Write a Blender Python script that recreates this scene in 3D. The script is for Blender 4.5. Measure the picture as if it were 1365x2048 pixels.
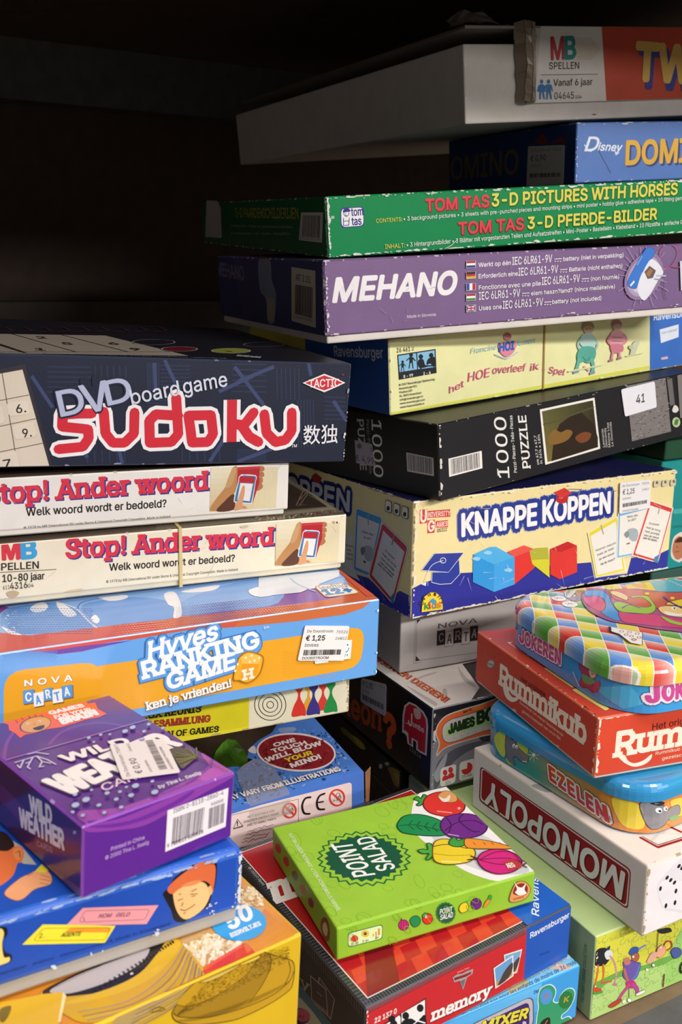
import bpy, math, random
from mathutils import Vector, Matrix
from mathutils.geometry import tessellate_polygon, delaunay_2d_cdt
for _o in list(bpy.data.objects): bpy.data.objects.remove(_o)
SC=bpy.context.scene; COL=SC.collection
rnd=random.Random(7)
UP=0.4263            # height of the camera above the shelf board
# ---------------------------------------------------------------- camera
F_PX=1890.83; PITCH=0.25007; ROLL=0.01260
POSE={
 'twister':(0.0985,0.8354,0.1182,0.4627,0.0255,-0.1038,0.3876,0.5242,0.0603),
 'domino':(0.2012,0.8734,0.0765,0.4035,0.0428,-0.0770,0.3078,0.2240,0.0493),
 'green':(-0.0107,0.6576,0.0078,0.3613,0.0467,-0.0799,0.3532,0.3733,0.0394),
 'mehano':(-0.0115,0.6428,-0.0482,0.4502,0.0189,-0.0558,0.3530,0.2169,0.0547),
 'hoi':(0.0352,0.6894,-0.1027,0.5914,0.0094,-0.0665,0.3306,0.2085,0.0550),
 'puzzle':(0.0707,0.6582,-0.1597,0.6451,-0.0221,-0.0706,0.3077,0.2280,0.0563),
 'knappe':(0.0526,0.6594,-0.2496,0.5381,-0.0233,0.0102,0.2772,0.2851,0.0891),
 'nova':(0.0469,0.6807,-0.3030,0.4406,-0.0228,0.0093,0.1300,0.1704,0.0519),
 'jumbo':(0.0676,0.6170,-0.3667,0.4781,-0.0225,0.0089,0.1200,0.2000,0.0643),
 'jokeren':(0.1643,0.4987,-0.2486,0.3578,-0.0162,0.0026,0.1880,0.1420,0.0305),
 'rummikub':(0.1506,0.4999,-0.2883,0.3313,-0.0289,0.0101,0.1880,0.1540,0.0392),
 'ezelen':(0.1737,0.4876,-0.3213,0.5497,-0.0259,0.0074,0.1639,0.1460,0.0314),
 'monopoly':(0.1756,0.4652,-0.3683,0.5022,-0.0260,0.0000,0.2350,0.1634,0.0459),
 'jigsaw':(0.1504,0.4657,-0.4264,0.4714,-0.0227,-0.0007,0.2820,0.2100,0.0568),
 'salad':(0.0008,0.4195,-0.3487,0.4052,-0.0211,-0.0113,0.1221,0.1025,0.0194),
 'memory':(0.0154,0.3922,-0.3884,0.5723,0.0042,-0.0184,0.1431,0.1514,0.0354),
 'mixer':(0.0129,0.3971,-0.4255,0.4897,0.0048,-0.0080,0.1467,0.1400,0.0365),
 'wild':(-0.1036,0.3331,-0.2491,0.7770,0.0089,0.0743,0.0771,0.1082,0.0325),
 'vintage':(-0.1977,0.2792,-0.2833,0.5787,0.0043,0.0582,0.1835,0.0850,0.0379),
 'bier':(-0.1659,0.2597,-0.4258,0.6547,0.0093,0.0440,0.1828,0.0900,0.1383),
 'onetouch':(-0.0888,0.5297,-0.4258,0.4616,0.0483,-0.0592,0.1232,0.1049,0.0890),
 'jeux':(-0.3589,0.4051,-0.2773,0.4103,0.0162,0.0029,0.3990,0.2850,0.0343),
 'hyves':(-0.3379,0.3769,-0.2428,0.4362,0.0251,0.0033,0.3990,0.2729,0.0508),
 'stop2':(-0.2778,0.4703,-0.1865,0.4204,0.0207,0.0127,0.3077,0.2510,0.0371),
 'stop1':(-0.3125,0.4559,-0.1453,0.4397,0.0209,0.0220,0.3078,0.2508,0.0345),
 'sudoku':(-0.2776,0.4684,-0.1021,0.4306,0.0329,0.0548,0.3077,0.2353,0.0627),
}

def _cam_axes():
    fw=Vector((0,math.cos(PITCH),-math.sin(PITCH))); u0=Vector((0,math.sin(PITCH),math.cos(PITCH))); r0=Vector((1,0,0))
    c,s=math.cos(ROLL),math.sin(ROLL)
    return r0*c+u0*s, u0*c-r0*s, fw
CR,CU,CF=_cam_axes()
cam=bpy.data.cameras.new('camera'); cam.sensor_fit='VERTICAL'; cam.sensor_height=36; cam.lens=36*F_PX/2048
cam.clip_start=.02; cam.dof.use_dof=True; cam.dof.focus_distance=.62; cam.dof.aperture_fstop=14
camo=bpy.data.objects.new('camera',cam); COL.objects.link(camo)
M=Matrix((( CR.x,CU.x,-CF.x,0),(CR.y,CU.y,-CF.y,0),(CR.z,CU.z,-CF.z,UP),(0,0,0,1)))
camo.matrix_world=M; SC.camera=camo
# ---------------------------------------------------------------- light
SC.view_settings.view_transform='Standard'; SC.view_settings.look='None'; SC.view_settings.exposure=0.0; SC.view_settings.gamma=1
SC.view_settings.use_curve_mapping=False
W=bpy.data.worlds.new('shop'); SC.world=W; W.use_nodes=True
W.node_tree.nodes['Background'].inputs[0].default_value=(1,.93,.88,1); W.node_tree.nodes['Background'].inputs[1].default_value=.16
SHELF_YAW=math.radians(29)
SX=Vector((math.cos(SHELF_YAW),math.sin(SHELF_YAW),0)); SY=Vector((-SX.y,SX.x,0))     # along the shelf, into the shelf
FRONT=Vector((.149,.449,0))                                                          # a point on the shelf's front line
def shelf(a,b,z): return FRONT+SX*a+SY*b+Vector((0,0,z))
def tube(name,a,b,z,power,length,width,aim=(0,.1,.2)):
    l=bpy.data.lights.new(name,'AREA'); l.shape='RECTANGLE'; l.size=length; l.size_y=width; l.energy=power; l.color=(1,.95,.90)
    o=bpy.data.objects.new(name,l); COL.objects.link(o); p=shelf(a,b,z)
    zz=(p-shelf(*aim)).normalized(); xx=(SX-zz*SX.dot(zz)).normalized(); yy=zz.cross(xx)
    o.matrix_world=Matrix(((xx.x,yy.x,zz.x,p.x),(xx.y,yy.y,zz.y,p.y),(xx.z,yy.z,zz.z,p.z),(0,0,0,1)))
tube('aisle_tube',.9,-2.3,1.60,80,2.4,.14)
tube('aisle_tube_near',.1,-.85,2.25,27,2.4,.14)
tube('left_fill_strip',-1.3,-.7,2.3,16,2.0,.14)  # added fill, lifts the low left-hand faces near the shelf front
tube('front_fill_strip',1.6,-5.5,2.05,80,2.4,.3,(0,.3,.4))  # added low fill, brightens front faces the board above keeps dark
# ---------------------------------------------------------------- materials
def lin(c): c/=255.; return c/12.92 if c<=.04045 else ((c+.055)/1.055)**2.4
def rgb(c):
    if isinstance(c,str): c=[int(c[i:i+2],16) for i in (0,2,4)]
    return (lin(c[0]),lin(c[1]),lin(c[2]),1)
def ink_material(name,rough=.45,spec=.4,coat=0,var=.06,bump=.15,scale=900):
    m=bpy.data.materials.new(name); m.use_nodes=True; nt=m.node_tree; b=nt.nodes['Principled BSDF']
    at=nt.nodes.new('ShaderNodeAttribute'); at.attribute_name='ink'
    tc=nt.nodes.new('ShaderNodeTexCoord'); n1=nt.nodes.new('ShaderNodeTexNoise'); n1.inputs['Scale'].default_value=55; n1.inputs['Detail'].default_value=5
    mr=nt.nodes.new('ShaderNodeMapRange'); mr.inputs['From Min'].default_value=.3; mr.inputs['From Max'].default_value=.7
    mr.inputs['To Min'].default_value=1-var; mr.inputs['To Max'].default_value=1+var*.5
    mx=nt.nodes.new('ShaderNodeVectorMath'); mx.operation='MULTIPLY'
    n2=nt.nodes.new('ShaderNodeTexNoise'); n2.inputs['Scale'].default_value=scale; n2.inputs['Detail'].default_value=2
    bp=nt.nodes.new('ShaderNodeBump'); bp.inputs['Strength'].default_value=bump; bp.inputs['Distance'].default_value=.0004
    L=nt.links.new
    L(tc.outputs['Object'],n1.inputs['Vector']); L(tc.outputs['Object'],n2.inputs['Vector'])
    L(n1.outputs['Fac'],mr.inputs['Value']); L(at.outputs['Color'],mx.inputs[0]); L(mr.outputs['Result'],mx.inputs[1])
    L(mx.outputs['Vector'],b.inputs['Base Color']); L(n2.outputs['Fac'],bp.inputs['Height']); L(bp.outputs['Normal'],b.inputs['Normal'])
    b.inputs['Roughness'].default_value=rough; b.inputs['Specular IOR Level'].default_value=spec
    b.inputs['Coat Weight'].default_value=coat; b.inputs['Coat Roughness'].default_value=.08
    return m
CARD=ink_material('printed_card',.42,.35)
MATT=ink_material('matt_card',.75,.2)
GLOSS=ink_material('laminated_card',.22,.5,.25,.03,.05)
TIN=ink_material('printed_tin',.2,.5,.7,.02,.0)
PAPER=ink_material('label_paper',.6,.3,0,.03,.05)
DARKMAT=ink_material('dark_steel_paint',.6,.3,0,.2,.2,400)
def film_material(name,alpha,col,rough=.12):
    m=bpy.data.materials.new(name); m.use_nodes=True; nt=m.node_tree; b=nt.nodes['Principled BSDF']
    n=nt.nodes.new('ShaderNodeTexNoise'); n.inputs['Scale'].default_value=90; mr=nt.nodes.new('ShaderNodeMapRange')
    mr.inputs['To Min'].default_value=alpha*.7; mr.inputs['To Max'].default_value=alpha*1.2
    nt.links.new(n.outputs['Fac'],mr.inputs['Value']); nt.links.new(mr.outputs['Result'],b.inputs['Alpha'])
    b.inputs['Base Color'].default_value=rgb(col); b.inputs['Roughness'].default_value=rough; b.inputs['Specular IOR Level'].default_value=.5
    return m
TAPE=film_material('adhesive_tape',.36,(196,186,176))
# ---------------------------------------------------------------- lettering: outlines of a plain grotesque, drawn as polygons
_GL={32:[55],33:[58,[20,47,-1,103,20,0,-1,-103],[29,-1,-5,1,-5,3,-3,4,-1,5,1,5,3,5,5,2,5,1,5,-1,4,-2,3,-5,1,-5,-1,-5,-3,-4,-4,-3]],34:[95,[23,94,-2,56,19,0,-2,-56],[57,94,-2,56,19,0,-2,-56]],35:[130,[71,0,25,150,15,0,-24,-150],[3,41,3,15,112,0,-3,-15],[19,0,24,150,15,0,-24,-150],[12,93,2,16,113,0,-3,-16]],36:[132,[59,-22,0,194,13,0,0,-194],[66,-3,-15,2,-13,4,-11,6,-8,9,-5,10,-3,12,20,0,2,-8,3,-6,6,-5,7,-4,17,-3,10,1,8,3,8,4,5,5,4,7,1,7,-1,7,-3,5,-11,7,-15,6,-18,5,-16,6,-13,8,-7,11,-3,14,2,12,5,10,8,8,11,7,12,4,14,1,14,-1,12,-4,10,-7,8,-8,5,-10,2,-11,-19,0,-3,10,-7,8,-10,5,-13,1,-9,-1,-8,-2,-6,-4,-5,-5,-3,-6,-1,-6,1,-7,4,-6,11,-7,13,-5,15,-4,14,-4,14,-8,10,-12,3,-8,1,-9,-1,-12,-5,-10,-8,-9,-11,-7,-13,-4]],
37:[199,[52,83,-9,1,-7,4,-6,5,-5,6,-2,7,-1,8,0,8,1,8,3,7,4,6,6,5,7,3,9,1,9,-1,7,-3,6,-5,4,-6,2,-7,1,-8,0,-8,-1,-8,-2,-7,-4,-6,-6,-5,-7,-4],[52,97,6,1,5,4,2,6,1,6,0,8,-3,12,-5,4,-6,1,-7,-1,-4,-4,-3,-6,-1,-6,0,-8,1,-6,3,-6,4,-4],[148,-3,-9,1,-7,3,-6,5,-4,7,-3,7,-1,8,0,7,1,8,3,8,4,6,6,5,7,3,9,1,9,-1,7,-3,6,-5,4,-6,2,-8,1,-8,0,-7,-1,-8,-2,-7,-4,-7,-6,-5,-7,-3],[148,10,6,2,5,4,2,5,1,7,0,7,-3,13,-5,4,-6,1,-7,-1,-4,-4,-3,-6,-1,-7,0,-7,1,-7,3,-5,4,-4],[39,0,103,150,17,0,-103,-150]],38:[132,[58,-2,-14,1,-11,4,-10,7,-7,8,-4,10,-2,11,1,9,3,8,11,13,16,13,23,17,6,5,5,7,2,8,-1,7,-4,5,-5,4,-8,1,-9,-2,-7,-7,-3,-9,3,-11,7,-11,10,-12,69,-84,-22,0,-56,68,-15,18,-10,15,-3,8,-1,8,1,10,4,8,5,7,8,5,9,3,10,1,10,-1,9,-3,8,-5,5,-7,3,-7,1,-9,-2,-12,-7,-11,-10,-10,-30,-22,-14,-13,-2,-6,-1,-6,0,-7,3,-6,5,-5,5,-4,7,-3,8,0,9,1,8,2,15,11,6,8,4,9,3,10,1,11,17,0,-1,-13,-2,-11,-8,-15,-7,-9,-4,-4,-8,-7,-10,-5,-11,-3]],
39:[61,[23,94,-2,56,19,0,-2,-56]],40:[81,[26,61,4,34,9,35,13,29,18,0,-14,-33,-8,-34,-3,-31,2,-27,8,-29,15,-33,-18,0,-11,22,-8,22,-5,23]],41:[81,[11,-28,14,33,8,29,3,27,-3,31,-9,34,-13,33,17,0,14,-29,9,-35,3,-34,-1,-23,-5,-22,-8,-23,-12,-21]],42:[134,[59,66,2,32,-27,-18,-8,13,29,15,-29,14,8,13,27,-17,-2,32,15,0,-1,-32,26,17,8,-13,-29,-14,29,-15,-8,-13,-26,18,1,-32]],43:[134,[58,10,0,97,17,0,0,-97],[18,51,0,16,97,0,0,-16]],44:[55,[11,-35,9,56,20,0,-15,-56]],45:[134,[99,72,0,-17,-65,0,0,17]],46:[55,[28,-1,-5,1,-4,3,-3,4,-1,5,1,5,3,5,4,3,5,1,5,-1,5,-3,3,-5,1,-5,-1,-5,-3,-4,-5,-3]],47:[73,[69,157,-48,-180,-17,0,49,180]],
48:[134,[67,-2,-16,2,-13,7,-10,11,-8,15,-4,19,-2,23,2,22,4,19,8,16,10,11,13,7,16,2,15,-2,13,-7,11,-11,7,-16,5,-19,1,-22,-1,-23,-5,-19,-7,-15,-11,-11,-13,-7],[67,15,10,1,9,6,6,8,5,12,3,15,1,18,-1,18,-3,15,-5,12,-6,8,-9,6,-10,2,-10,-2,-9,-6,-7,-8,-5,-12,-3,-15,-1,-18,1,-18,3,-15,5,-12,7,-8,9,-6]],49:[134,[23,0,0,16,92,0,0,-16],[81,150,0,-150,-18,0,0,132,-1,0,-37,-26,0,20,33,24]],50:[134,[19,0,0,14,50,53,14,16,9,13,2,14,-1,7,-2,6,-5,6,-5,3,-15,4,-8,-1,-7,-3,-6,-4,-4,-6,-3,-7,-1,-8,-18,0,2,12,4,11,8,10,9,6,12,5,12,1,13,-1,11,-5,9,-6,7,-9,5,-10,1,-11,-3,-16,-10,-18,-20,-23,-34,-35,0,-1,70,0,0,-17]],51:[134,[64,-2,-13,1,-12,4,-10,6,-8,8,-6,10,-2,12,19,0,2,-7,3,-6,5,-5,7,-4,15,-2,17,3,7,4,5,5,3,7,1,9,-1,8,-3,7,-5,6,-7,5,-10,3,-12,1,-13,0,0,15,39,44,0,1,-64,0,0,17,89,0,0,-14,-48,-54,0,3,16,0,13,-4,11,-6,7,-9,5,-11,2,-12,-2,-13,-5,-11,-8,-9,-10,-6,-12,-5]],
52:[134,[12,31,0,16,61,103,19,0,-60,-101,0,-1,90,0,0,-17],[83,0,0,36,0,7,0,51,18,0,0,-94]],53:[134,[65,-2,-12,1,-12,4,-9,7,-8,8,-4,9,-2,11,18,0,2,-6,3,-6,10,-8,14,-3,9,1,7,3,7,5,5,7,3,8,1,9,-1,9,-4,8,-4,7,-7,5,-8,4,-9,1,-15,-3,-11,-7,-18,2,8,76,80,0,0,-17,-64,0,-5,-44,1,0,12,7,16,2,10,-1,9,-2,8,-5,7,-6,5,-7,5,-9,2,-9,1,-11,-1,-14,-5,-12,-8,-10,-10,-8,-12,-4]],54:[134,[67,-2,-13,2,-12,4,-10,8,-7,10,-5,12,-1,14,1,11,4,11,16,30,34,50,21,0,-51,-73,-1,0,6,8,9,6,11,2,13,-2,11,-4,9,-7,7,-9,4,-12,2,-13,-2,-13,-5,-12,-7,-9,-10,-8,-11,-4],[67,14,8,1,7,3,6,5,5,7,3,8,1,8,-1,9,-3,8,-5,6,-6,5,-7,3,-8,1,-9,-1,-7,-3,-6,-5,-4,-6,-3,-8,-1,-8,1,-9,3,-8,4,-7,6,-5,7,-3]],55:[134,[29,0,66,132,0,1,-77,0,0,17,97,0,0,-18,-66,-132]],
56:[134,[67,-2,-15,1,-12,4,-10,7,-8,8,-5,10,-2,12,1,9,3,9,5,7,6,6,7,5,8,2,0,1,-10,4,-8,8,-5,10,-1,11,1,11,5,10,7,8,9,6,11,4,13,1,12,-1,11,-4,9,-6,8,-8,4,-10,2,-11,-2,-11,-5,-10,-8,-8,-9,-4,0,-1,7,-2,8,-5,6,-6,4,-7,3,-9,1,-9,-1,-12,-5,-10,-8,-8,-11,-7,-12,-4],[67,14,9,1,8,3,6,4,5,5,3,6,1,8,-1,8,-3,7,-5,5,-7,5,-7,2,-9,1,-9,-1,-8,-2,-7,-5,-5,-5,-3,-7,-1,-8,1,-8,3,-6,5,-5,6,-4,8,-3],[67,85,14,4,5,3,5,5,2,7,1,7,-1,7,-2,6,-4,5,-6,4,-14,3,-15,-3,-5,-4,-4,-5,-3,-6,-1,-7,1,-7,3,-7,4,-5,5,-3]],57:[134,[67,152,13,-2,11,-4,10,-8,7,-10,5,-12,2,-14,-2,-11,-3,-11,-17,-30,-34,-50,-21,0,51,73,2,0,-6,-8,-9,-6,-12,-2,-13,2,-11,4,-9,7,-7,9,-4,12,-1,13,1,13,5,12,7,9,10,8,12,4],[67,136,-8,-1,-8,-3,-6,-5,-4,-7,-3,-8,-1,-8,1,-9,3,-8,4,-6,6,-5,8,-3,8,-1,8,1,7,3,6,5,5,6,3,8,1,8,-1,9,-3,8,-5,7,-6,5,-7,3]],
58:[55,[28,-1,-5,1,-4,3,-3,4,-1,5,1,5,3,5,4,3,5,1,5,-1,5,-3,3,-5,1,-5,-1,-5,-3,-4,-5,-3],[28,80,-5,1,-4,3,-3,4,-1,5,1,5,3,5,4,3,5,1,5,-1,5,-3,3,-5,1,-5,-1,-5,-3,-4,-5,-3]],59:[55,[11,-35,9,56,20,0,-15,-56],[31,80,-6,1,-4,3,-3,4,-1,5,1,5,3,5,4,3,6,1,5,-1,4,-3,3,-5,1,-5,-1,-5,-3,-4,-4,-3]],60:[134,[19,52,0,13,95,48,0,-20,-72,-34,0,1,0,-3,0,1,72,-34,0,-20]],61:[134,[21,72,0,17,91,0,0,-17],[21,29,0,16,91,0,0,-16]],62:[134,[114,52,-95,-48,0,20,73,34,-1,-1,0,3,1,-1,-73,34,0,20,95,-48]],63:[106,[39,45,0,2,3,21,3,6,4,5,13,9,11,10,3,7,1,8,-1,7,-2,5,-9,8,-13,3,-12,-3,-9,-8,-3,-6,-1,-7,-19,0,2,11,4,10,7,8,9,6,11,4,11,1,13,-1,10,-4,9,-6,6,-8,4,-10,2,-10,-2,-12,-4,-9,-6,-8,-9,-7,-10,-8,-6,-8,-2,-14,0,-2],[48,-1,-5,1,-4,3,-3,4,-1,5,1,5,3,5,4,2,5,1,5,-1,5,-2,3,-5,1,-5,-1,-5,-3,-4,-5,-3]],
64:[199,[105,-40,-21,2,-19,4,-16,8,-13,10,-10,14,-8,16,-5,18,-1,21,1,20,5,18,8,16,10,13,13,11,16,8,18,4,20,2,19,-2,17,-5,15,-8,12,-10,9,-12,7,-14,4,-15,1,-16,-1,-21,-5,-20,-4,-8,-6,-6,-8,-4,-11,-1,-12,2,-10,5,-4,5,-1,5,-1,0,-4,-6,-5,-5,-8,-4,-11,-1,-12,1,-10,5,-8,8,-6,10,-3,12,-1,14,1,13,4,11,6,10,9,7,10,5,11,1,9,-1,8,-2,9,-8,1,0,0,9,16,0,0,-66,0,-6,3,-5,4,-3,6,-2,6,2,5,3,4,7,2,8,1,27,-1,12,-3,13,-5,11,-8,10,-10,9,-11,6,-14,4,-17,1,-16,-1,-15,-4,-12,-6,-11,-9,-8,-12,-6,-13,-4,-15,-1,-18,1,-17,4,-16,6,-13,9,-11,10,-9,14,-6,15,-4,17,-1,16,1,14,4,9,3,5,-15,-12,-3,-16,-4],[97,19,9,1,7,3,5,5,4,7,2,19,0,11,-3,8,-3,6,-6,4,-14,3,-8,-1,-7,-3,-5,-5,-4,-7,-3,-16,3,-17,3,-7,5,-6,7,-4]],65:[141,[5,0,54,150,22,0,56,-150,-21,0,-31,89,-7,21,-10,31,4,0,-9,-32,-7,-20,-31,-89],[32,42,0,17,77,0,0,-17]],
66:[134,[18,0,0,150,53,0,14,-1,12,-4,9,-7,6,-8,4,-9,1,-11,0,-9,-3,-7,-9,-10,-12,-5,0,-2,7,-1,7,-4,6,-5,6,-7,3,-9,1,-11,-1,-11,-4,-9,-7,-8,-9,-7,-13,-4,-16,-1],[37,17,35,0,15,1,10,6,6,7,2,9,-1,8,-3,6,-5,6,-6,4,-8,3,-9,1,-36,0],[37,84,33,0,15,3,6,4,4,5,3,6,1,8,-2,9,-5,7,-9,6,-12,1,-34,0]],67:[150,[79,-2,-19,2,-16,7,-13,12,-10,15,-7,19,-2,22,2,22,7,19,10,15,13,12,16,7,19,2,21,-3,10,-4,9,-6,7,-7,6,-9,5,-9,2,-11,-19,0,-5,13,-10,10,-12,6,-14,2,-13,-1,-12,-6,-10,-8,-7,-12,-5,-14,-1,-18,1,-18,5,-14,7,-12,10,-8,12,-6,13,-1,14,2,12,6,10,10,5,13,19,0,-2,-11,-5,-9,-6,-9,-7,-7,-9,-6,-10,-4,-10,-2]],68:[148,[65,0,-37,0,0,17,35,0,17,2,14,5,10,8,8,12,4,14,2,17,-2,17,-4,14,-8,12,-10,8,-13,5,-16,2,-38,0,0,17,39,0,21,-2,17,-7,14,-11,10,-15,6,-18,2,-22,-2,-22,-6,-18,-11,-15,-14,-11,-17,-7],[37,150,0,-150,-19,0,0,150]],69:[123,[18,0,0,150,92,0,0,-17,-73,0,0,-49,68,0,0,-17,-68,0,0,-50,74,0,0,-17]],
70:[121,[18,0,0,150,91,0,0,-17,-72,0,0,-51,65,0,0,-17,-65,0,0,-65]],71:[153,[79,-2,-19,2,-16,7,-13,12,-11,15,-6,19,-2,22,2,22,6,19,11,15,13,12,16,7,18,2,12,-1,10,-3,10,-4,9,-6,7,-7,6,-8,5,-10,3,-10,-20,0,-6,13,-9,10,-12,6,-15,2,-13,-1,-11,-5,-10,-9,-7,-12,-5,-14,-1,-18,1,-18,5,-14,7,-12,10,-8,12,-6,13,-1,12,1,11,4,8,7,7,8,4,11,1,13,6,-1,-45,0,0,16,58,0,0,-16,-2,-17,-6,-15,-10,-12,-12,-9,-15,-6]],72:[152,[18,0,0,150,19,0,0,-65,79,0,0,65,19,0,0,-150,-19,0,0,68,-79,0,0,-68]],73:[89,[9,0,0,17,26,0,0,116,-26,0,0,17,70,0,0,-17,-25,0,0,-116,25,0,0,-17]],74:[117,[55,-2,-18,3,-15,9,-9,14,-3,19,0,8,19,0,0,-8,2,-12,5,-9,8,-6,11,-1,10,1,8,6,5,9,2,12,0,107,19,0,0,-107,-3,-19,-9,-14,-15,-9]],75:[138,[31,43,0,21,10,13,10,12,11,12,45,49,25,0,-64,-69,-1,0],[18,0,0,150,19,0,0,-51,0,-33,0,-9,0,-57],[110,0,-55,76,12,15,65,-91]],76:[116,[18,0,0,150,19,0,0,-133,70,0,0,-17]],
77:[185,[18,0,0,150,27,0,37,-95,3,-8,3,-11,4,-11,3,-11,-4,0,3,10,3,12,4,11,3,8,36,95,27,0,0,-150,-18,0,0,86,0,10,0,13,0,13,0,13,2,0,-4,-14,-5,-14,-4,-12,-4,-9,-33,-86,-17,0,-34,86,-3,9,-4,11,-5,14,-5,15,2,0,0,-12,1,-13,0,-13,0,-11,0,-86]],78:[154,[18,0,0,150,22,0,61,-96,6,-10,7,-13,8,-15,-3,0,-1,16,0,14,0,11,0,93,19,0,0,-150,-23,0,-54,86,-8,12,-8,14,-12,21,3,1,1,-21,1,-16,0,-11,0,-86]],79:[157,[79,-2,-19,2,-16,7,-13,12,-10,15,-7,19,-2,22,2,22,7,19,10,15,13,12,16,7,19,2,18,-2,16,-7,14,-12,10,-15,6,-19,2,-22,-2,-22,-6,-19,-10,-15,-14,-12,-16,-7],[79,16,12,1,12,5,10,9,7,11,5,15,2,18,-2,18,-5,15,-7,11,-10,9,-12,5,-12,1,-13,-1,-12,-5,-9,-9,-8,-12,-5,-14,-1,-18,1,-18,5,-14,8,-12,9,-9,12,-5]],80:[131,[18,0,0,150,51,0,16,-2,13,-4,10,-8,7,-9,4,-12,2,-13,-2,-12,-4,-12,-7,-9,-10,-8,-13,-5,-16,-1,-37,0,0,16,37,0,10,1,9,4,6,4,4,7,3,7,1,8,-1,9,-3,7,-4,7,-6,4,-9,3,-11,1,-31,0,0,-133]],
81:[157,[72,47,20,0,17,-22,4,-6,25,-33,-20,0,-16,22,-4,5],[79,-2,-19,2,-16,7,-13,12,-10,15,-7,19,-2,22,2,22,7,19,10,15,13,12,16,7,19,2,18,-2,16,-7,14,-12,10,-15,6,-19,2,-22,-2,-22,-6,-19,-10,-15,-14,-12,-16,-7],[79,16,12,1,12,5,10,9,7,11,5,15,2,18,-2,18,-5,15,-7,11,-10,9,-12,5,-12,1,-13,-1,-12,-5,-9,-9,-8,-12,-5,-14,-1,-18,1,-18,5,-14,8,-12,9,-9,12,-5]],82:[132,[18,0,0,150,52,0,15,-1,13,-5,10,-7,7,-9,4,-11,2,-13,-2,-13,-4,-11,-7,-9,-10,-7,-13,-4,-15,-2,-42,0,0,17,41,0,10,1,9,3,6,4,4,6,3,7,1,8,-1,8,-3,7,-4,6,-6,5,-9,2,-10,1,-32,0,0,-133],[104,0,-36,68,21,0,37,-68]],
83:[132,[66,-3,-15,2,-13,4,-11,6,-8,9,-5,10,-3,12,20,0,2,-8,3,-6,6,-5,7,-4,17,-3,10,1,8,3,8,4,5,5,4,7,1,7,-1,7,-3,5,-11,7,-15,6,-18,5,-16,6,-13,8,-7,11,-3,14,2,12,5,10,8,8,11,7,12,4,14,1,14,-1,12,-4,10,-7,8,-8,5,-10,2,-11,-19,0,-3,10,-7,8,-10,5,-13,1,-9,-1,-8,-2,-6,-4,-5,-5,-3,-6,-1,-6,1,-7,4,-6,11,-7,13,-5,15,-4,14,-4,14,-8,10,-12,3,-8,1,-9,-1,-12,-5,-10,-8,-9,-11,-7,-13,-4]],84:[132,[9,133,0,17,114,0,0,-17,-47,0,0,-133,-19,0,0,133]],85:[153,[76,-2,-16,1,-15,6,-11,8,-9,11,-5,12,-2,15,0,99,19,0,0,-97,1,-11,3,-9,6,-7,8,-6,10,-4,11,-1,12,1,10,4,7,6,6,7,4,9,1,11,0,97,19,0,0,-99,-2,-15,-5,-12,-9,-11,-12,-8,-14,-6]],86:[141,[60,0,-55,150,20,0,32,-89,6,-20,10,-32,-4,0,10,32,6,20,31,89,21,0,-55,-150]],
87:[202,[46,0,-41,150,19,0,24,-92,4,-15,3,-15,3,-16,-2,0,3,16,3,15,4,15,24,92,22,0,24,-92,4,-15,3,-15,4,-16,-3,0,3,16,4,15,3,15,24,92,19,0,-41,-150,-22,0,-26,95,-4,20,-5,25,4,0,-4,-24,-5,-21,-26,-95]],88:[140,[5,0,59,84,0,-14,-55,80,22,0,21,-32,8,-11,6,-10,6,-11,-4,0,6,11,6,9,8,12,22,32,22,0,-56,-80,0,15,58,-85,-21,0,-27,38,-7,11,-5,9,-6,10,4,0,-6,-10,-5,-9,-7,-11,-27,-38]],89:[139,[60,0,0,61,-55,89,22,0,30,-48,9,-16,8,-18,-8,0,8,18,9,16,29,48,22,0,-55,-89,0,-61]],90:[129,[12,0,0,14,69,100,9,13,10,13,3,-6,-19,-1,-18,0,-54,0,0,17,105,0,0,-14,-67,-98,-11,-14,-10,-14,-2,6,18,1,18,0,55,0,0,-17]],91:[81,[30,-28,0,187,40,0,0,-15,-23,0,0,-157,23,0,0,-15]],92:[73,[53,-23,-49,180,17,0,48,-180]],93:[81,[11,-28,0,15,22,0,0,157,-22,0,0,15,40,0,0,-187]],94:[96,[46,137,5,0,0,-8,-5,0],[8,82,30,63,20,0,30,-63,-17,0,-24,50,2,0,-23,-50]],95:[94,[94,0,0,-17,-94,0,0,17]],96:[65,[34,126,-20,30,20,0,14,-30]],
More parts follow.
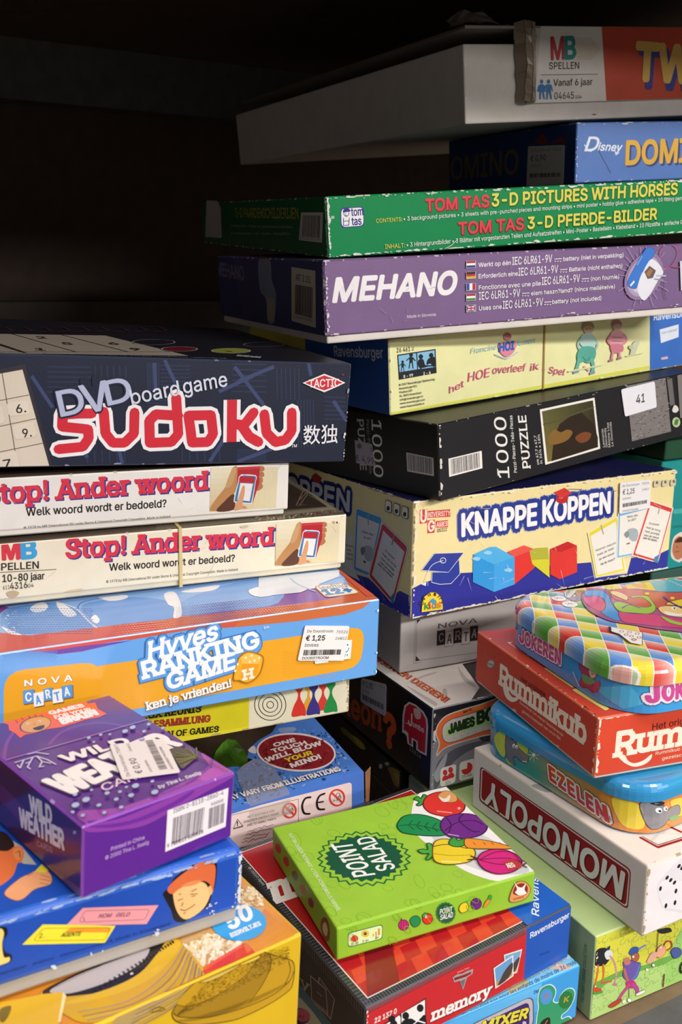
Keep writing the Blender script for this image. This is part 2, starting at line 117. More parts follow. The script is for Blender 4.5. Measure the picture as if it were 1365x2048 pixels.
97:[115,[47,-3,-10,1,-9,3,-8,5,-6,7,-4,9,-1,10,1,9,3,6,4,6,6,4,14,5,16,3,16,2,9,2,2,3,1,3,0,1,-2,11,-8,8,-13,3,-14,-3,-9,-6,-6,-8,-17,5,5,9,6,7,8,5,8,4,18,2,13,-1,14,-6,6,-5,5,-7,3,-9,1,-11,0,-74,-17,0,0,15,-2,0,-6,-8,-11,-7],[50,13,10,1,7,3,6,5,5,5,2,7,1,7,0,15,-4,-2,-9,-2,-9,-2,-7,0,-12,-3,-9,-6,-3,-4,-1,-6,3,-10,8,-6]],98:[125,[68,-2,-10,0,-7,3,-10,8,-6,8,-2,0,0,-17,-17,0,0,150,18,0,0,-56,1,0,6,8,10,8,7,2,10,1,13,-1,11,-6,10,-8,7,-12,5,-14,1,-16,-1,-17,-5,-14,-7,-12,-10,-8,-11,-6],[65,14,9,1,8,4,7,7,4,8,3,11,1,11,-1,11,-3,10,-4,8,-7,7,-7,4,-10,1,-10,-1,-7,-4,-7,-6,-4,-8,-3,-11,-1,-11,1,-12,3,-10,4,-9,7,-6,8,-4]],99:[117,[61,-2,-14,1,-13,6,-10,9,-7,11,-5,14,-2,16,2,17,5,14,7,11,10,9,13,6,14,1,16,-2,13,-6,10,-10,7,-13,-18,-5,-3,8,-6,7,-9,4,-10,1,-10,-1,-8,-5,-7,-6,-4,-9,-3,-10,-1,-11,1,-10,3,-10,4,-9,7,-7,8,-4,10,-1,11,1,8,4,6,7,4,9,17,-5,-6,-13,-11,-11,-13,-6]],
100:[125,[58,-2,-14,1,-11,6,-10,8,-7,12,-4,14,-2,17,2,16,4,14,7,12,10,8,12,6,13,1,9,-1,8,-2,10,-8,5,-8,2,0,0,56,18,0,0,-150,-18,0,0,17,-2,0,-5,-8,-11,-8,-7,-3],[60,14,10,1,8,4,6,6,4,9,3,10,1,12,-1,11,-3,11,-4,8,-6,6,-8,4,-10,1,-9,-1,-8,-4,-7,-7,-4,-8,-3,-10,-1,-11,1,-11,3,-11,5,-8,6,-7,8,-4]],101:[119,[63,-2,-16,1,-13,6,-10,9,-8,11,-4,14,-2,16,2,16,4,14,8,12,10,9,12,6,15,1,17,-3,9,-4,7,-5,6,-8,5,-10,3,-12,1,-14,0,-7,-87,0,0,15,78,0,-9,-5,-1,10,-2,9,-5,8,-6,6,-7,3,-9,1,-10,-1,-8,-4,-6,-5,-5,-8,-3,-8,-1,-9,0,-10,1,-11,4,-10,5,-7,7,-6,8,-3,10,-1,12,2,9,5,6,10,18,-4,-4,-8,-5,-7,-7,-6,-9,-5,-9,-2]],102:[75,[67,112,0,-16,-65,0,0,16],[24,0,0,127,1,9,3,7,5,6,7,4,15,3,11,-1,6,-1,-5,-16,-4,1,-6,1,-7,-1,-4,-3,-3,-6,-1,-7,0,-123]],
103:[125,[61,-44,-12,0,-10,3,-15,9,-9,12,15,8,6,-7,10,-7,15,-3,12,2,10,5,7,8,2,12,0,22,-2,0,-5,-8,-11,-7,-7,-3,-10,-1,-12,2,-12,5,-9,8,-8,11,-4,13,-2,16,2,17,4,13,8,12,9,8,12,6,13,1,9,0,8,-3,10,-8,6,-8,1,0,0,18,18,0,0,-115,-2,-13,-5,-10,-7,-9,-10,-5,-12,-3],[60,17,10,2,8,3,6,6,4,8,3,9,1,12,-1,11,-3,10,-4,8,-6,6,-8,4,-10,1,-9,-1,-8,-4,-6,-6,-5,-9,-3,-9,-1,-11,1,-11,3,-10,5,-8,6,-6,8,-3]],104:[121,[34,67,0,-67,-18,0,0,150,18,0,0,-65,-4,0,6,13,9,9,10,5,12,1,11,-1,9,-3,8,-6,5,-8,4,-11,1,-13,0,-71,-18,0,0,69,-1,12,-6,9,-8,5,-10,2,-8,-1,-7,-2,-5,-5,-5,-6,-3,-7]],105:[49,[16,0,0,112,18,0,0,-112],[25,131,-5,0,-4,3,-3,4,-1,4,1,5,3,4,4,3,5,0,5,0,4,-3,2,-4,1,-5,-1,-4,-2,-4,-4,-3]],106:[49,[16,112,18,0,0,-121,-1,-9,-3,-9,-5,-6,-6,-5,-8,-3,-10,-1,-4,0,0,16,4,0,6,2,5,3,3,5,1,7],[25,131,-5,0,-4,3,-3,4,-1,4,1,5,3,4,4,3,5,0,4,0,4,-3,3,-4,1,-5,-1,-4,-3,-4,-4,-3]],
107:[112,[32,40,0,22,4,0,48,50,22,0,-52,-53,-2,0],[16,0,0,150,18,0,0,-150],[87,0,-43,55,12,12,54,-67]],108:[56,[41,-1,-11,2,-8,5,-5,8,-1,11,0,125,18,0,0,-121,1,-11,3,-2,5,-1,4,1,3,0,3,-15,-5,-1]],109:[180,[16,0,0,112,17,0,0,-25,-1,0,3,8,4,7,12,9,14,3,11,-2,9,-6,6,-8,4,-11,-3,0,3,8,4,6,13,10,17,3,9,-1,9,-3,7,-6,5,-7,4,-10,1,-12,0,-75,-18,0,0,75,-2,10,-5,7,-7,4,-9,1,-7,0,-6,-3,-8,-8,-3,-13,0,-73,-18,0,0,77,-2,8,-4,7,-7,4,-9,1,-13,-3,-5,-3,-4,-6,-3,-7,0,-8,0,-70]],110:[121,[34,67,0,-67,-18,0,0,112,17,0,0,-27,-3,0,6,13,9,9,10,5,12,1,11,-1,9,-3,8,-6,5,-8,4,-11,1,-13,0,-71,-18,0,0,69,-1,12,-6,9,-8,5,-10,2,-8,-1,-7,-2,-5,-5,-5,-6,-3,-7]],
111:[122,[61,-2,-14,1,-13,6,-10,9,-7,11,-5,14,-2,16,2,17,5,14,7,11,10,9,13,6,14,1,15,-1,12,-6,10,-9,8,-11,5,-14,1,-17,-1,-16,-5,-14,-8,-11,-10,-9,-12,-6],[61,14,10,1,9,4,6,7,5,9,2,10,1,10,-1,11,-2,10,-5,9,-6,6,-9,5,-10,1,-10,-1,-8,-5,-7,-6,-4,-9,-3,-10,-1,-11,1,-10,3,-10,4,-9,7,-7,8,-4]],112:[125,[16,-42,0,154,17,0,0,-18,2,0,5,8,11,8,7,2,10,1,13,-1,11,-6,10,-8,7,-12,5,-14,1,-16,-1,-17,-5,-14,-7,-12,-10,-8,-11,-6,-13,-1,-10,0,-7,3,-10,8,-6,8,-1,0,0,-59],[65,14,9,1,8,4,7,7,4,8,3,11,1,11,-1,11,-3,10,-4,8,-7,7,-7,4,-10,1,-10,-1,-7,-4,-7,-6,-4,-8,-3,-11,-1,-11,1,-12,3,-10,4,-9,7,-6,8,-4]],113:[125,[110,-42,-18,0,0,59,-2,0,-5,-8,-11,-8,-7,-3,-9,0,-14,1,-11,6,-10,8,-7,12,-4,14,-2,17,2,16,4,14,7,12,10,8,12,6,13,1,9,-1,8,-2,10,-8,5,-8,2,0,0,18,18,0],[60,14,10,1,8,4,6,6,4,9,3,10,1,12,-1,11,-3,11,-4,8,-6,6,-8,4,-10,1,-9,-1,-8,-4,-7,-7,-4,-8,-3,-10,-1,-11,1,-11,3,-11,5,-8,6,-7,8,-4]],
114:[76,[16,0,0,112,17,0,0,-17,1,0,4,7,7,6,8,4,10,1,5,0,4,0,0,-18,-4,1,-7,0,-7,-1,-7,-2,-6,-4,-4,-5,-3,-7,0,-7,0,-70]],115:[108,[54,-2,-11,0,-10,3,-8,4,-7,6,-5,8,-3,9,18,3,3,-8,6,-5,7,-4,9,-1,11,2,8,3,5,6,2,6,-1,6,-3,4,-5,3,-7,3,-19,4,-13,5,-10,6,-5,9,-2,11,1,9,4,8,7,6,8,5,10,3,11,1,11,-1,9,-2,7,-4,6,-6,8,-15,-17,-3,-3,6,-4,5,-7,4,-10,1,-9,-1,-7,-4,-5,-5,-2,-6,1,-6,4,-4,14,-6,17,-4,13,-5,9,-6,6,-9,2,-11,-2,-9,-4,-8,-7,-7,-8,-5,-11,-3]],116:[67,[60,112,0,-16,-58,0,0,16],[19,139,18,0,0,-110,1,-7,2,-4,4,-2,6,-1,5,0,4,1,4,-15,-6,-2,-7,0,-13,2,-10,5,-6,9,-2,12]],117:[121,[54,-2,-11,2,-9,3,-8,6,-6,8,-3,11,-1,13,0,71,18,0,0,-70,1,-11,5,-9,8,-5,11,-2,8,1,6,2,6,5,5,6,2,7,1,9,0,67,18,0,0,-112,-17,0,0,27,3,0,-7,-13,-8,-9,-10,-5]],118:[115,[48,0,-43,112,20,0,24,-66,6,-20,6,-20,-7,0,6,20,6,20,24,66,20,0,-43,-112]],
119:[167,[41,0,-34,112,19,0,13,-49,6,-23,7,-28,-3,0,6,28,6,23,13,49,19,0,14,-49,6,-23,6,-28,-4,0,7,28,6,23,14,49,19,0,-34,-112,-18,0,-15,51,-4,15,-4,17,-4,17,4,0,-4,-17,-5,-17,-4,-15,-14,-51]],120:[112,[6,0,45,64,-1,-14,-42,62,21,0,14,-22,10,-15,8,-14,-9,0,8,14,9,15,14,22,21,0,-42,-62,0,13,44,-63,-21,0,-17,25,-9,15,-8,14,9,0,-7,-14,-9,-15,-17,-25]],121:[115,[14,-41,4,16,3,-1,10,0,7,4,6,12,4,10,-43,112,20,0,24,-66,6,-20,6,-20,-7,0,6,20,6,20,24,66,20,0,-50,-129,-8,-15,-11,-8,-14,-3,-8,1]],122:[112,[12,0,0,13,63,81,0,1,-61,0,0,17,84,0,0,-14,-61,-80,0,-1,63,0,0,-17]],123:[81,[9,65,0,9,10,2,7,3,3,7,2,10,0,24,2,17,6,13,6,4,6,3,19,2,0,-15,-11,-2,-7,-4,-3,-8,-2,-11,0,-28,-1,-11,-6,-8,-12,-6],[70,-28,-19,2,-6,3,-6,4,-6,12,-2,18,0,23,-2,10,-3,7,-7,4,-10,1,0,10,19,-2,12,-5,6,-9,1,-10,0,-29,2,-11,3,-7,7,-5,11,-1],[9,56,0,18,18,0,0,-18]],124:[68,[42,198,0,-246,-16,0,0,246]],
125:[81,[72,65,-20,1,-12,6,-5,8,-2,11,0,28,-1,11,-4,8,-6,4,-11,2,0,15,18,-2,7,-3,5,-4,7,-13,2,-17,0,-24,1,-10,4,-7,6,-3,11,-2],[11,-28,0,15,11,1,6,5,4,7,1,11,0,29,2,10,5,9,12,5,20,2,0,-10,-11,-1,-6,-4,-4,-7,-1,-10,0,-23,-2,-18,-7,-12,-5,-4,-7,-3],[72,56,-18,0,0,18,18,0]],126:[134,[15,44,1,11,3,9,5,7,6,4,15,4,13,-4,14,-10,9,-7,7,-1,6,1,4,3,3,6,1,7,16,0,-1,-11,-3,-8,-5,-7,-6,-4,-14,-4,-14,4,-14,10,-9,6,-7,2,-5,-1,-4,-3,-3,-6,-1,-8]],8364:[137,[107,97,-7,-15,-95,0,5,15],[95,68,-7,-15,-83,0,5,15],[125,137,-8,-16,-9,7,-11,5,-12,1,-12,-1,-10,-5,-9,-9,-7,-11,-4,-15,-1,-18,1,-18,4,-15,7,-11,9,-9,10,-5,12,-1,12,1,11,5,9,6,7,-15,-8,-7,-10,-4,-10,-3,-11,-1,-17,2,-15,7,-13,12,-9,15,-6,19,-2,22,2,22,6,19,9,15,13,12,15,7,17,2,11,-1,10,-3,10,-5]],
169:[188,[51,75,2,11,4,11,7,9,9,7,10,4,12,1,10,-1,9,-3,8,-5,7,-7,4,-8,3,-10,-18,0,-3,7,-5,6,-7,3,-8,1,-7,0,-7,-3,-9,-10,-3,-6,-1,-7,1,-7,3,-6,9,-10,7,-3,7,0,7,1,7,3,5,6,2,7,18,0,-2,-10,-5,-8,-6,-7,-7,-5,-9,-3,-10,-2,-12,2,-10,4,-9,7,-7,9,-4,10],[94,-2,-16,1,-14,5,-13,7,-12,9,-9,12,-7,13,-5,14,-1,16,1,16,5,14,7,13,9,12,12,9,13,7,14,5,16,1,15,-1,15,-5,13,-7,11,-9,10,-12,7,-13,5,-14,1,-16,-1,-16,-5,-14,-7,-13,-10,-12,-11,-9,-13,-7,-15,-5],[94,15,12,1,11,4,10,5,9,8,8,9,5,10,4,11,1,12,-1,12,-4,11,-5,10,-8,9,-9,8,-10,5,-11,4,-12,1,-12,-1,-11,-4,-11,-5,-8,-8,-8,-9,-5,-10,-4,-11,-1,-12,1,-12,4,-11,5,-10,8,-9,8,-8,11,-5,11,-4]],8482:[125,[85,96,-23,54,9,0,17,-39,16,39,10,0,-23,-54],[60,96,0,54,9,0,0,-54],[106,96,0,54,10,0,0,-54],[24,96,0,49,10,0,0,-49],[8,142,0,8,42,0,0,-8]],
174:[137,[68,35,-11,1,-11,3,-10,6,-9,7,-7,9,-6,10,-3,11,-1,11,1,12,3,11,6,10,7,9,9,7,10,5,11,4,11,1,12,-1,11,-4,10,-5,9,-7,7,-9,5,-10,4,-11,1,-12,-1,-11,-4,-11,-5,-10,-7,-9,-9,-7,-10,-6,-11,-3],[68,49,12,2,11,4,9,7,7,9,4,11,2,11,-2,12,-4,11,-7,9,-9,7,-11,4,-12,2,-11,-2,-11,-4,-9,-7,-7,-9,-5,-11,-1,-12,1,-11,5,-11,7,-9,9,-7,11,-4],[81,67,-14,25,14,0,13,-25],[48,67,0,54,26,0,8,-2,7,-6,3,-10,-3,-10,-7,-6,-8,-2,-19,0,0,9,15,0,6,2,3,7,-1,4,-2,3,-5,1,-11,0,0,-44]],233:[119,[63,-2,-16,1,-13,6,-10,9,-8,11,-4,14,-2,16,2,16,4,14,8,12,10,9,12,6,15,1,17,-3,9,-4,7,-5,6,-8,5,-10,3,-12,1,-14,0,-7,-87,0,0,15,78,0,-9,-5,-1,10,-2,9,-5,8,-6,6,-7,3,-9,1,-10,-1,-8,-4,-6,-5,-5,-8,-3,-8,-1,-9,0,-10,1,-11,4,-10,5,-7,7,-6,8,-3,10,-1,12,2,9,5,6,10,18,-4,-4,-8,-5,-7,-7,-6,-9,-5,-9,-2],[52,126,14,30,20,0,-19,-30]],
228:[115,[47,-3,-10,1,-9,3,-8,5,-6,7,-4,9,-1,10,1,9,3,6,4,6,6,4,14,5,16,3,16,2,9,2,2,3,1,3,0,1,-2,11,-8,8,-13,3,-14,-3,-9,-6,-6,-8,-17,5,5,9,6,7,8,5,8,4,18,2,13,-1,14,-6,6,-5,5,-7,3,-9,1,-11,0,-74,-17,0,0,15,-2,0,-6,-8,-11,-7],[50,13,10,1,7,3,6,5,5,5,2,7,1,7,0,15,-4,-2,-9,-2,-9,-2,-7,0,-12,-3,-9,-6,-3,-4,-1,-6,3,-10,8,-6],[77,131,-5,0,-3,3,-3,4,-1,4,1,5,3,4,3,2,5,1,5,-1,3,-2,3,-4,1,-5,-1,-4,-3,-4,-3,-3],[35,131,-5,0,-4,3,-2,4,-1,4,1,5,2,4,4,2,5,1,4,-1,4,-2,3,-4,1,-5,-1,-4,-3,-4,-4,-3]],252:[121,[54,-2,-11,2,-9,3,-8,6,-6,8,-3,11,-1,13,0,71,18,0,0,-70,1,-11,5,-9,8,-5,11,-2,8,1,6,2,6,5,5,6,2,7,1,9,0,67,18,0,0,-112,-17,0,0,27,3,0,-7,-13,-8,-9,-10,-5],[82,131,-5,0,-4,3,-2,4,-1,4,1,5,2,4,4,2,5,1,4,-1,4,-2,3,-4,1,-5,-1,-4,-3,-4,-4,-3],[39,131,-4,0,-4,3,-3,4,-1,4,1,5,3,4,4,2,4,1,5,-1,4,-2,2,-4,1,-5,-1,-4,-2,-4,-4,-3]],
241:[121,[34,67,0,-67,-18,0,0,112,17,0,0,-27,-3,0,6,13,9,9,10,5,12,1,11,-1,9,-3,8,-6,5,-8,4,-11,1,-13,0,-71,-18,0,0,69,-1,12,-6,9,-8,5,-10,2,-8,-1,-7,-2,-5,-5,-5,-6,-3,-7],[74,132,-8,1,-6,3,-6,3,-5,1,-4,-3,-1,-5,-13,0,1,8,3,7,5,4,7,2,8,-1,6,-3,5,-3,6,-2,4,2,1,6,13,0,-2,-8,-3,-7,-5,-4]],223:[130,[36,107,0,-107,-18,0,0,107,3,20,8,14,13,8,16,3,10,-1,9,-3,8,-5,7,-6,4,-10,2,-11,-2,-13,-5,-8,-5,-7,-2,-8,1,-5,3,-4,8,-8,11,-8,8,-10,3,-7,1,-8,-1,-10,-4,-8,-6,-6,-8,-4,-9,-3,-12,-1,-18,2,-13,6,7,16,9,-5,14,-2,10,1,7,3,4,5,2,7,-1,5,-3,5,-9,8,-10,8,-9,10,-2,6,-1,7,2,10,5,7,5,7,2,10,-1,10,-5,6,-7,4,-9,1,-10,-1,-6,-6,-5,-8]],8226:[115,[57,27,-8,1,-8,4,-7,5,-5,6,-3,8,-1,8,1,9,3,8,5,6,7,5,8,4,8,1,9,-1,8,-4,6,-5,5,-6,3,-8,1,-9,-1,-8,-3,-8,-5,-6,-6,-5,-8,-4]],
176:[93,[47,83,-9,2,-8,3,-7,5,-6,7,-3,8,-1,9,1,9,3,8,6,7,7,6,8,3,9,1,9,-1,8,-3,7,-6,5,-7,3,-8,1,-9,-1,-9,-3,-8,-5,-7,-7,-5,-8,-3],[47,99,9,2,7,7,2,9,-2,10,-7,7,-9,2,-10,-2,-7,-7,-2,-10,2,-9,7,-7]],215:[134,[103,11,-83,83,11,12,83,-83],[31,11,-11,12,83,83,11,-12]],189:[173,[44,150,0,-82,-16,0,0,68,-1,0,-20,-14,0,15,17,13],[18,0,103,150,17,0,-103,-150],[107,0,0,11,28,29,9,10,3,9,-1,5,-3,3,-9,3,-8,-3,-3,-4,-1,-5,-15,0,2,11,6,7,9,5,10,2,12,-2,8,-5,6,-7,2,-9,-2,-8,-6,-10,-13,-15,-11,-13,0,-1,33,0,0,-13]],337:[122,[61,-2,-14,1,-13,6,-10,9,-7,11,-5,14,-2,16,2,17,5,14,7,11,10,9,13,6,14,1,15,-1,12,-6,10,-9,8,-11,5,-14,1,-17,-1,-16,-5,-14,-8,-11,-10,-9,-12,-6],[61,14,10,1,9,4,6,7,5,9,2,10,1,10,-1,11,-2,10,-5,9,-6,6,-9,5,-10,1,-10,-1,-8,-5,-7,-6,-4,-9,-3,-10,-1,-11,1,-10,3,-10,4,-9,7,-7,8,-4],[44,126,-14,0,11,30,21,0],[77,126,-15,0,17,30,20,0]],
25968:[205,[91,168,-16,-27,10,-5,19,26],[18,162,13,-27,11,5,-13,27],[84,53,-19,-27,-23,11,9,16],[23,31,31,-14,-21,-12,-25,-8,8,-12,27,10,24,15,17,-11,10,10,-17,10,14,20,10,24,-8,4,-3,-1,-33,0,4,11,-13,2,-6,-13,-28,0,0,-13,22,0],[53,172,0,-38,-43,0,0,-13,38,0,-18,-19,-22,-13,8,-12,19,14,18,17,0,-25,14,0,0,28,27,-22,9,11,-33,21,39,0,0,13,-42,0,0,38],[129,170,-11,-51,-20,-41,12,-9,14,27,18,-55,-21,-26,-29,-20,9,-12,28,19,21,24,17,-23,21,-18,11,13,-23,17,-18,26,13,35,9,42,14,0,0,14,-58,0,7,36],[166,118,-7,-33,-9,-29,-10,30,-7,32]],29420:[205,[80,131,0,-75,45,0,0,-45,-56,-5,3,-16,104,12,6,-18,15,6,-25,58,-14,-4,12,-28,-30,-3,0,43,45,0,0,75,-45,0,0,40,-15,0,0,-40],[95,118,30,0,0,-49,-30,0],[140,118,29,0,0,-49,-29,0],[61,168,-17,-24,-22,25,-11,-9,24,-27,-27,-25,10,-9,23,20,7,-29,-18,-26,-23,-20,10,-12,33,36,0,-7,-2,-37,-5,-22,-7,-3,-22,0,4,-15,24,1,12,7,8,27,3,42,-3,36,-10,34,22,31]],}
GLYPHS={}
for _k,_q in _GL.items():
    _cs=[]
    for _c in _q[1:]:
        x=y=0; pts=[]
        for i in range(0,len(_c),2): x+=_c[i]; y+=_c[i+1]; pts.append((x/150.,y/150.))
        _cs.append(pts)
    GLYPHS[chr(_k)]=(_q[0]/150.,_cs)
_TRI={}
def tri(contours):
    vs=[p for c in contours for p in c]
    return vs,tessellate_polygon([[Vector((p[0],p[1],0)) for p in c] for c in contours])
def winding(x,y,contours):
    k=0
    for c in contours:
        for i in range(len(c)):
            (x0,y0),(x1,y1)=c[i-1],c[i]
            if y0<=y<y1 or y1<=y<y0:
                if x0+(x1-x0)*(y-y0)/(y1-y0)>x: k+=1 if y1>y0 else -1
    return k
def glyph_tris(ch):
    if ch not in _TRI:
        cs=GLYPHS[ch][1]
        if not cs: _TRI[ch]=([],[]); return _TRI[ch]
        pts=[]; ed=[]
        for c in cs:
            k=len(pts); pts+=[Vector(p) for p in c]; ed+=[(k+i,k+(i+1)%len(c)) for i in range(len(c))]
        out=delaunay_2d_cdt(pts,ed,[],0,1e-5)
        vs=[(p.x,p.y) for p in out[0]]; ts=[]
        for f in out[2]:
            if winding(sum(vs[i][0] for i in f)/3,sum(vs[i][1] for i in f)/3+1e-6,cs): ts.append(tuple(f))
        _TRI[ch]=(vs,ts)
    return _TRI[ch]
def slabs(ch,ext,th):
    out=[]
    for c in GLYPHS[ch][1]:
        n=len(c)
        for i in range(n):
            (x0,y0),(x1,y1)=c[i],c[(i+1)%n]
            if abs(y0-y1)<.012 and .07<abs(x1-x0)<.30 and ch not in '.,:;!-=?\'':
                y=(y0+y1)/2; a,b=min(x0,x1)-ext,max(x0,x1)+ext
                if abs(y)<.02 or abs(y+.26)<.06: out.append((a,y,b,y+th))
                elif abs(y-1)<.03 or abs(y-.755)<.05 or abs(y-1.03)<.05: out.append((a,y-th,b,y))
    return out
# ---------------------------------------------------------------- mesh building
class Part:
    """collects faces in the box's own coordinates; links as one mesh"""
    def __init__(s): s.v=[]; s.f=[]; s.c=[]; s.m=[]; s.mats=[]
    def mat(s,m):
        if m not in s.mats: s.mats.append(m)
        return s.mats.index(m)
    def add(s,pts,col,m):
        k=len(s.v); s.v+=pts; s.f.append(tuple(range(k,k+len(pts)))); s.c.append(col); s.m.append(s.mat(m))
    def link(s,name,parent=None,matrix=None,shift=Vector((0,0,0)),smooth=False):
        me=bpy.data.meshes.new(name); me.from_pydata([tuple(p-shift) for p in s.v],[],s.f)
        for m in s.mats: me.materials.append(m)
        me.polygons.foreach_set('material_index',s.m)
        at=me.attributes.new('ink','FLOAT_COLOR','CORNER'); buf=[]
        for f,c in zip(s.f,s.c):
            if isinstance(c,list):
                for q in c: buf+=q
            else: buf+=list(c)*len(f)
        at.data.foreach_set('color',buf)
        if smooth: me.polygons.foreach_set('use_smooth',[True]*len(s.f))
        me.validate(); me.update()
        o=bpy.data.objects.new(name,me); COL.objects.link(o)
        if parent: o.parent=parent
        elif matrix: o.matrix_world=matrix
        return o
def rot(yaw,a,b): return Matrix.Rotation(yaw,3,'Z')@Matrix.Rotation(b,3,'Y')@Matrix.Rotation(a,3,'X')
def clip(poly,x0,y0,x1,y1):
    for ax,lim,sg in ((0,x0,1),(0,x1,-1),(1,y0,1),(1,y1,-1)):
        out=[]; n=len(poly)
        for i in range(n):
            a,b=poly[i],poly[(i+1)%n]; da,db=(a[ax]-lim)*sg,(b[ax]-lim)*sg
            if da>=0: out.append(a)
            if (da>=0)!=(db>=0):
                t=da/(da-db); out.append((a[0]+(b[0]-a[0])*t,a[1]+(b[1]-a[1])*t))
        poly=out
        if len(poly)<3: return None
    return poly
class Face:
    """a flat printed face: metres (u to the right, v up, seen from outside); pixel() finds where a sight line meets it"""
    def __init__(s,part,box,O,U,V,N,w,h,mat=None,margin=.0007,lift=2e-5,edge=None):
        s.part,s.box,s.O,s.U,s.V,s.N,s.w,s.h=part,box,Vector(O),Vector(U),Vector(V),Vector(N),w,h
        s.mat=mat or CARD; s.lift=lift; s.step=6e-6; s.k=0; s.micro=0; s.m=margin; s.T=None; s.rect4=edge or (margin,margin,w-margin,h-margin)
    def crop(s,ox,oy,k): s.T=(ox,oy,k); return s
    def uv(s,p):
        x,y=p
        if s.T: x,y=s.T[0]+x*s.T[2],s.T[1]+y*s.T[2]
        d=CF+CR*((x-682.5)/F_PX)+CU*((1024-y)/F_PX)
        Ri=s.box.R.transposed(); dl=Ri@d; ol=Ri@(-s.box.pos)
        t=(s.O-ol).dot(s.N)/dl.dot(s.N); q=ol+dl*t-s.O
        return (q.dot(s.U),q.dot(s.V))
    def _emit(s,pts,col):
        q=clip(pts,*s.rect4)
        if q:
            s.k=(s.k+1)%16
            l=s.lift+s.k*s.micro
            s.part.add([s.O+s.U*a+s.V*b+s.N*l for a,b in q],col,s.mat)
    def begin(s): s.up(); s.micro=8e-7; s.k=0
    def end(s): s.micro=0; s.lift+=1.2e-5 if s.step>1e-6 else 0
    def up(s): s.lift+=s.step
    def flat(s,on=True): s.lift+=6e-6; s.step=8e-7 if on else 6e-6
    def upoly(s,pts,col,holes=()):
        s.up(); col=rgb(col); vs,ts=tri([pts]+list(holes))
        for t in ts: s._emit([vs[i] for i in t],col)
    def poly(s,px,col): s.upoly([s.uv(p) for p in px],col)
    def fill(s,col): s.upoly([(0,0),(s.w,0),(s.w,s.h),(0,s.h)],col)
    def urect(s,a,b,c,d,col): s.upoly([(a,b),(c,b),(c,d),(a,d)],col)
    def band(s,f0,g0,f1,g1,col): s.urect(f0*s.w,g0*s.h,f1*s.w,g1*s.h,col)
    def rrect(s,px,col,r=.002,grow=0):
        """rounded quadrilateral from four pixel corners"""
        q=[s.uv(p) for p in px]; s.upoly(round_poly(q,r,grow),col)
    def ell(s,c,ex,ey,col,n=28,a0=0,a1=360):
        c=s.uv(c); ex=s.uv(ex); ey=s.uv(ey); A=(ex[0]-c[0],ex[1]-c[1]); B=(ey[0]-c[0],ey[1]-c[1])
        pts=[(c[0]+A[0]*math.cos(t)+B[0]*math.sin(t),c[1]+A[1]*math.cos(t)+B[1]*math.sin(t)) for t in [math.radians(a0+(a1-a0)*i/n) for i in range(n+(0 if a1-a0==360 else 1))]]
        s.upoly(pts,col); return pts
    def el(s,cx,cy,rx,ry,col,rot=0,n=26,stroke=None,sw=1.5):
        """ellipse given in crop pixels, turned by rot degrees"""
        r=math.radians(rot); pts=[]
        for i in range(n):
            t=math.tau*i/n; x,y=rx*math.cos(t),ry*math.sin(t); pts.append((cx+x*math.cos(r)-y*math.sin(r),cy+x*math.sin(r)+y*math.cos(r)))
        if col: s.poly(pts,col)
        if stroke: s.line(pts,sw,stroke,True)
        return pts
    def uline(s,pts,wd,col,closed=False):
        s.begin(); col=rgb(col); n=len(pts)
        for i in range(n if closed else n-1):
            (x0,y0),(x1,y1)=pts[i],pts[(i+1)%n]; dx,dy=x1-x0,y1-y0; L=math.hypot(dx,dy)
            if L<1e-9: continue
            nx,ny=-dy/L*wd/2,dx/L*wd/2
            s._emit([(x0+nx,y0+ny),(x0-nx,y0-ny),(x1-nx,y1-ny),(x1+nx,y1+ny)],col)
        for (x,y) in pts:
            if n>2: s._emit([(x+wd/2*math.cos(math.tau*k/8),y+wd/2*math.sin(math.tau*k/8)) for k in range(8)],col)
        s.end()
    def pxs(s,p):
        """metres per crop pixel near p"""
        a=s.uv(p); b=s.uv((p[0],p[1]+1)); c=s.uv((p[0]+1,p[1]))
        return math.sqrt(abs((b[0]-a[0])*(c[1]-a[1])-(b[1]-a[1])*(c[0]-a[0])))
    def line(s,px,wd,col,closed=False): s.uline([s.uv(p) for p in px],wd*s.pxs(px[0]),col,closed)
    def shape(s,px,col,stroke=None,sw=2,smooth=True):
        q=spline(px) if smooth else px
        if col: s.poly(q,col)
        if stroke: s.line(q,sw,stroke,True)
    def text(s,t,p0,p1,h,col,bold=0,slab=None,outline=(),skew=0,track=0,fixed=False):
        """one line of lettering; p0, p1 ends of the baseline; h cap height (a number of pixels or the point above p0)"""
        a,b=s.uv(p0),s.uv(p1); dx,dy=b[0]-a[0],b[1]-a[1]; L=math.hypot(dx,dy)
        if isinstance(h,tuple): c=s.uv(h); hv=(c[0]-a[0],c[1]-a[1])
        else:
            c=s.uv((p0[0],p0[1]-h)); k=((c[0]-a[0])*-dy+(c[1]-a[1])*dx)/L
            if abs(dx)<abs(dy)*1.2: k=h*s.pxs(p0)
            hv=(-dy/L*k,dx/L*k)
        x=0; lay=[]
        for ch in t:
            adv=GLYPHS.get(ch,GLYPHS['?'])[0]+track
            lay.append((ch if ch in GLYPHS else '?',x)); x+=adv
        x-=track
        ls=GLYPHS[lay[0][0]]; lo=min((p[0] for c in ls[1] for p in c),default=0); x-=lo*2
        ux=(dx/x,dy/x)
        def T(p): return (a[0]+ux[0]*(p[0]-lo+skew*p[1])+hv[0]*p[1],a[1]+ux[1]*(p[0]-lo+skew*p[1])+hv[1]*p[1])
        hl=math.hypot(*hv)
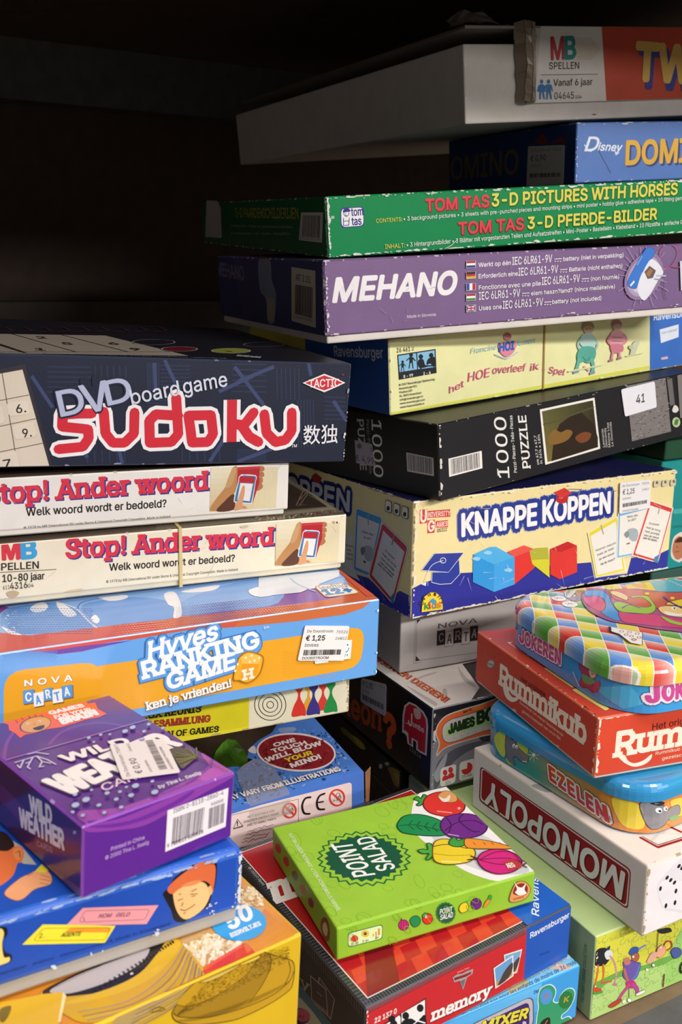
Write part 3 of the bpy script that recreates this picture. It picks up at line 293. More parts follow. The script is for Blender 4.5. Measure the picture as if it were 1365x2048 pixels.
        def strokes(wd,col):
            s.begin(); cc=rgb(col)
            for ch,ox in lay:
                for c in GLYPHS[ch][1]:
                    n=len(c); P=[T((p[0]+ox,p[1])) for p in c]
                    for i in range(n):
                        (x0,y0),(x1,y1)=P[i],P[(i+1)%n]; ddx,ddy=x1-x0,y1-y0; l=math.hypot(ddx,ddy)
                        if l<1e-9: continue
                        nx,ny=-ddy/l*wd/2,ddx/l*wd/2
                        s._emit([(x0+nx,y0+ny),(x0-nx,y0-ny),(x1-nx,y1-ny),(x1+nx,y1+ny)],cc)
                        s._emit([(x0+wd/2*math.cos(math.tau*k/6),y0+wd/2*math.sin(math.tau*k/6)) for k in range(6)],cc)
                if slab:
                    for (x0,y0,x1,y1) in slabs(ch,*slab):
                        w2=wd/2/hl; s._emit([T((p[0]+ox,p[1])) for p in ((x0-w2,y0-w2),(x1+w2,y0-w2),(x1+w2,y1+w2),(x0-w2,y1+w2))],cc)
            s.end()
        for wd,oc in outline: strokes((bold+2*wd)*hl,oc)
        if bold: strokes(bold*hl,col)
        s.begin(); cc=rgb(col)
        for ch,ox in lay:
            vs,ts=glyph_tris(ch)
            for t3 in ts: s._emit([T((vs[i][0]+ox,vs[i][1])) for i in t3],cc)
            if slab:
                for (x0,y0,x1,y1) in slabs(ch,*slab): s._emit([T((p[0]+ox,p[1])) for p in ((x0,y0),(x1,y0),(x1,y1),(x0,y1))],cc)
        s.end()
    def lines(s,rows,col,bold=0,slab=None):
        for t,p0,p1,h in rows: s.text(t,p0,p1,h,col,bold,slab)
    def barcode(s,q,bg,fg,n=34,pad=.08,vertical=False,seed=1,rounded=0):
        """four pixel corners: bottom-left, bottom-right, top-right, top-left"""
        r=random.Random(seed); P=[s.uv(p) for p in q]
        if bg: s.upoly(round_poly(P,rounded) if rounded else P,bg)
        def at(u,v):
            return tuple((P[0][k]*(1-u)+P[1][k]*u)*(1-v)+(P[3][k]*(1-u)+P[2][k]*u)*v for k in (0,1))
        x=0; bars=[]
        while len(bars)<n:
            w=r.choice((1,1,2,3)); bars.append((x,x+w)); x+=w+r.choice((1,1,2,2))
        s.up(); c=rgb(fg)
        for a,b in bars:
            a,b=pad+(1-2*pad)*a/x,pad+(1-2*pad)*b/x
            s._emit([at(a,pad*1.5),at(b,pad*1.5),at(b,1-pad),at(a,1-pad)],c)
    def dots(s,px,r,col,n=6):
        s.up(); c=rgb(col)
        for p in px:
            q=s.uv(p); k=r*s.pxs(p) if not callable(r) else r(p)*s.pxs(p)
            s._emit([(q[0]+k*math.cos(math.tau*i/n),q[1]+k*math.sin(math.tau*i/n)) for i in range(n)],c)
    def udots(s,pts,col,n=6):
        s.up(); c=rgb(col)
        for x,y,k in pts: s._emit([(x+k*math.cos(math.tau*i/n),y+k*math.sin(math.tau*i/n)) for i in range(n)],c)
    def grad(s,q,c00,c10,c11,c01,nu=14,nv=8):
        """printed blend across a pixel quadrilateral (bl, br, tr, tl)"""
        s.up(); P=[s.uv(p) for p in q]; cs=[rgb(c) for c in (c00,c10,c11,c01)]
        def at(u,v): return tuple((P[0][k]*(1-u)+P[1][k]*u)*(1-v)+(P[3][k]*(1-u)+P[2][k]*u)*v for k in (0,1))
        def cc(u,v): return tuple((cs[0][k]*(1-u)+cs[1][k]*u)*(1-v)+(cs[3][k]*(1-u)+cs[2][k]*u)*v for k in range(4))
        for i in range(nu):
            for j in range(nv):
                a,b,c,d=i/nu,(i+1)/nu,j/nv,(j+1)/nv
                s._emit([at(a,c),at(b,c),at(b,d),at(a,d)],cc((a+b)/2,(c+d)/2))
    def wear(s,n,col='d8d2c6',sides='tblr',size=.0012,seed=3):
        """small scuffs where the print has rubbed off along the edges"""
        r=random.Random(seed); s.begin(); c=rgb(col)
        for _ in range(n):
            sd=r.choice(sides); t=r.random(); k=size*(.3+r.random()**2*1.3); e=s.m+abs(r.gauss(0,.0006))
            if sd in 'tb': x,y=t*s.w,(s.h-e if sd=='t' else e)
            else: x,y=(s.w-e if sd=='r' else e),t*s.h
            st=(1+2.5*r.random(),1) if sd in 'tb' else (1,1+2.5*r.random())
            s._emit([(x+k*st[0]*math.cos(math.tau*i/7)*(.5+.5*r.random()),y+k*st[1]*math.sin(math.tau*i/7)*(.4+.6*r.random())*.6) for i in range(7)],c)
        s.end()
    def scratches(s,n,col,seed=5,L=.006):
        r=random.Random(seed); s.up(); c=rgb(col)
        for _ in range(n):
            x,y,t=r.random()*s.w,r.random()*s.h,r.random()*6.3; l=L*r.random(); wd=.00012
            dx,dy=math.cos(t)*l,math.sin(t)*l
            s._emit([(x-dy/l*wd,y+dx/l*wd),(x+dy/l*wd,y-dx/l*wd),(x+dx,y+dy)],c)
def round_poly(q,r,grow=0):
    n=len(q); out=[]
    cx=sum(p[0] for p in q)/n; cy=sum(p[1] for p in q)/n
    if grow: q=[(p[0]+(p[0]-cx)/math.hypot(p[0]-cx,p[1]-cy)*grow*1.4,p[1]+(p[1]-cy)/math.hypot(p[0]-cx,p[1]-cy)*grow*1.4) for p in q]
    for i in range(n):
        a,b,c=q[i-1],q[i],q[(i+1)%n]
        def toward(t):
            L=math.hypot(t[0]-b[0],t[1]-b[1]); k=min(r/L,.49) if L>0 else 0; return (b[0]+(t[0]-b[0])*k,b[1]+(t[1]-b[1])*k)
        s0,s1=toward(a),toward(c)
        for j in range(5):
            t=j/4; u=1-t; out.append((s0[0]*u*u+2*b[0]*u*t+s1[0]*t*t,s0[1]*u*u+2*b[1]*u*t+s1[1]*t*t))
    return out
def spline(px,k=4,closed=True):
    n=len(px); out=[]
    for i in range(n if closed else n-1):
        if closed: p0,p1,p2,p3=px[i-1],px[i],px[(i+1)%n],px[(i+2)%n]
        else: p0,p1,p2,p3=px[max(i-1,0)],px[i],px[i+1],px[min(i+2,n-1)]
        for j in range(k):
            t=j/k
            out.append(tuple(.5*(2*p1[a]+(p2[a]-p0[a])*t+(2*p0[a]-5*p1[a]+4*p2[a]-p3[a])*t*t+(3*p1[a]-p0[a]-3*p2[a]+p3[a])*t**3) for a in (0,1)))
    if not closed: out.append(px[-1])
    return out
def box_shell(P,x0,x1,y0,y1,z0,z1,cols,mat,r=.0007,nseg=1,edge=None,wear=0,wcol='d8d2c6',seed=1,sides='flrtkb'):
    """carton body with rounded edges; cols: f l t r k b ; edges optionally rubbed white"""
    rr=random.Random(seed)
    g=lambda k: rgb(cols.get(k,cols['f']))
    fs={'f':((x0+r,y0,z0+r),(x1-r,y0,z0+r),(x1-r,y0,z1-r),(x0+r,y0,z1-r)),'k':((x1-r,y1,z0+r),(x0+r,y1,z0+r),(x0+r,y1,z1-r),(x1-r,y1,z1-r)),
        'l':((x0,y1-r,z0+r),(x0,y0+r,z0+r),(x0,y0+r,z1-r),(x0,y1-r,z1-r)),'r':((x1,y0+r,z0+r),(x1,y1-r,z0+r),(x1,y1-r,z1-r),(x1,y0+r,z1-r)),
        't':((x0+r,y0+r,z1),(x1-r,y0+r,z1),(x1-r,y1-r,z1),(x0+r,y1-r,z1)),'b':((x0+r,y1-r,z0),(x1-r,y1-r,z0),(x1-r,y0+r,z0),(x0+r,y0+r,z0))}
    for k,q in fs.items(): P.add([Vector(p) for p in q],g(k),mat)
    N={'f':Vector((0,-1,0)),'k':Vector((0,1,0)),'l':Vector((-1,0,0)),'r':Vector((1,0,0)),'t':Vector((0,0,1)),'b':Vector((0,0,-1))}
    lo,hi=(x0,y0,z0),(x1,y1,z1)
    def strip(fa,fb):
        na,nb=N[fa],N[fb]; ax=[i for i in range(3) if abs(na[i])<.5 and abs(nb[i])<.5][0]
        c=Vector((0,0,0))
        for n in (na,nb):
            for i in range(3):
                if n[i]>.5: c[i]=hi[i]-r
                elif n[i]<-.5: c[i]=lo[i]+r
        L=hi[ax]-lo[ax]-2*r; vis=(fa in 'flt' and fb in 'flt')
        n=max(1,int(L/.0008)) if (wear and vis) else 1
        e=Vector((0,0,0)); e[ax]=1
        run=0; on=False
        for i in range(n):
            if run<=0:
                on=rr.random()<wear*.8; run=int(1+6*rr.random()**3) if on else rr.randint(1,7)
            run-=1
            for j in range(nseg):
                a0,a1=math.pi/2*j/nseg,math.pi/2*(j+1)/nseg
                s0,s1=lo[ax]+r+L*i/n,lo[ax]+r+L*(i+1)/n
                d0=na*math.cos(a0)*r+nb*math.sin(a0)*r; d1=na*math.cos(a1)*r+nb*math.sin(a1)*r
                q=[c+d0+e*s0,c+d1+e*s0,c+d1+e*s1,c+d0+e*s1]
                if (q[1]-q[0]).cross(q[2]-q[1]).dot(na+nb)<0: q=q[::-1]
                col=rgb(wcol) if (wear and vis and on) else (rgb(edge) if edge else g(fa if j<nseg/2 else fb))
                P.add(q,col,mat)
    for pr in ('fl','fr','ft','fb','kl','kr','kt','kb','lt','lb','rt','rb'): strip(*pr)
    for sx in 'lr':
        for sy in 'fk':
            for sz in 'tb':
                c=Vector((x0+r if sx=='l' else x1-r,y0+r if sy=='f' else y1-r,z0+r if sz=='b' else z1-r))
                na,nb,nc=N[sx],N[sy],N[sz]
                if nseg==1: q=[c+na*r,c+nb*r,c+nc*r]; tris=[q]
                else:
                    m=(na+nb+nc).normalized(); tris=[]
                    for p,s in ((na,nb),(nb,nc),(nc,na)):
                        for j in range(nseg):
                            a0,a1=math.pi/2*j/nseg,math.pi/2*(j+1)/nseg
                            tris.append([c+m*r,c+(p*math.cos(a0)+s*math.sin(a0))*r,c+(p*math.cos(a1)+s*math.sin(a1))*r])
                for q in tris:
                    if (q[1]-q[0]).cross(q[2]-q[0]).dot(na+nb+nc)<0: q=q[::-1]
                    P.add(q,rgb(wcol) if wear>.05 else (rgb(edge) if edge else g(sy)),mat)
class Box:
    """one boxed game: pose, size, its root object and printed faces"""
    def __init__(s,key):
        p=POSE[key]; s.pos=Vector(p[:3]); s.R=rot(*p[3:6]); s.w,s.d,s.h=p[6:9]; s.root=None
    def start(s,name,label,cat='board game',group=None,part=None):
        s.shift=Vector((s.w/2,s.d/2,0)); w=s.pos+s.R@s.shift; w.z+=UP
        mw=Matrix.Translation(w)@s.R.to_4x4()
        if part is None:
            o=bpy.data.objects.new(name,None); o.empty_display_size=.03; COL.objects.link(o); o.matrix_world=mw
        else: o=part.link(name,None,mw,s.shift)
        o['label']=label; o['category']=cat
        if group: o['group']=group
        s.root=o; return o
    def part(s,name,P,label=None,parent=None,smooth=False):
        o=P.link(name,parent or s.root,None,s.shift if not parent or parent==s.root else s.shift,smooth=smooth)
        if label: o['label']=label
        return o
    def front(s,P,mat=None,z0=0,z1=None,y=0,x0=0,x1=None,**k):
        z1=s.h if z1 is None else z1; x1=s.w if x1 is None else x1
        return Face(P,s,(x0,y,z0),(1,0,0),(0,0,1),(0,-1,0),x1-x0,z1-z0,mat,**k)
    def left(s,P,mat=None,z0=0,z1=None,x=0,y0=0,y1=None,**k):
        z1=s.h if z1 is None else z1; y1=s.d if y1 is None else y1
        return Face(P,s,(x,y1,z0),(0,-1,0),(0,0,1),(-1,0,0),y1-y0,z1-z0,mat,**k)
    def top(s,P,mat=None,z=None,**k):
        return Face(P,s,(0,0,s.h if z is None else z),(1,0,0),(0,1,0),(0,0,1),s.w,s.d,mat,**k)
    def right(s,P,mat=None,**k):
        return Face(P,s,(s.w,0,0),(0,1,0),(0,0,1),(1,0,0),s.d,s.h,mat,**k)
def sticker(box,face_of,px,col='e6e2e2',name='price_sticker',label=None,r=.0015,lift=.00035,mat=None,thick=.0002):
    """a paper label of its own on a face; returns its Face so it can be printed"""
    P=Part(); f=Face(P,box,face_of.O,face_of.U,face_of.V,face_of.N,face_of.w,face_of.h,mat or PAPER,lift=face_of.lift+lift,edge=(-.05,-.05,face_of.w+.05,face_of.h+.05)); f.T=face_of.T
    q=round_poly([f.uv(p) for p in px],r)
    # rim down to the face
    base=face_of.lift+1e-5
    for i in range(len(q)):
        a,b=q[i],q[(i+1)%len(q)]
        P.add([f.O+f.U*a[0]+f.V*a[1]+f.N*base,f.O+f.U*b[0]+f.V*b[1]+f.N*base,f.O+f.U*b[0]+f.V*b[1]+f.N*f.lift,f.O+f.U*a[0]+f.V*a[1]+f.N*f.lift],rgb(col),mat or PAPER)
    f.lift-=f.step; f.upoly(q,col)
    f.P=P; f.name=name; f.label=label
    return f
def stick(box,f,parent=None): return box.part(f.name,f.P,f.label,parent)

# ---------------------------------------------------------------- the shelving bay
def shelf_block(P,a0,a1,b0,b1,z0,z1,col,mat=None):
    q=[shelf(a,b,z) for z in (z0,z1) for a,b in ((a0,b0),(a1,b0),(a1,b1),(a0,b1))]
    for f in ((3,2,1,0),(4,5,6,7),(0,1,5,4),(1,2,6,5),(2,3,7,6),(3,0,4,7)): P.add([q[i].copy() for i in f],rgb(col),mat or DARKMAT)
unit=bpy.data.objects.new('shelving_unit',None); COL.objects.link(unit); unit.location=shelf(.1,.4,0)
unit['label']='dark shelving bay holding all the stacked game boxes'; unit['category']='shelf'
def shelf_part(name,*blocks,label=None):
    P=Part()
    for b in blocks: shelf_block(P,*b)
    o=P.link(name,None); o.parent=unit; o.matrix_parent_inverse=Matrix.Translation(-unit.location)
    if label: o['label']=label
    return o
shelf_part('shelf_board',(-1.3,1.5,.004,1.05,-.03,-.0008,'7a6450'),label='brown wooden shelf board')
shelf_part('front_rail',(-1.3,1.5,-.06,.004,-.05,-.0008,'5a575b'),label='dark grey front rail of the shelf')
shelf_part('upper_board',(-1.3,1.5,-.02,1.05,.698,.73,'5e4c41'),label='underside of the dark board above')
shelf_part('back_panel',(-1.3,1.5,1.02,1.05,-.0008,.698,'463428'),label='dark brown back panel')
shelf_part('back_rail',(-1.3,1.5,.98,1.02,.627,.6975,'565650'),label='dark steel rail under the board above')
shelf_part('lower_rail',(-1.3,1.5,.97,1.02,.30,.382,'50463c'),label='low brown rail along the back')

# crops of the photograph used to place print: (x, y, scale)
cA=(683,0,.49963); cB=(383,200,.49963); cC=(643,340,.52894); cD=(643,600,.52894); cE=(0,620,.52747); cF=(0,900,.52747); cG=(560,900,.58974)
cH=(0,1130,.57143); cI=(0,1360,.3663); cJ=(0,1640,.45421); cK=(420,1360,.26374); cL=(700,1200,.26374); cM=(935,1130,.31502); cN=(925,1420,.32234)
cO=(500,1550,.43956); cP=(965,1680,.29304); cQ=(540,1570,.40293); cR=(660,1830,.32234); cS=(0,1130,.29304); cT=(260,1180,.37363); cU=(0,1380,.21978)
cV=(1010,1140,.26007); cX=(820,960,.39927); cY=(560,920,.21245); c7=(680,1180,.20513); c8=(680,1420,.20513)
REAR='games piled in the tall right-hand stack'
# ================================================================ white box with torn lid, top of the stack
b=Box('twister'); b.start('board_game_box','large white board game box with torn orange lid on top of the tall stack',group=None)
P=Part(); box_shell(P,0,b.w,0,b.d,0,b.h,{'f':'d9d2ca','l':'cfc7bf','t':'8f8880'},MATT,r=.0014,nseg=2); 
f=b.front(P,MATT).crop(*cA); f.wear(26,'efe9e2','bl',.0008,4); f.poly([(1000,459),(1012,455),(1026,458),(1012,462)],'b0403a'); f.scratches(40,'c9c1b8',6,.02)
b.part('box_base',P,'white lower tray')
P=Part()
F0=Face(P,b,(0,-.0022,0),(1,0,0),(0,0,1),(0,-1,0),b.w,b.h+.02); F0.T=cA
xl=F0.uv((742,300))[0]; zb=F0.uv((770,414))[1]; zt=F0.uv((800,103))[1]
box_shell(P,xl,b.w+.002,-.0022,-.0004,zb,zt,{'f':'d2cac0','l':'8d7d66','b':'c9c0b5'},CARD,r=.0006)
box_shell(P,.001,b.w+.002,-.0022,b.d*.96,zt-.0022,zt,{'f':'b9b0a6','l':'6b5a4c','t':'7a4a3a'},MATT,r=.0005)
box_shell(P,b.w+.0004,b.w+.002,-.0004,b.d*.96,zb,zt-.0022,{'f':'b84a26'},CARD,r=.0004)
f=Face(P,b,(0,-.0022,0),(1,0,0),(0,0,1),(0,-1,0),b.w+.002,zt,CARD,edge=(xl+.0004,zb+.0004,b.w+.0015,zt-.0004)); f.T=cA
f.poly([(1040,90),(1700,110),(1700,440),(1062,420)],'c8482a')
f.poly([(800,100),(1043,108),(1062,405),(775,414)],'e6dfd6')
f.text('MB',(842,238),(937,233),88,'c03a3a',.10); 
f.poly([(895,150),(940,150),(940,240),(893,240)],'e6dfd6'); f.text('B',(897,235),(935,233),86,'1f8f88',.12)
f.poly([(935,150),(1000,150),(1040,200),(1000,240),(945,240)],'e0d3c0')
f.text('SPELLEN',(832,277),(953,275),27,'201c1a',.04)
f.line([(800,300),(1028,297)],2.2,'2f5a8a')
for cx,sk in ((802,1),(830,0)):
    f.el(cx,327,6.5,9,'2f78b4'); f.poly([(cx-9,338),(cx+9,338),(cx+12+3*sk,368),(cx-12-3*sk,368)] if sk else [(cx-11,338),(cx+11,338),(cx+9,372),(cx-9,372)],'2f78b4')
    f.poly([(cx-9,366),(cx-1,366),(cx-3,398),(cx-10,398)],'2f78b4'); f.poly([(cx+1,366),(cx+9,366),(cx+14,397),(cx+7,398)],'2f78b4'); f.line([(cx-11,342),(cx-17,366)],4,'2f78b4'); f.line([(cx+11,342),(cx+16,366)],4,'2f78b4')
f.text('Vanaf 6 jaar',(850,344),(1005,340),26,'2a2626',.03); f.text('04645',(853,398),(932,395),28,'2a2626'); f.text('104',(937,395),(961,394),13,'2a2626')
f.text('TWISTER',(1190,345),(1790,385),150,'3a3f90',.16); f.text('TWISTER',(1178,316),(1780,350),142,'e2b458',.16)
f.wear(60,'d8cfc4','b',.0009,8); f.line([(1062,404),(1365,398)],3,'cfc6ba')
b.part('lid',P,'torn lid with orange front panel')
# crumpled torn corner: a bent strip down the front and a ragged scrap standing up on the edge
def crumple(name,label,rows,mat,col,parent):
    P=Part(); 
    for i in range(len(rows)-1):
        A,Bq=rows[i],rows[i+1]
        for j in range(len(A)-1): 
            q=[Vector(A[j]),Vector(A[j+1]),Vector(Bq[j+1]),Vector(Bq[j])]
            P.add(q[:3],rgb(col),mat); P.add([q[0],q[2],q[3]],rgb(col),mat)
            o=(q[1]-q[0]).cross(q[2]-q[0]).normalized()*.0007
            P.add([q[2]-o,q[1]-o,q[0]-o],rgb(col),mat); P.add([q[3]-o,q[2]-o,q[0]-o],rgb(col),mat)
    return b.part(name,P,label)
r_=random.Random(11)
rows=[]
for i in range(12):
    t=i/11; z=zt+.002-t*(zt-zb+.001); k=.004*math.sin(t*3.1)
    rows.append([(xl-.010+.0015*r_.random()-.002*(1-t),-.001,z),(xl-.007+.001*r_.random(),-.006-k-.002*r_.random(),z+.001),(xl-.0015,-.009-k*.6-.0025*r_.random(),z),(xl+.004+.002*r_.random(),-.0055-.002*r_.random(),z),(xl+.0085,-.0027,z)])
crumple('torn_corner','bent torn lid corner under shiny tape',rows,GLOSS,'8c7c66',b.root)
rows=[]
ua=F0.uv((470,150))[0]; ub=F0.uv((700,160))[0]
for i in range(5):
    t=i/4; rows.append([(ua+(ub-ua)*j/8+.004*(r_.random()-.5)+t*.006,.006+.02*t+.006*(r_.random()-.5),zt+.0004+(.018*math.sin(math.pi*(j+.6)/9.4)*t*(1.15-.09*j)+.003*r_.random())) for j in range(9)])
crumple('torn_paper','ragged scrap of paper and cellophane',rows,MATT,'8a7d78',b.root)
# ================================================================ blue domino box
b=Box('domino'); b.start('board_game_box','blue domino box with gold lettering under the white box',group=None)
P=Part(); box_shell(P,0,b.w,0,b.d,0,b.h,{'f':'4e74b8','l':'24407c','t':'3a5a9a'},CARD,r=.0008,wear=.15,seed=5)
f=b.front(P).crop(*cA)
f.text('D',(975,604),(1020,604),56,'dfe6f0',.06,skew=.25); f.text('isney',(1027,602),(1118,605),31,'dfe6f0',.08,skew=.25); f.line([(975,580),(985,600),(1000,606)],4,'dfe6f0'); f.line([(1095,600),(1100,620),(1112,612)],3,'dfe6f0')
f.text('DOMINO',(1146,664),(1520,648),92,'2a3a70',.12); f.text('DOMINO',(1140,658),(1512,640),92,'d9a836',.10)
f.line([(1030,600),(1050,640),(1062,660),(1078,692)],2,'3a4a70'); f.wear(50,'d6dce6','btl',.0009,3)
f=b.left(P).crop(*cA); f.text('DOMINO',(395,722),(705,694),84,'7a6a3a',.06); f.text('Disney',(285,692),(362,682),26,'8a92aa',.03,skew=.2)  # left print in dimmed inks, the side's shade put into the colour
f.poly([(770,575),(808,528),(830,575)],'8a3038'); f.poly([(832,575),(885,545),(900,572)],'8a3038')
b.part('carton',P)
g=sticker(b,f,[(743,746),(890,738),(896,580),(750,586)],'cfc9c6'); g.lines([('De Doorstroom  75526',(758,608),(885,602),12)],'6a6464'); g.text('€ 0,90',(760,645),(822,641),22,'4a4444',.04); g.text('DIVERS',(760,668),(805,666),9,'6a6464'); g.barcode([(752,712),(885,708),(886,690),(753,694)],None,'4a4444',30,.02); stick(b,g)
# ================================================================ green craft box
b=Box('green'); b.start('craft_box','flat green craft box with yellow and red lettering, scuffed white edges',group=None)
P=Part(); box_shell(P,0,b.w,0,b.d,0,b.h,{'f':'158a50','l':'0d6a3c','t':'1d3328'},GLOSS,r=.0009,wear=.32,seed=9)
f=b.front(P,GLOSS).crop(*cC)
f.rrect([(73,220),(163,213),(161,138),(72,143)],'45418f',.003); f.rrect([(77,216),(160,210),(158,141),(75,147)],'f2f0f2',.003)
f.text('tom',(114,174),(160,170),30,'3d3a86',.06); f.text('tas',(116,209),(153,206),30,'3d3a86',.06)
f.el(95,163,10,12,None,stroke='3d3a86',sw=2); f.shape([(82,160),(88,146),(104,146),(110,156),(100,158)],'3d3a86'); f.line([(84,182),(84,210),(104,208),(106,182)],2.4,'3d3a86'); f.line([(84,194),(106,192)],2,'3d3a86'); f.el(92,166,1.6,1.6,'3d3a86'); f.line([(90,172),(98,172)],1.6,'3d3a86')
f.text('5',(48,184),(48,174),(38,184),'e8ece4',.1)
f.text('TOM TAS',(398,160),(638,141),44,'a02a30',.12); f.text('TOM TAS',(395,156),(635,138),45,'e24a55',.08)
f.text('3-D PICTURES WITH HORSES',(648,141),(1348,95),46,'2f6a34',.12); f.text('3-D PICTURES WITH HORSES',(645,137),(1345,92),46,'e2d95e',.09)
f.text('CONTENTS:',(207,200),(306,193),15,'d8d860',.03)
f.text('• 3 background pictures • 3 sheets with pre-punched pieces and mounting strips • mini poster • hobby glue • adhesive tape • 10 fitting gem',(311,192),(1365,113),15,'e6efe6',.03)
f.text('TOM TAS',(521,247),(768,227),43,'a02a30',.12); f.text('TOM TAS',(518,243),(765,224),44,'e24a55',.08)
f.text('3-D PFERDE-BILDER',(783,226),(1268,190),43,'2f6a34',.12); f.text('3-D PFERDE-BILDER',(780,222),(1265,186),43,'e2d95e',.09)
f.text('INHALT:',(240,298),(316,292),16,'d8d860',.04)
f.text('• 3 Hintergrundbilder • 3 Blätter mit vorgestanzten Teilen und Aufsatzstreifen • Mini-Poster • Bastelleim • Klebeband • 10 Filzstifte • einfache Ge',(322,291),(1372,203),16,'e6efe6',.03)
f.wear(260,'dfe3d8','bblt',.0011,12); f.line([(470,296),(490,285),(515,262)],2.5,'cfd8c8')
f=b.left(P,GLOSS).crop(*cB); f.text('3-D PAARDENSCHILDERIJEN',(178,469),(430,476),36,'b8b040',.05)
f.text('3 achtergronden • 3 vellen met voorgestanste onderdelen',(160,508),(405,514),10,'a8b8a8'); f.text('en montagestrips • mini-poster • knutsellijm',(160,538),(395,541),10,'a8b8a8')
f.barcode([(431,561),(524,571),(528,450),(440,450)],'e2ddda','3a3636',32,.1,seed=4); f.text('8 711396 001 968',(436,556),(518,564),9,'3a3636')
f.wear(120,'dfe3d8','br',.001,13)
b.part('carton',P)
g=sticker(b,f,[(58,548),(122,552),(118,430),(104,404),(62,402)],'b9b2b0',r=.002); stick(b,g)
# ================================================================ purple kit box
b=Box('mehano'); b.start('science_kit_box','purple kit box with large white lettering, below the green box',group=None)
P=Part(); ins=.0016; box_shell(P,ins,b.w-ins,ins,b.d-ins,0,.012,{'f':'ddd6d0'},MATT,r=.0012,nseg=2); b.part('box_base',P,'white cardboard tray')
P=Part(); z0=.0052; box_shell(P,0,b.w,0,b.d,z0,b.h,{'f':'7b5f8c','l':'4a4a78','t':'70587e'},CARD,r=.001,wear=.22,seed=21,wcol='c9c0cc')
f=b.front(P,z0=z0).crop(*cC)
f.text('MEHANO',(46,498),(500,466),86,'f0edf0',.13,skew=.2)
f.text('Made in Slovenia',(325,560),(433,551),11,'e2dce6',.02)
wv='ece8ee'
def hx(rows):
    for t,p0,p1,h in rows: f.text(t,p0,p1,h,wv,.06 if h<20 else .03)
hx([('Werkt op één',(595,367),(718,358),16),('IEC 6LR61-9V',(722,359),(872,348),29),('battery (niet in verpakking)',(915,344),(1143,328),15),
 ('Erforderlich eine',(595,410),(742,399),16),('IEC 6LR61-9V',(745,400),(894,388),29),('Batterie (nicht enthalten)',(937,384),(1138,369),15),
 ('Fonctionne avec une pile',(595,453),(828,436),16),('IEC 6LR61-9V',(833,435),(976,423),29),('(non fournie)',(1018,419),(1125,410),15),
 ('IEC 6LR61-9V',(595,491),(750,478),29),('elem használandó (nincs mellékelve)',(792,474),(1110,447),15),
 ('Uses one',(595,531),(680,524),16),('IEC 6LR61-9V',(685,525),(836,512),29),('battery (not included)',(872,506),(1058,491),15)])
for x,y in ((880,346),(901,386),(983,421),(757,476),(841,509)):
    f.line([(x,y-9),(x+28,y-11)],2.5,wv)
    for k in range(3): f.line([(x+k*10,y),(x+6+k*10,y-.6)],2.5,wv)
FL=[((547,371),['b02a38','f0f0f0','2a3a80'],0),((547,412),['201c20','b82a30','d8b030'],0),((547,456),['2f50a8','f0f0f0','b83040'],1),((547,495),['b02a38','f0f0f0','3a8a50'],0),((547,537),['2a3a80'],2)]
for (x,y),cs,mode in FL:
    q=lambda u,v:(x+33*u,y-1.2-25*v-2*u)
    f.poly([(x-1.5,y+1),(x+35,y-2),(x+35,y-29),(x-1.5,y-27)],'c9c0cc')
    if mode==0:
        for k,c in enumerate(cs): f.poly([q(0,1-k/3),q(1,1-k/3),q(1,1-(k+1)/3),q(0,1-(k+1)/3)],c)
    elif mode==1:
        for k,c in enumerate(cs): f.poly([q(k/3,0),q((k+1)/3,0),q((k+1)/3,1),q(k/3,1)],c)
    else:
        f.poly([q(0,0),q(1,0),q(1,1),q(0,1)],cs[0])
        for wd,c in ((6,'f0f0f0'),(2.6,'c03040')): f.line([q(.05,.05),q(.95,.95)],wd*.7,c); f.line([q(.05,.95),q(.95,.05)],wd*.7,c)
        for wd,c in ((9,'f0f0f0'),(5,'c03040')): f.line([q(.1,.5),q(.9,.5)],wd,c); f.line([q(.5,.14),q(.5,.86)],wd,c)
f.flat()
for i in range(26):
    a=i/26*6.28; R0=70+16*(i%3); f.line([(1215+58*math.cos(a)*.9,400+62*math.sin(a)),(1215+R0*1.05*math.cos(a),398+R0*1.25*math.sin(a))],1.6,'b5a2c4')
f.flat(False)
for k,(s_,c) in enumerate(((1.0,'9079a0'),(.85,'b0a0bc'),(.7,'d2c6dc'))): f.el(1216,402,66*s_,96*s_,c,28)
f.shape([(1153,430),(1175,380),(1222,300),(1246,295),(1258,310),(1240,345),(1205,395),(1192,440),(1175,448)],'3a78d2','2a5ab0',2)
f.shape([(1192,440),(1235,345),(1262,345),(1290,385),(1268,420),(1240,470),(1213,492)],'e4e6f0')
f.poly([(1218,385),(1238,362),(1262,380),(1250,408),(1230,412)],'6a5a58'); f.poly([(1224,392),(1240,372),(1250,380),(1236,404)],'a8764a'); f.line([(1262,400),(1300,400)],5,'b8bcc8'); f.line([(1255,412),(1290,416)],4,'8a90a0'); f.line([(1165,438),(1180,420)],7,'e8ecf4'); f.line([(1190,360),(1210,325)],6,'6aa2ea')
f.line(spline([(1290,425),(1292,460),(1300,490)],4,False),2,'403a48')
f.line(spline([(1284,345),(1278,310),(1300,282),(1335,288),(1345,320),(1320,362),(1285,375)],5,False),2.4,'c0486a'); f.line(spline([(1320,362),(1345,368),(1380,360)],4,False),2.4,'c0486a')
f.poly([(1352,345),(1380,340),(1384,450),(1356,455)],'d8d4dc')
f.wear(70,'d8d0dc','bl',.0009,31); f.scratches(30,'a58bbc',7,.01)
f=b.left(P,z0=z0).crop(*cB)
f.upoly([(0,0),(f.w*.25,0),(f.w*.18,f.h),(0,f.h)],'3a3c70')
f.shape([(268,650),(290,630),(318,650),(322,720),(340,780),(330,890),(305,880),(300,800),(275,760)],'8d97b4'); f.shape([(285,640),(300,622),(315,638),(305,660)],'a99a94'); f.poly([(300,790),(335,800),(333,888),(306,880)],'b3aa9c')
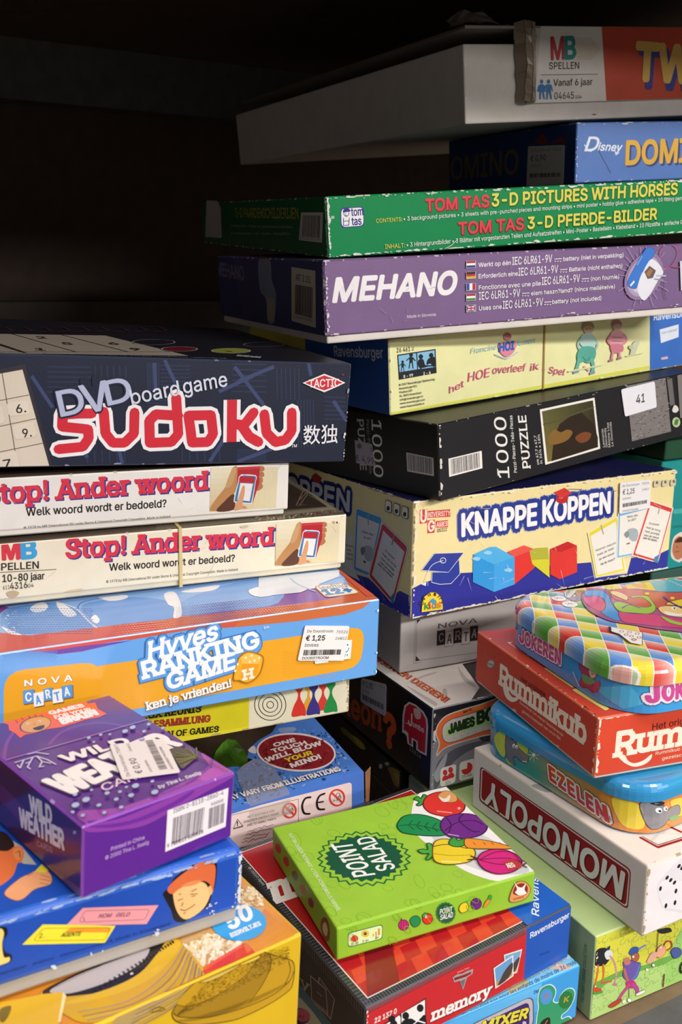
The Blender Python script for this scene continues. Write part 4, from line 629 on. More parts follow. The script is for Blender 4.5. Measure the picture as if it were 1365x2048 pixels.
f.text('MEHANO',(105,700),(212,722),50,'8a86b0',.1,skew=-.1)
f.barcode([(402,884),(499,912),(497,684),(401,668)],'d9cfc4',None or 'd9cfc4',2,.5); f.text('ART. E 182',(418,722),(479,733),26,'4a4440',.02); f.barcode([(413,858),(488,880),(490,748),(415,735)],None,'2f2a2a',34,.02,seed=8); f.text('3 831060 000032',(410,868),(488,890),9,'4a4440')
f.wear(50,'cfc6d2','r',.0009,33)
b.part('lid',P)

# ================================================================ pale yellow board game box
b=Box('hoi'); b.start('board_game_box','pale yellow board game box with pink handwriting, rubber band around it',group=None)
P=Part(); box_shell(P,0,b.w+.012,0,b.d,0,b.h,{'f':'e9e8ae','l':'2a56a6','t':'d8d89a','b':'c8c840'},CARD,r=.0008,wear=.12,seed=4)
f=b.front(P,x1=b.w+.012).crop(*cD)
f.poly([(1243,20),(1420,0),(1420,260),(1243,280)],'3c70c4'); f.text('Ravensburger',(1258,77),(1420,58),25,'d6def0',.08)
f.shape([(1280,112),(1352,92),(1352,140),(1285,163)],'dfe6f2',smooth=False); f.text('Hoe overleef',(1288,130),(1345,116),10,'8aa2cc',.04); f.poly([(1285,218),(1310,213),(1312,222),(1287,226)],'d8b8c0')
f.poly([(262,441),(1243,262),(1243,248),(262,425)],'d6d85a')
f.text('26 461',(285,199),(336,193),17,'33363a',.05); f.text('2',(342,191),(350,190),13,'33363a',.02)
f.poly([(287,207),(432,185),(436,276),(293,302)],'23282c'); f.poly([(291,211),(358,201),(362,262),(296,273)],'86bfe2'); f.poly([(362,200),(428,190),(431,253),(366,262)],'86bfe2')
k='1e2226'
def fig(x,y,s): 
    f.el(x,y,4.5*s,5*s,k); f.poly([(x-5*s,y+5*s),(x+5*s,y+5*s),(x+4*s,y+20*s),(x-4*s,y+20*s)],k); f.line([(x-3*s,y+18*s),(x-5*s,y+34*s)],3*s,k); f.line([(x+3*s,y+18*s),(x+5*s,y+34*s)],3*s,k); f.line([(x-4*s,y+7*s),(x-12*s,y+14*s)],2.4*s,k); f.line([(x+4*s,y+7*s),(x+11*s,y+15*s)],2.4*s,k)
fig(307,234,1.1); fig(339,208,1.5)
f.el(376,214,8,9,k); f.shape([(366,228),(384,224),(392,245),(404,246),(402,252),(370,256)],k); f.line([(364,270),(385,250),(428,248)],4,k); f.el(415,209,8,9,k); f.shape([(404,222),(428,216),(430,250),(420,250),(412,240),(398,244)],k)
f.text('8 - 99',(310,295),(346,289),11,'f0f0f0',.06); f.text('2 - 4',(385,284),(412,279),11,'f0f0f0',.06)
for i,(t,x0,x1) in enumerate((('© 2007 Ravensburger Spieleverlag',293,428),('Ravensburger B.V.',294,362),('Postbus 289',295,343),('NL 3800 Amersfoort',296,377),('info@ravensburger.nl',297,383),('www.ravensburger.com',297,391),('www.hoeoverleefik.nl',298,388))):
    y=325+i*14; f.text(t,(x0,y),(x1,y-(x1-x0)*.165),8,'3a3c34',.05)
pk='d2608a'
f.text('het',(483,353),(536,328),26,pk,.02,skew=.15); f.text('HOE',(553,309),(632,290),34,pk,.02,skew=.15); f.text('overleef',(645,279),(768,268),28,pk,.02,skew=.1); f.text('ik',(788,268),(818,262),26,pk,.02,skew=.1); f.text('- Spel',(832,272),(912,284),26,pk,.02,skew=.1)
f.text('Francine',(563,203),(660,186),20,'9cc4dc',.0,skew=.2); f.text('Oomen',(728,176),(806,160),20,'9cc4dc',.0,skew=.2)
f.shape([(668,168),(700,158),(732,160),(728,192),(702,215),(676,200)],'e08aa0'); f.el(702,140,14,14,'e29a9a'); f.shape([(688,136),(700,124),(716,132),(712,142)],'b8646a'); f.text('HOI',(671,194),(724,186),30,'2f62b8',.18); f.line(spline([(655,205),(700,220),(742,196)],5,False),5,'dce6ee'); f.line(spline([(655,205),(700,220),(742,196)],5,False),1.2,'7a9cc0')
# two water-colour figures
sk='d9b99a'
f.shape([(988,112),(990,92),(1006,82),(1022,90),(1026,112),(1016,126),(998,126)],sk); f.shape([(984,108),(988,88),(1006,78),(1026,90),(1028,106),(1014,98),(998,100)],'a8906c'); f.shape([(978,140),(994,126),(1018,126),(1034,144),(1036,168),(1020,178),(990,178),(974,162)],'b4d4cc'); f.line(spline([(980,145),(968,165),(975,185),(995,188)],4,False),9,'a4c8c0'); f.line(spline([(1032,148),(1042,170),(1030,190),(1010,190)],4,False),9,'a4c8c0')
f.shape([(976,182),(1000,174),(1030,180),(1036,205),(1024,232),(1004,238),(990,232),(970,240),(964,210)],'5aab9a'); f.line(spline([(972,228),(966,250),(960,268)],4,False),15,'6ab4a4'); f.line(spline([(1020,225),(1026,250),(1022,270)],4,False),15,'6ab4a4'); f.line([(950,274),(972,268)],9,'8a9aa8'); f.line([(1012,278),(1032,272)],9,'8a9aa8'); f.line(spline([(985,215),(1000,228),(1014,216)],4,False),3,'3f8a7c'); f.line([(990,250),(1010,268)],6,'d8a8b4'); f.el(1000,108,1.8,2.4,'5a4a3a'); f.el(1012,106,1.8,2.4,'5a4a3a')
f.shape([(1100,102),(1102,86),(1114,78),(1128,86),(1130,104),(1120,114),(1106,114)],sk); f.shape([(1097,100),(1099,82),(1114,73),(1130,82),(1133,98),(1122,90),(1108,92)],'b27a80'); f.shape([(1090,128),(1104,114),(1126,114),(1142,130),(1146,158),(1130,172),(1096,172),(1084,156)],'e0a2ae'); f.line(spline([(1140,130),(1152,150),(1140,165)],4,False),8,'d88c9c'); f.line(spline([(1092,132),(1080,152),(1092,168)],4,False),8,'d88c9c'); f.shape([(1092,168),(1134,168),(1138,192),(1118,200),(1096,198)],'cf7c90'); f.line([(1100,195),(1094,226)],10,'d490a0'); f.line([(1124,195),(1124,218)],10,'d490a0'); f.line([(1084,230),(1100,226)],7,'a87a8a'); f.line([(1116,222),(1132,218)],7,'a87a8a'); f.line([(1096,140),(1138,142)],3,'c06a80'); f.line([(1094,155),(1140,156)],3,'c06a80')
f.shape([(1166,195),(1172,168),(1188,152),(1200,158),(1192,180),(1180,206),(1164,208)],'c9cfb4'); f.el(1168,178,9,9,'bcc2a4'); f.line([(1150,212),(1212,200)],4,'d2d6b0')
f.line([(930,270),(1060,245)],5,'d6ddb0')
f.wear(30,'f4f2dc','bl',.0007,4)
f=b.left(P).crop(*cD); f.text('Ravensburger',(50,212),(232,220),38,'d4dcea',.06)
f.crop(*cE); f.upoly([(0,0),(f.w*.45,0),(f.w*.45,f.h),(0,f.h)],'c9c04a')
b.part('carton',P)
# rubber band
u0=b.front(Part()).crop(*cD).uv((841,200))[0]
P=Part(); box_shell(P,u0-.0009,u0+.0009,-.0009,-.0001,.0,b.h+.0006,{'f':'a88a4e'},MATT,r=.0002); box_shell(P,u0-.0009,u0+.0009,-.0009,b.d+.0006,b.h+.0001,b.h+.0005,{'f':'a88a4e'},MATT,r=.0001)
b.part('rubber_band',P,'tan rubber band around the box')
# ================================================================ black jigsaw box
b=Box('puzzle'); b.start('puzzle_box','black jigsaw puzzle box with white lettering and a numbered label, tilted',cat='puzzle')
P=Part(); box_shell(P,0,b.w,0,b.d,0,b.h,{'f':'1d1c20','l':'161518','t':'232226'},CARD,r=.0008,wear=.10,seed=15,wcol='9a9690')
f=b.front(P).crop(*cD); pz=f; wt='e9e6e2'
f.barcode([(484,669),(610,636),(607,570),(481,600)],'efeae6','2a2628',36,.06,seed=2)
f.text('1000',(712,672),(698,448),(668,672),wt,.02,slab=(.10,.06)); f.text('Pezzi-Pieces-Teile-Piezas',(740,652),(722,437),(729,653),wt,.02,slab=(.06,.06)); f.text('PUZZLE',(791,633),(774,438),(762,636),wt,.06,slab=(.08,.05))
f.text('cm 67,7 x 47,7',(824,622),(813,512),(815,623),wt,.02); f.text('in 26½ x 18½',(836,618),(826,508),(828,619),wt,.02)
f.poly([(826,414),(1033,369),(1055,562),(847,623)],'eeeae2')
f.poly([(834,421),(1027,379),(1047,556),(855,613)],'4a4228')
f.grad([(855,613),(1047,556),(1040,500),(848,545)],'7a6a34','3c3420','2a2418','6e642e',10,4); f.grad([(848,545),(1040,500),(1027,379),(834,421)],'6e642e','2a2418','3a3420','5c5c34',10,6)
f.shape([(870,610),(880,520),(900,470),(940,440),(985,425),(1030,470),(1046,520),(1046,556),(950,586)],'2c2016',smooth=False); f.shape([(858,520),(880,490),(905,500),(930,490),(950,500),(930,530),(890,545),(865,545)],'86622e'); f.shape([(960,520),(990,500),(1020,505),(1010,530),(980,540)],'7a4424'); f.line(spline([(840,470),(900,455),(960,430),(1030,405)],4,False),5,'545030')
f.lines([('Leonardo',(1072,556),(1066,488),(1064,556)),('Gioconda',(1082,556),(1076,484),(1074,557)),('Monna Lisa',(1093,556),(1086,464),(1085,557)),('La Gioconda',(1104,552),(1096,462),(1096,553))],'c8c4c0',.02)
r_=random.Random(3)
f.poly([(1174,534),(1322,497),(1300,284),(1152,322)],'7c7674')
f.flat()
for i in range(150):
    u,v=r_.random(),r_.random(); x=1174+148*u-22*v; y=534-37*u-213*v; l=3+5*r_.random(); f.poly([(x,y),(x+l,y-l*.25),(x+l,y-l*.25+3),(x,y+3)],'4a4648') if i%3 else f.poly([(x,y),(x+l,y-l*.25),(x+l,y-l*.25+2),(x,y+2)],'a8a2a0')
f.flat(False)
f.poly([(1306,300),(1325,295),(1336,395),(1318,400)],'6a6664'); f.poly([(1345,285),(1372,278),(1384,440),(1356,446)],'7c7674')
f.shape([(1326,415),(1334,398),(1345,402),(1350,415),(1342,425),(1330,424)],'dcd8d2'); f.el(1341,462,15,19,'b6c79a'); f.shape([(1334,470),(1338,452),(1350,452),(1344,472)],'4a7a3a')
f.wear(26,'8c8884','bt',.0008,6); f.wear(14,'d8d4cc','l',.0014,7)
f=b.left(P).crop(*cD)
f.text('1000',(190,452),(199,662),(226,456),wt,.02,slab=(.10,.06)); f.text('Pezzi-Pieces-Teile',(170,452),(182,655),(181,452),'9a9694',.02); f.text('PUZZLE',(136,452),(148,640),(160,452),'c4c0bc',.05,slab=(.08,.05))
f.barcode([(326,648),(427,666),(425,597),(322,576)],'d6d0cc','2a2628',32,.06,seed=5)
fl=f
b.part('carton',P)
fb=f
g=sticker(b,fb,[(134,616),(206,630),(192,545),(128,529)],'a7a0ac',r=.0008); g.text('€ 4,99',(133,605),(204,622),22,'5a4a70',.03); g.el(146,552,9,10,'6a6470'); g.text('38',(188,572),(202,575),14,'5a5460',.03); stick(b,g)
g=sticker(b,pz,[(1146,441),(1266,405),(1258,307),(1131,338)],'e4e3ea',name='number_label',r=.002); g.text('41',(1188,392),(1221,384),32,'3a3a40',.06); stick(b,g)
# ================================================================ cream quiz box
b=Box('knappe'); b.start('board_game_box','cream and blue quiz game box with coloured blocks printed on the front',group=None)
P=Part(); box_shell(P,0,b.w,0,b.d,0,b.h,{'f':'efdfa4','l':'e6d494','t':'2c2f66'},GLOSS,r=.0012,nseg=2,wear=.35,seed=25,wcol='e8dcc4')
nv='33399a'
f=b.front(P,GLOSS).crop(*cX)
f.poly([(-20,800),(-20,560),(30,535),(75,512),(160,488),(250,466),(330,462),(480,445),(620,436),(760,424),(910,412),(925,490),(1090,468),(1110,390),(1240,375),(1400,300),(1400,800)],nv)
f.poly([(0,110),(110,100),(700,0),(0,20)],'d9d2a0')
# publisher block lettering
rd='d8403a'
f.poly([(50,150),(88,145),(86,215),(50,220)],rd); f.text('U',(55,212),(82,208),58,'f4e8dc',.1); f.poly([(90,155),(203,146),(203,184),(90,190)],rd); f.text('NIVERSITY',(93,186),(201,177),24,'f4e8dc',.04,slab=(.05,.05))
f.poly([(88,202),(126,198),(124,264),(88,268)],rd); f.text('G',(92,258),(121,254),52,'f4e8dc',.1); f.poly([(130,206),(191,200),(191,236),(130,240)],rd); f.text('AMES',(133,236),(189,230),24,'f4e8dc',.04,slab=(.05,.05)); f.text('05312',(137,262),(186,255),17,'4a4038',.04)
# title
for wd,c in ((.30,'8f98c4'),(.23,'2b3b92')):
    f.text('KNAPPE',(263,280),(630,222),(262,172),c,.30+wd); f.text('KOPPEN',(668,212),(1000,162),(668,106),c,.30+wd)
f.text('KNAPPE',(263,280),(630,222),(262,172),'f6f4f6',.12); f.text('KOPPEN',(668,212),(1000,162),(668,106),'f6f4f6',.12)
f.text('™',(1018,66),(1034,63),12,'5a5a80')
f.shape([(720,62),(775,38),(812,66),(755,92)],'d83a36',smooth=False); f.shape([(733,82),(757,92),(792,76),(786,108),(757,118),(735,108)],'c02f2c'); f.line(spline([(768,60),(800,46),(858,48)],4,False),2.5,'4a4a60'); f.line([(858,42),(857,56)],3,'8a8a50')
# mortarboard
f.poly([(58,452),(122,367),(270,362),(192,462)],'34439c'); f.line([(58,452),(122,367),(270,362),(192,462)],2.5,'e8e6f0',True); f.poly([(110,462),(108,512),(150,522),(205,518),(250,470),(246,398),(192,462)],'34439c'); f.line([(110,462),(108,512),(150,522),(205,518),(250,470),(246,398)],2.5,'e8e6f0'); f.el(165,402,14,13,None,stroke='e8e6f0',sw=3); f.line(spline([(165,402),(110,425),(80,480),(68,520)],4,False),2.5,'e8e6f0'); f.poly([(52,520),(82,510),(78,530)],'e8e6f0')
# blocks
f.poly([(316,372),(398,335),(430,333),(523,385),(420,422)],'57b4ea'); f.poly([(316,372),(420,422),(420,560),(314,510)],'3a9be0'); f.poly([(420,422),(523,385),(523,522),(420,560)],'4aa8ea')
f.poly([(485,360),(570,326),(612,345),(622,440),(523,522),(523,385)],'e23f38'); f.poly([(485,360),(523,385),(622,345),(570,326)],'ea5a50')
f.poly([(598,355),(625,340),(690,336),(698,400),(698,488),(612,420)],'d8d43c'); f.poly([(598,355),(625,340),(690,336),(695,395),(610,400)],'b8b640')
f.poly([(702,345),(790,307),(836,328),(836,460),(748,496),(702,472)],'e03c36'); f.poly([(702,345),(790,307),(836,328),(752,362)],'c42c2c')
for x,y in ((388,365),(330,395),(490,452)): f.shape([(x-20,y),(x,y-12),(x+22,y-4),(x+10,y+8)],'9fd2f2')
f.wear(1,'ffffff','b',.0001)
# question cards
def qcard(q,edge,rows,seed):
    f.poly(q,'f2eee6'); cx=sum(p[0] for p in q)/4; cy=sum(p[1] for p in q)/4
    inn=[(cx+(x-cx)*.94,cy+(y-cy)*.97) for x,y in q]; f.poly(inn,edge)
    inn=[(cx+(x-cx)*.84,cy+(y-cy)*.90+(10 if y<cy else 0)) for x,y in q]; f.poly(inn,'efeae2')
    for t,p0,p1 in rows: f.text(t,p0,p1,11,'5a5654',.06)
qcard([(888,262),(1038,180),(1082,455),(930,490)],'e8d83a',[('Noemen waarom',(930,358),(1030,318)),('heb je heb',(938,380),(1020,345)),('op een boom',(945,402),(1022,370)),('bij de muur?',(955,426),(1025,398))],1); f.line([(955,225),(968,270)],5,'a8a8a0')
qcard([(1040,160),(1200,120),(1150,372),(1032,392)],'7ab8e4',[('Welk dier',(1085,190),(1140,180)),('is dit?',(1090,208),(1130,200))],2); f.shape([(1085,255),(1110,240),(1138,250),(1138,298),(1105,302)],'a9b4ba'); f.shape([(1070,272),(1085,255),(1096,268),(1086,290)],'8b969c'); f.poly([(1080,318),(1098,312),(1100,318),(1084,322)],'4a4a4a')
qcard([(1200,100),(1318,138),(1240,415),(1108,378)],'dc4038',[('Probeer',(1195,222),(1245,228)),('met je tong',(1180,240),(1250,258)),('het puntje',(1175,260),(1245,276)),('van je neus',(1168,278),(1242,294)),('aan te raken.',(1165,292),(1235,308))],3); f.poly([(1222,385),(1244,372),(1240,414),(1218,408)],'4a86b8'); f.line([(1250,128),(1240,170)],5,'a8a8a0')
for k in range(3): x=1217+42*k; f.rrect([(x,36-3*k),(x+33,32-3*k),(x+34,-2-3*k),(x+2,2-3*k)],'d6cdb0',.002); f.el(x+17,12-3*k,6,8,'6a6658')
# arch badge
f.poly([(55,660),(58,615),(70,582),(95,562),(125,560),(148,580),(160,615),(161,646)],'f0d23c')
for i,ch in enumerate('brainy'):
    a=math.radians(200-i*44+ -2); x=108+44*math.cos(math.radians(172-i*32)); y=622-46*math.sin(math.radians(172-i*32)); t=math.radians(172-i*32-90); f.text(ch,(x-8*math.cos(t),y+8*math.sin(t)),(x+8*math.cos(t),y-8*math.sin(t)),(x-8*math.cos(t)-20*math.sin(t),y+8*math.sin(t)-20*math.cos(t)),'4a3a30',.06)
f.shape([(92,604),(110,590),(128,602),(112,618)],'3f9ad8',smooth=False)
for ch,x,c in (('k',68,'3a9a48'),('i',92,'d8403a'),('d',106,'8a8a8a'),('s',130,'e0902a')): f.text(ch,(x,646-(x-68)*.14),(x+(8 if ch=='i' else 20),643-(x-68)*.14),32,c,.12)
f.scratches(60,'f8f4ea',3,.02); f.wear(320,'ece4d4','bbbl',.0013,27); f.wear(40,'f4ecd8','t',.0011,28)
printed_front=f
f=b.left(P,GLOSS).crop(*cY)
f.poly([(560,1030),(765,1090),(835,1110),(1040,1300),(1130,1230),(1250,1290),(1250,1600),(500,1400)],nv)
for wd,c in ((.30,'5a5a90'),(.22,'23275c')): f.text('KNAPPE KOPPEN',(-620,130),(650,480),(-620,-10),c,.30+wd)
f.text('KNAPPE KOPPEN',(-620,130),(650,480),(-620,-10),'c9c7d2',.12); f.poly([(300,150),(340,120),(400,170),(380,215),(320,205)],'a83030'); f.text('™',(680,350),(700,356),20,'5a5a80')
f.poly([(620,680),(690,690),(690,1020),(760,1140),(560,1040)],'dcd6ca')
f.lines([('Noem',(625,810),(692,822),18),('de',(635,850),(675,858),18),('twee',(640,890),(690,898),18),('dier',(630,930),(690,945),18)],'57524e',.06)
def lcard(q,edge,rows):
    f.upoly(round_poly([f.uv(p) for p in q],.003),'e9e2da'); cx=sum(p[0] for p in q)/4; cy=sum(p[1] for p in q)/4
    f.upoly(round_poly([f.uv((cx+(x-cx)*.95,cy+(y-cy)*.97)) for x,y in q],.003),edge)
    f.poly([(cx+(x-cx)*.80,cy+(y-cy)*.86+(28 if y<cy else 4)) for x,y in q],'ddd6d0')
    for t,p0,p1 in rows: f.text(t,p0,p1,20,'55504e',.08)
lcard([(720,445),(975,540),(850,1100),(695,1040)],'4f97cc',[('Welk dier',(778,680),(885,715)),('is dit?',(795,735),(865,755))]); f.shape([(790,830),(830,805),(880,840),(860,950),(810,930)],'a8aaa8'); f.shape([(765,840),(790,815),(810,850),(780,900)],'77797a'); f.poly([(790,945),(815,955),(812,972),(792,962)],'333333'); f.line([(838,500),(838,610)],14,'8a9aa4')
lcard([(968,580),(1218,815),(1075,1362),(835,1095)],'c83634',[('Probeer',(998,860),(1085,940)),('met je tong',(968,885),(1098,1010)),('het puntje',(962,930),(1080,1045)),('van je neus',(945,960),(1078,1090)),('aan te raken.',(930,980),(1070,1115))]); f.poly([(1048,1290),(1085,1245),(1080,1350),(1060,1348)],'3f77a4'); f.line([(1085,705),(1062,800)],14,'9a8a8a')
for i in range(3):
    x=998+78*i; y=370+28*i; f.rrect([(x-2,y+112),(x+60,y+136),(x+64,y+22),(x+2,y)],'33302c',.002); f.rrect([(x+2,y+107),(x+56,y+128),(x+60,y+26),(x+6,y+6)],'e6dcc0',.002); f.el(x+30,y+84,16,22,'33302c')
f.poly([(800,240),(900,265),(1150,350),(1140,362),(960,310),(830,262)],'2c3480')
f.wear(160,'d9ccb2','rrtb',.0015,29); f.scratches(30,'f2ead6',9,.02)
b.part('carton',P)
g=sticker(b,printed_front,[(1042,168),(1196,138),(1200,-6),(1046,12)],'e9e6e8'); g.text('De Doorstroom   75526',(1056,34),(1190,18),12,'6a6666',.02); g.text('€ 1,25',(1058,72),(1118,64),26,'4a4646',.05); g.text('24M12',(1155,52),(1190,47),11,'8a8686'); g.text('DIVERS',(1058,98),(1100,92),10,'8a8686'); g.barcode([(1056,136),(1182,114),(1183,96),(1056,116)],None,'55504e',34,.02); g.text('DOORSTROOM',(1058,158),(1135,147),9,'8a8686'); stick(b,g)
# ================================================================ silver card box
b=Box('nova'); b.start('card_game_box','plain silver grey card box under the cream quiz box',cat='board game')
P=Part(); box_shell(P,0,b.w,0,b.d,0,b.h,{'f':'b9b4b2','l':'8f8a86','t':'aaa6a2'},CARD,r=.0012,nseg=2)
f=b.front(P).crop(*c7)
f.line([(752,330),(740,690),(1420,600)],3,'4a4444'); f.line([(738,290),(722,715),(800,704)],2.5,'4a4444'); f.poly([(740,640),(738,695),(785,688)],'2f2a2a'); f.poly([(752,290),(750,330),(790,285)],'2f2a2a')
f.text('NOVA',(958,376),(1330,318),(962,330),'4a4444',.02,slab=(.05,.03))
for i,ch in enumerate('CARTA'):
    x=945+80*i; y=542-11*i-(0 if i%2==0 else -22); c='262223' if i%2==0 else 'c2bcba'; f.poly([(x,y),(x+82,y-12),(x+84,y-155),(x+4,y-143)],c)
    if i%2: f.line([(x,y),(x+82,y-12),(x+84,y-155),(x+4,y-143)],2,'3a3434',True)
    f.text(ch,(x+20,y-34),(x+64,y-40),84,'8a8482' if i%2==0 else '3a3434',.04,slab=(.05,.05))
b.part('carton',P)
# ================================================================ black quiz box
b=Box('jumbo'); b.start('board_game_box','black quiz box with white marbled top below the silver card box')
P=Part(); box_shell(P,0,b.w,0,b.d,0,b.h,{'f':'8b8a94','l':'161314','t':'dcd3cc'},GLOSS,r=.0009,wear=.0,seed=35)
f=b.top(P,GLOSS).crop(*cL)
f.poly([(855,485),(1100,430),(1250,560),(1150,760),(920,762),(985,665)],'1c191a')
for q in ([(420,640),(520,600),(640,560),(660,545),(560,570)],[(430,650),(520,720),(640,800),(660,780),(560,720)],[(705,680),(735,680),(740,760),(718,730)],[(820,500),(860,560),(960,660),(900,640),(850,590)]): f.shape(q,'b9aea8')
f.text('MENSEN EN DIEREN!',(100,400),(722,778),(140,378),'8a3a22',.10); f.text('MENSEN EN DIEREN!',(96,394),(716,772),(136,372),'e06a3a',.06)
f.wear(60,'efe6de','b',.0012,36)
f=b.front(P,GLOSS).crop(*cL)
f.poly([(600,830),(1300,600),(1300,820),(1000,900),(720,1010),(600,1120)],'232024')
f.shape([(640,1440),(660,1250),(760,1150),(900,1090),(1050,1060),(980,1110),(860,1170),(760,1260),(700,1360)],'5d5c68'); f.shape([(980,1030),(1060,1000),(1200,960),(1100,1060),(1010,1070)],'3d3c46'); f.shape([(640,1330),(680,1240),(740,1160),(720,1260),(670,1380)],'a9a8b2')
f.shape([(655,1020),(668,950),(730,880),(860,830),(1000,790),(1300,700),(1300,960),(1010,1030),(740,1112),(660,1180),(680,1090)],'ef7038','d8cfc8',9)
f.shape([(700,1005),(715,945),(770,905),(840,885),(1000,835),(1300,750),(1300,910),(1000,1000),(790,1075),(720,1070)],'d2cdca','8a4a2a',5)
f.poly([(728,968),(1280,780),(1280,880),(734,1036)],'b5d98c')
f.text('JAMES',(752,1014),(945,950),68,'1f3a22',.2); f.text('BOND',(970,938),(1240,850),88,'1f3a22',.2)
f.poly([(850,862),(985,800),(1000,815),(960,835),(870,866)],'f08a3c'); f.text('Ben ik...',(862,860),(942,832),18,'3a2418',.08)
for i in range(5): f.el(790+55*i,1045-16*i,6,6,'b8b2ae')
f.rrect([(684,1420),(800,1382),(808,1240),(686,1276)],'efe8e2',.003); rr='d63438'
f.el(722,1308,17,22,rr); f.shape([(702,1370),(708,1338),(738,1330),(748,1356)],rr); f.el(764,1288,18,23,rr); f.shape([(742,1354),(750,1318),(782,1310),(790,1340)],rr); f.text('12+',(724,1398),(762,1388),22,'5a5450',.04)
f.rrect([(828,1374),(944,1340),(952,1196),(832,1230)],'efe8e2',.003); f.ell((888,1276),(930,1264),(888,1232),rr,a0=0,a1=360); f.poly([(888,1276),(892,1222),(850,1238),(844,1288)],'efe8e2'); f.text('25 min',(850,1352),(925,1330),22,'5a5450',.04)
f.wear(14,'d8d0c8','l',.0012,37); f.shape([(628,1010),(650,985),(648,1030),(655,1075),(630,1060)],'d8d4d6')
f=b.left(P,GLOSS).crop(*cL)
f.text('Kameleon',(-330,720),(232,990),(-330,560),'b8441c',.10,slab=(.05,.07)); f.text('?',(262,1084),(345,1140),(262,850),'d8521f',.16)
rd='c52030'
f.shape([(398,1004),(402,870),(415,800),(450,772),(500,792),(560,845),(590,900),(596,960),(584,1182),(535,1158),(505,1135),(505,1075),(482,1062),(482,1118),(440,1090),(432,1030),(415,1010)],'d9d2ce',smooth=False)
f.shape([(410,985),(415,870),(428,810),(455,786),(500,806),(552,855),(578,905),(582,960),(572,1162),(530,1140),(518,1128),(516,1070),(470,1042),(470,1100),(450,1085),(445,1010),(425,990)],rd,smooth=False)
f.shape([(485,830),(512,822),(540,852),(535,900),(500,895)],'e0b8b4'); f.text('J',(445,945),(475,962),(447,850),'e9dedb',.06); f.text('umbo',(480,958),(562,1006),(481,920),'e9dedb',.08); f.line([(425,930),(470,950)],4,'e9dedb')
f.text('12616',(455,1138),(542,1204),(456,1110),'8a8482',.04)
b.part('carton',P)
g=sticker(b,f,[(86,770),(276,884),(280,640),(92,590)],'b4aeae',r=.003); g.text('De Doorstroom   75526',(104,618),(272,672),12,'5a5656'); g.text('€ 1,25',(106,650),(182,676),36,'4a4646',.05); g.text('DIVERS',(104,692),(150,708),16,'6a6666'); g.barcode([(98,752),(268,836),(268,792),(98,708)],None,'3a3636',30,.02); stick(b,g)
# dark box the black quiz box stands on
POSE['under']=tuple(POSE['jumbo'][:2])+(-UP+.0006,)+(POSE['jumbo'][3],0,0)+(.10,.16,POSE['jumbo'][2]+UP-.0072)
b=Box('under'); b.pos=b.pos+b.R@Vector((.001,.044,0))
P=Part(); box_shell(P,0,b.w,0,b.d,0,b.h,{'f':'1c1a1a','l':'171514','t':'201e1e'},CARD,r=.001)
b.start('board_game_box','dark box with yellow picture under the black quiz box',part=None)
f=b.left(P).crop(*c8); r_=random.Random(8)
f.shape([(10,170),(60,190),(150,270),(240,350),(245,390),(180,360),(100,280),(30,220)],'7d7426'); f.shape([(120,250),(180,280),(240,345),(240,385),(190,360)],'a89a34')
f.shape([(470,560),(560,580),(640,660),(620,760),(540,740),(500,640)],'8a6a24'); f.shape([(530,610),(600,640),(620,700),(560,720)],'a07c34'); f.el(400,548,18,24,'b8b0a8'); f.el(460,526,22,18,'b8b0a8'); f.el(712,740,20,14,'7a746c')
f.line(spline([(330,640),(420,740),(520,830)],5,False),8,'5a554e'); 
f.flat()
for i in range(40): x,y=r_.random()*700,500+r_.random()*500; f.el(x,y,10+10*r_.random(),6+6*r_.random(),r_.choice(('3a342a','4a4030','2c2a28')),40)
b.part('carton',P)

cW1=(0,1660,.3663); cW2=(860,1880,.24908); cW3=(300,1780,.23443); cW4=(430,1500,.21245); cW5=(400,900,.21978); c5=(0,600,.3663)
# ================================================================ navy number game box
b=Box('sudoku'); b.start('board_game_box','dark navy number puzzle board game box on top of the left stack')
P=Part(); box_shell(P,0,b.w,0,b.d,0,b.h,{'f':'20263a','l':'20263a','t':'1c1b24','r':'181b28'},CARD,r=.0009,edge='343c52',wear=.06,seed=41,wcol='6a7488')
f=b.front(P).crop(*cE)
r_=random.Random(4)
f.flat()
for x0,y0,x1,y1,hz in ((180,215,345,330,1),(560,200,610,330,0),(1130,340,1200,520,0),(880,205,1010,330,1),(360,210,500,260,0),(330,530,500,580,0),(900,530,1010,575,1),(610,210,720,300,1),(1050,220,1150,340,0),(1230,330,1310,430,1),(560,330,690,400,1),(690,520,860,575,0)):
    n=6
    for k in range(n):
        if hz: y=y0+(y1-y0)*k/n; f.line([(x0,y),(x1,y+2)],5,'2c3550')
        else: x=x0+(x1-x0)*k/n; f.line([(x,y0),(x+2,y1)],5,'2c3550')
for q in ([(905,270),(1040,215)],[(830,310),(960,250)],[(890,215),(1000,360)],[(625,190),(690,330)],[(120,250),(200,370)],[(795,575),(850,490)],[(900,575),(1050,520)],[(1265,345),(1315,420)],[(300,470),(330,560)],[(1170,200),(1180,250)],[(585,200),(590,300)],[(450,520),(465,590)]): f.line(q,14,'3e4870')
f.flat(False)
f.poly([(-20,230),(95,205),(200,598),(-20,612)],'352f36')
f.poly([(-20,245),(85,226),(188,596),(-20,604)],'d9cdbb')
for q in ([(-10,345),(110,322)],[(-10,443),(136,412)],[(-10,540),(162,505)],[(8,240),(68,600)]): f.line(q,3,'5a4a40')
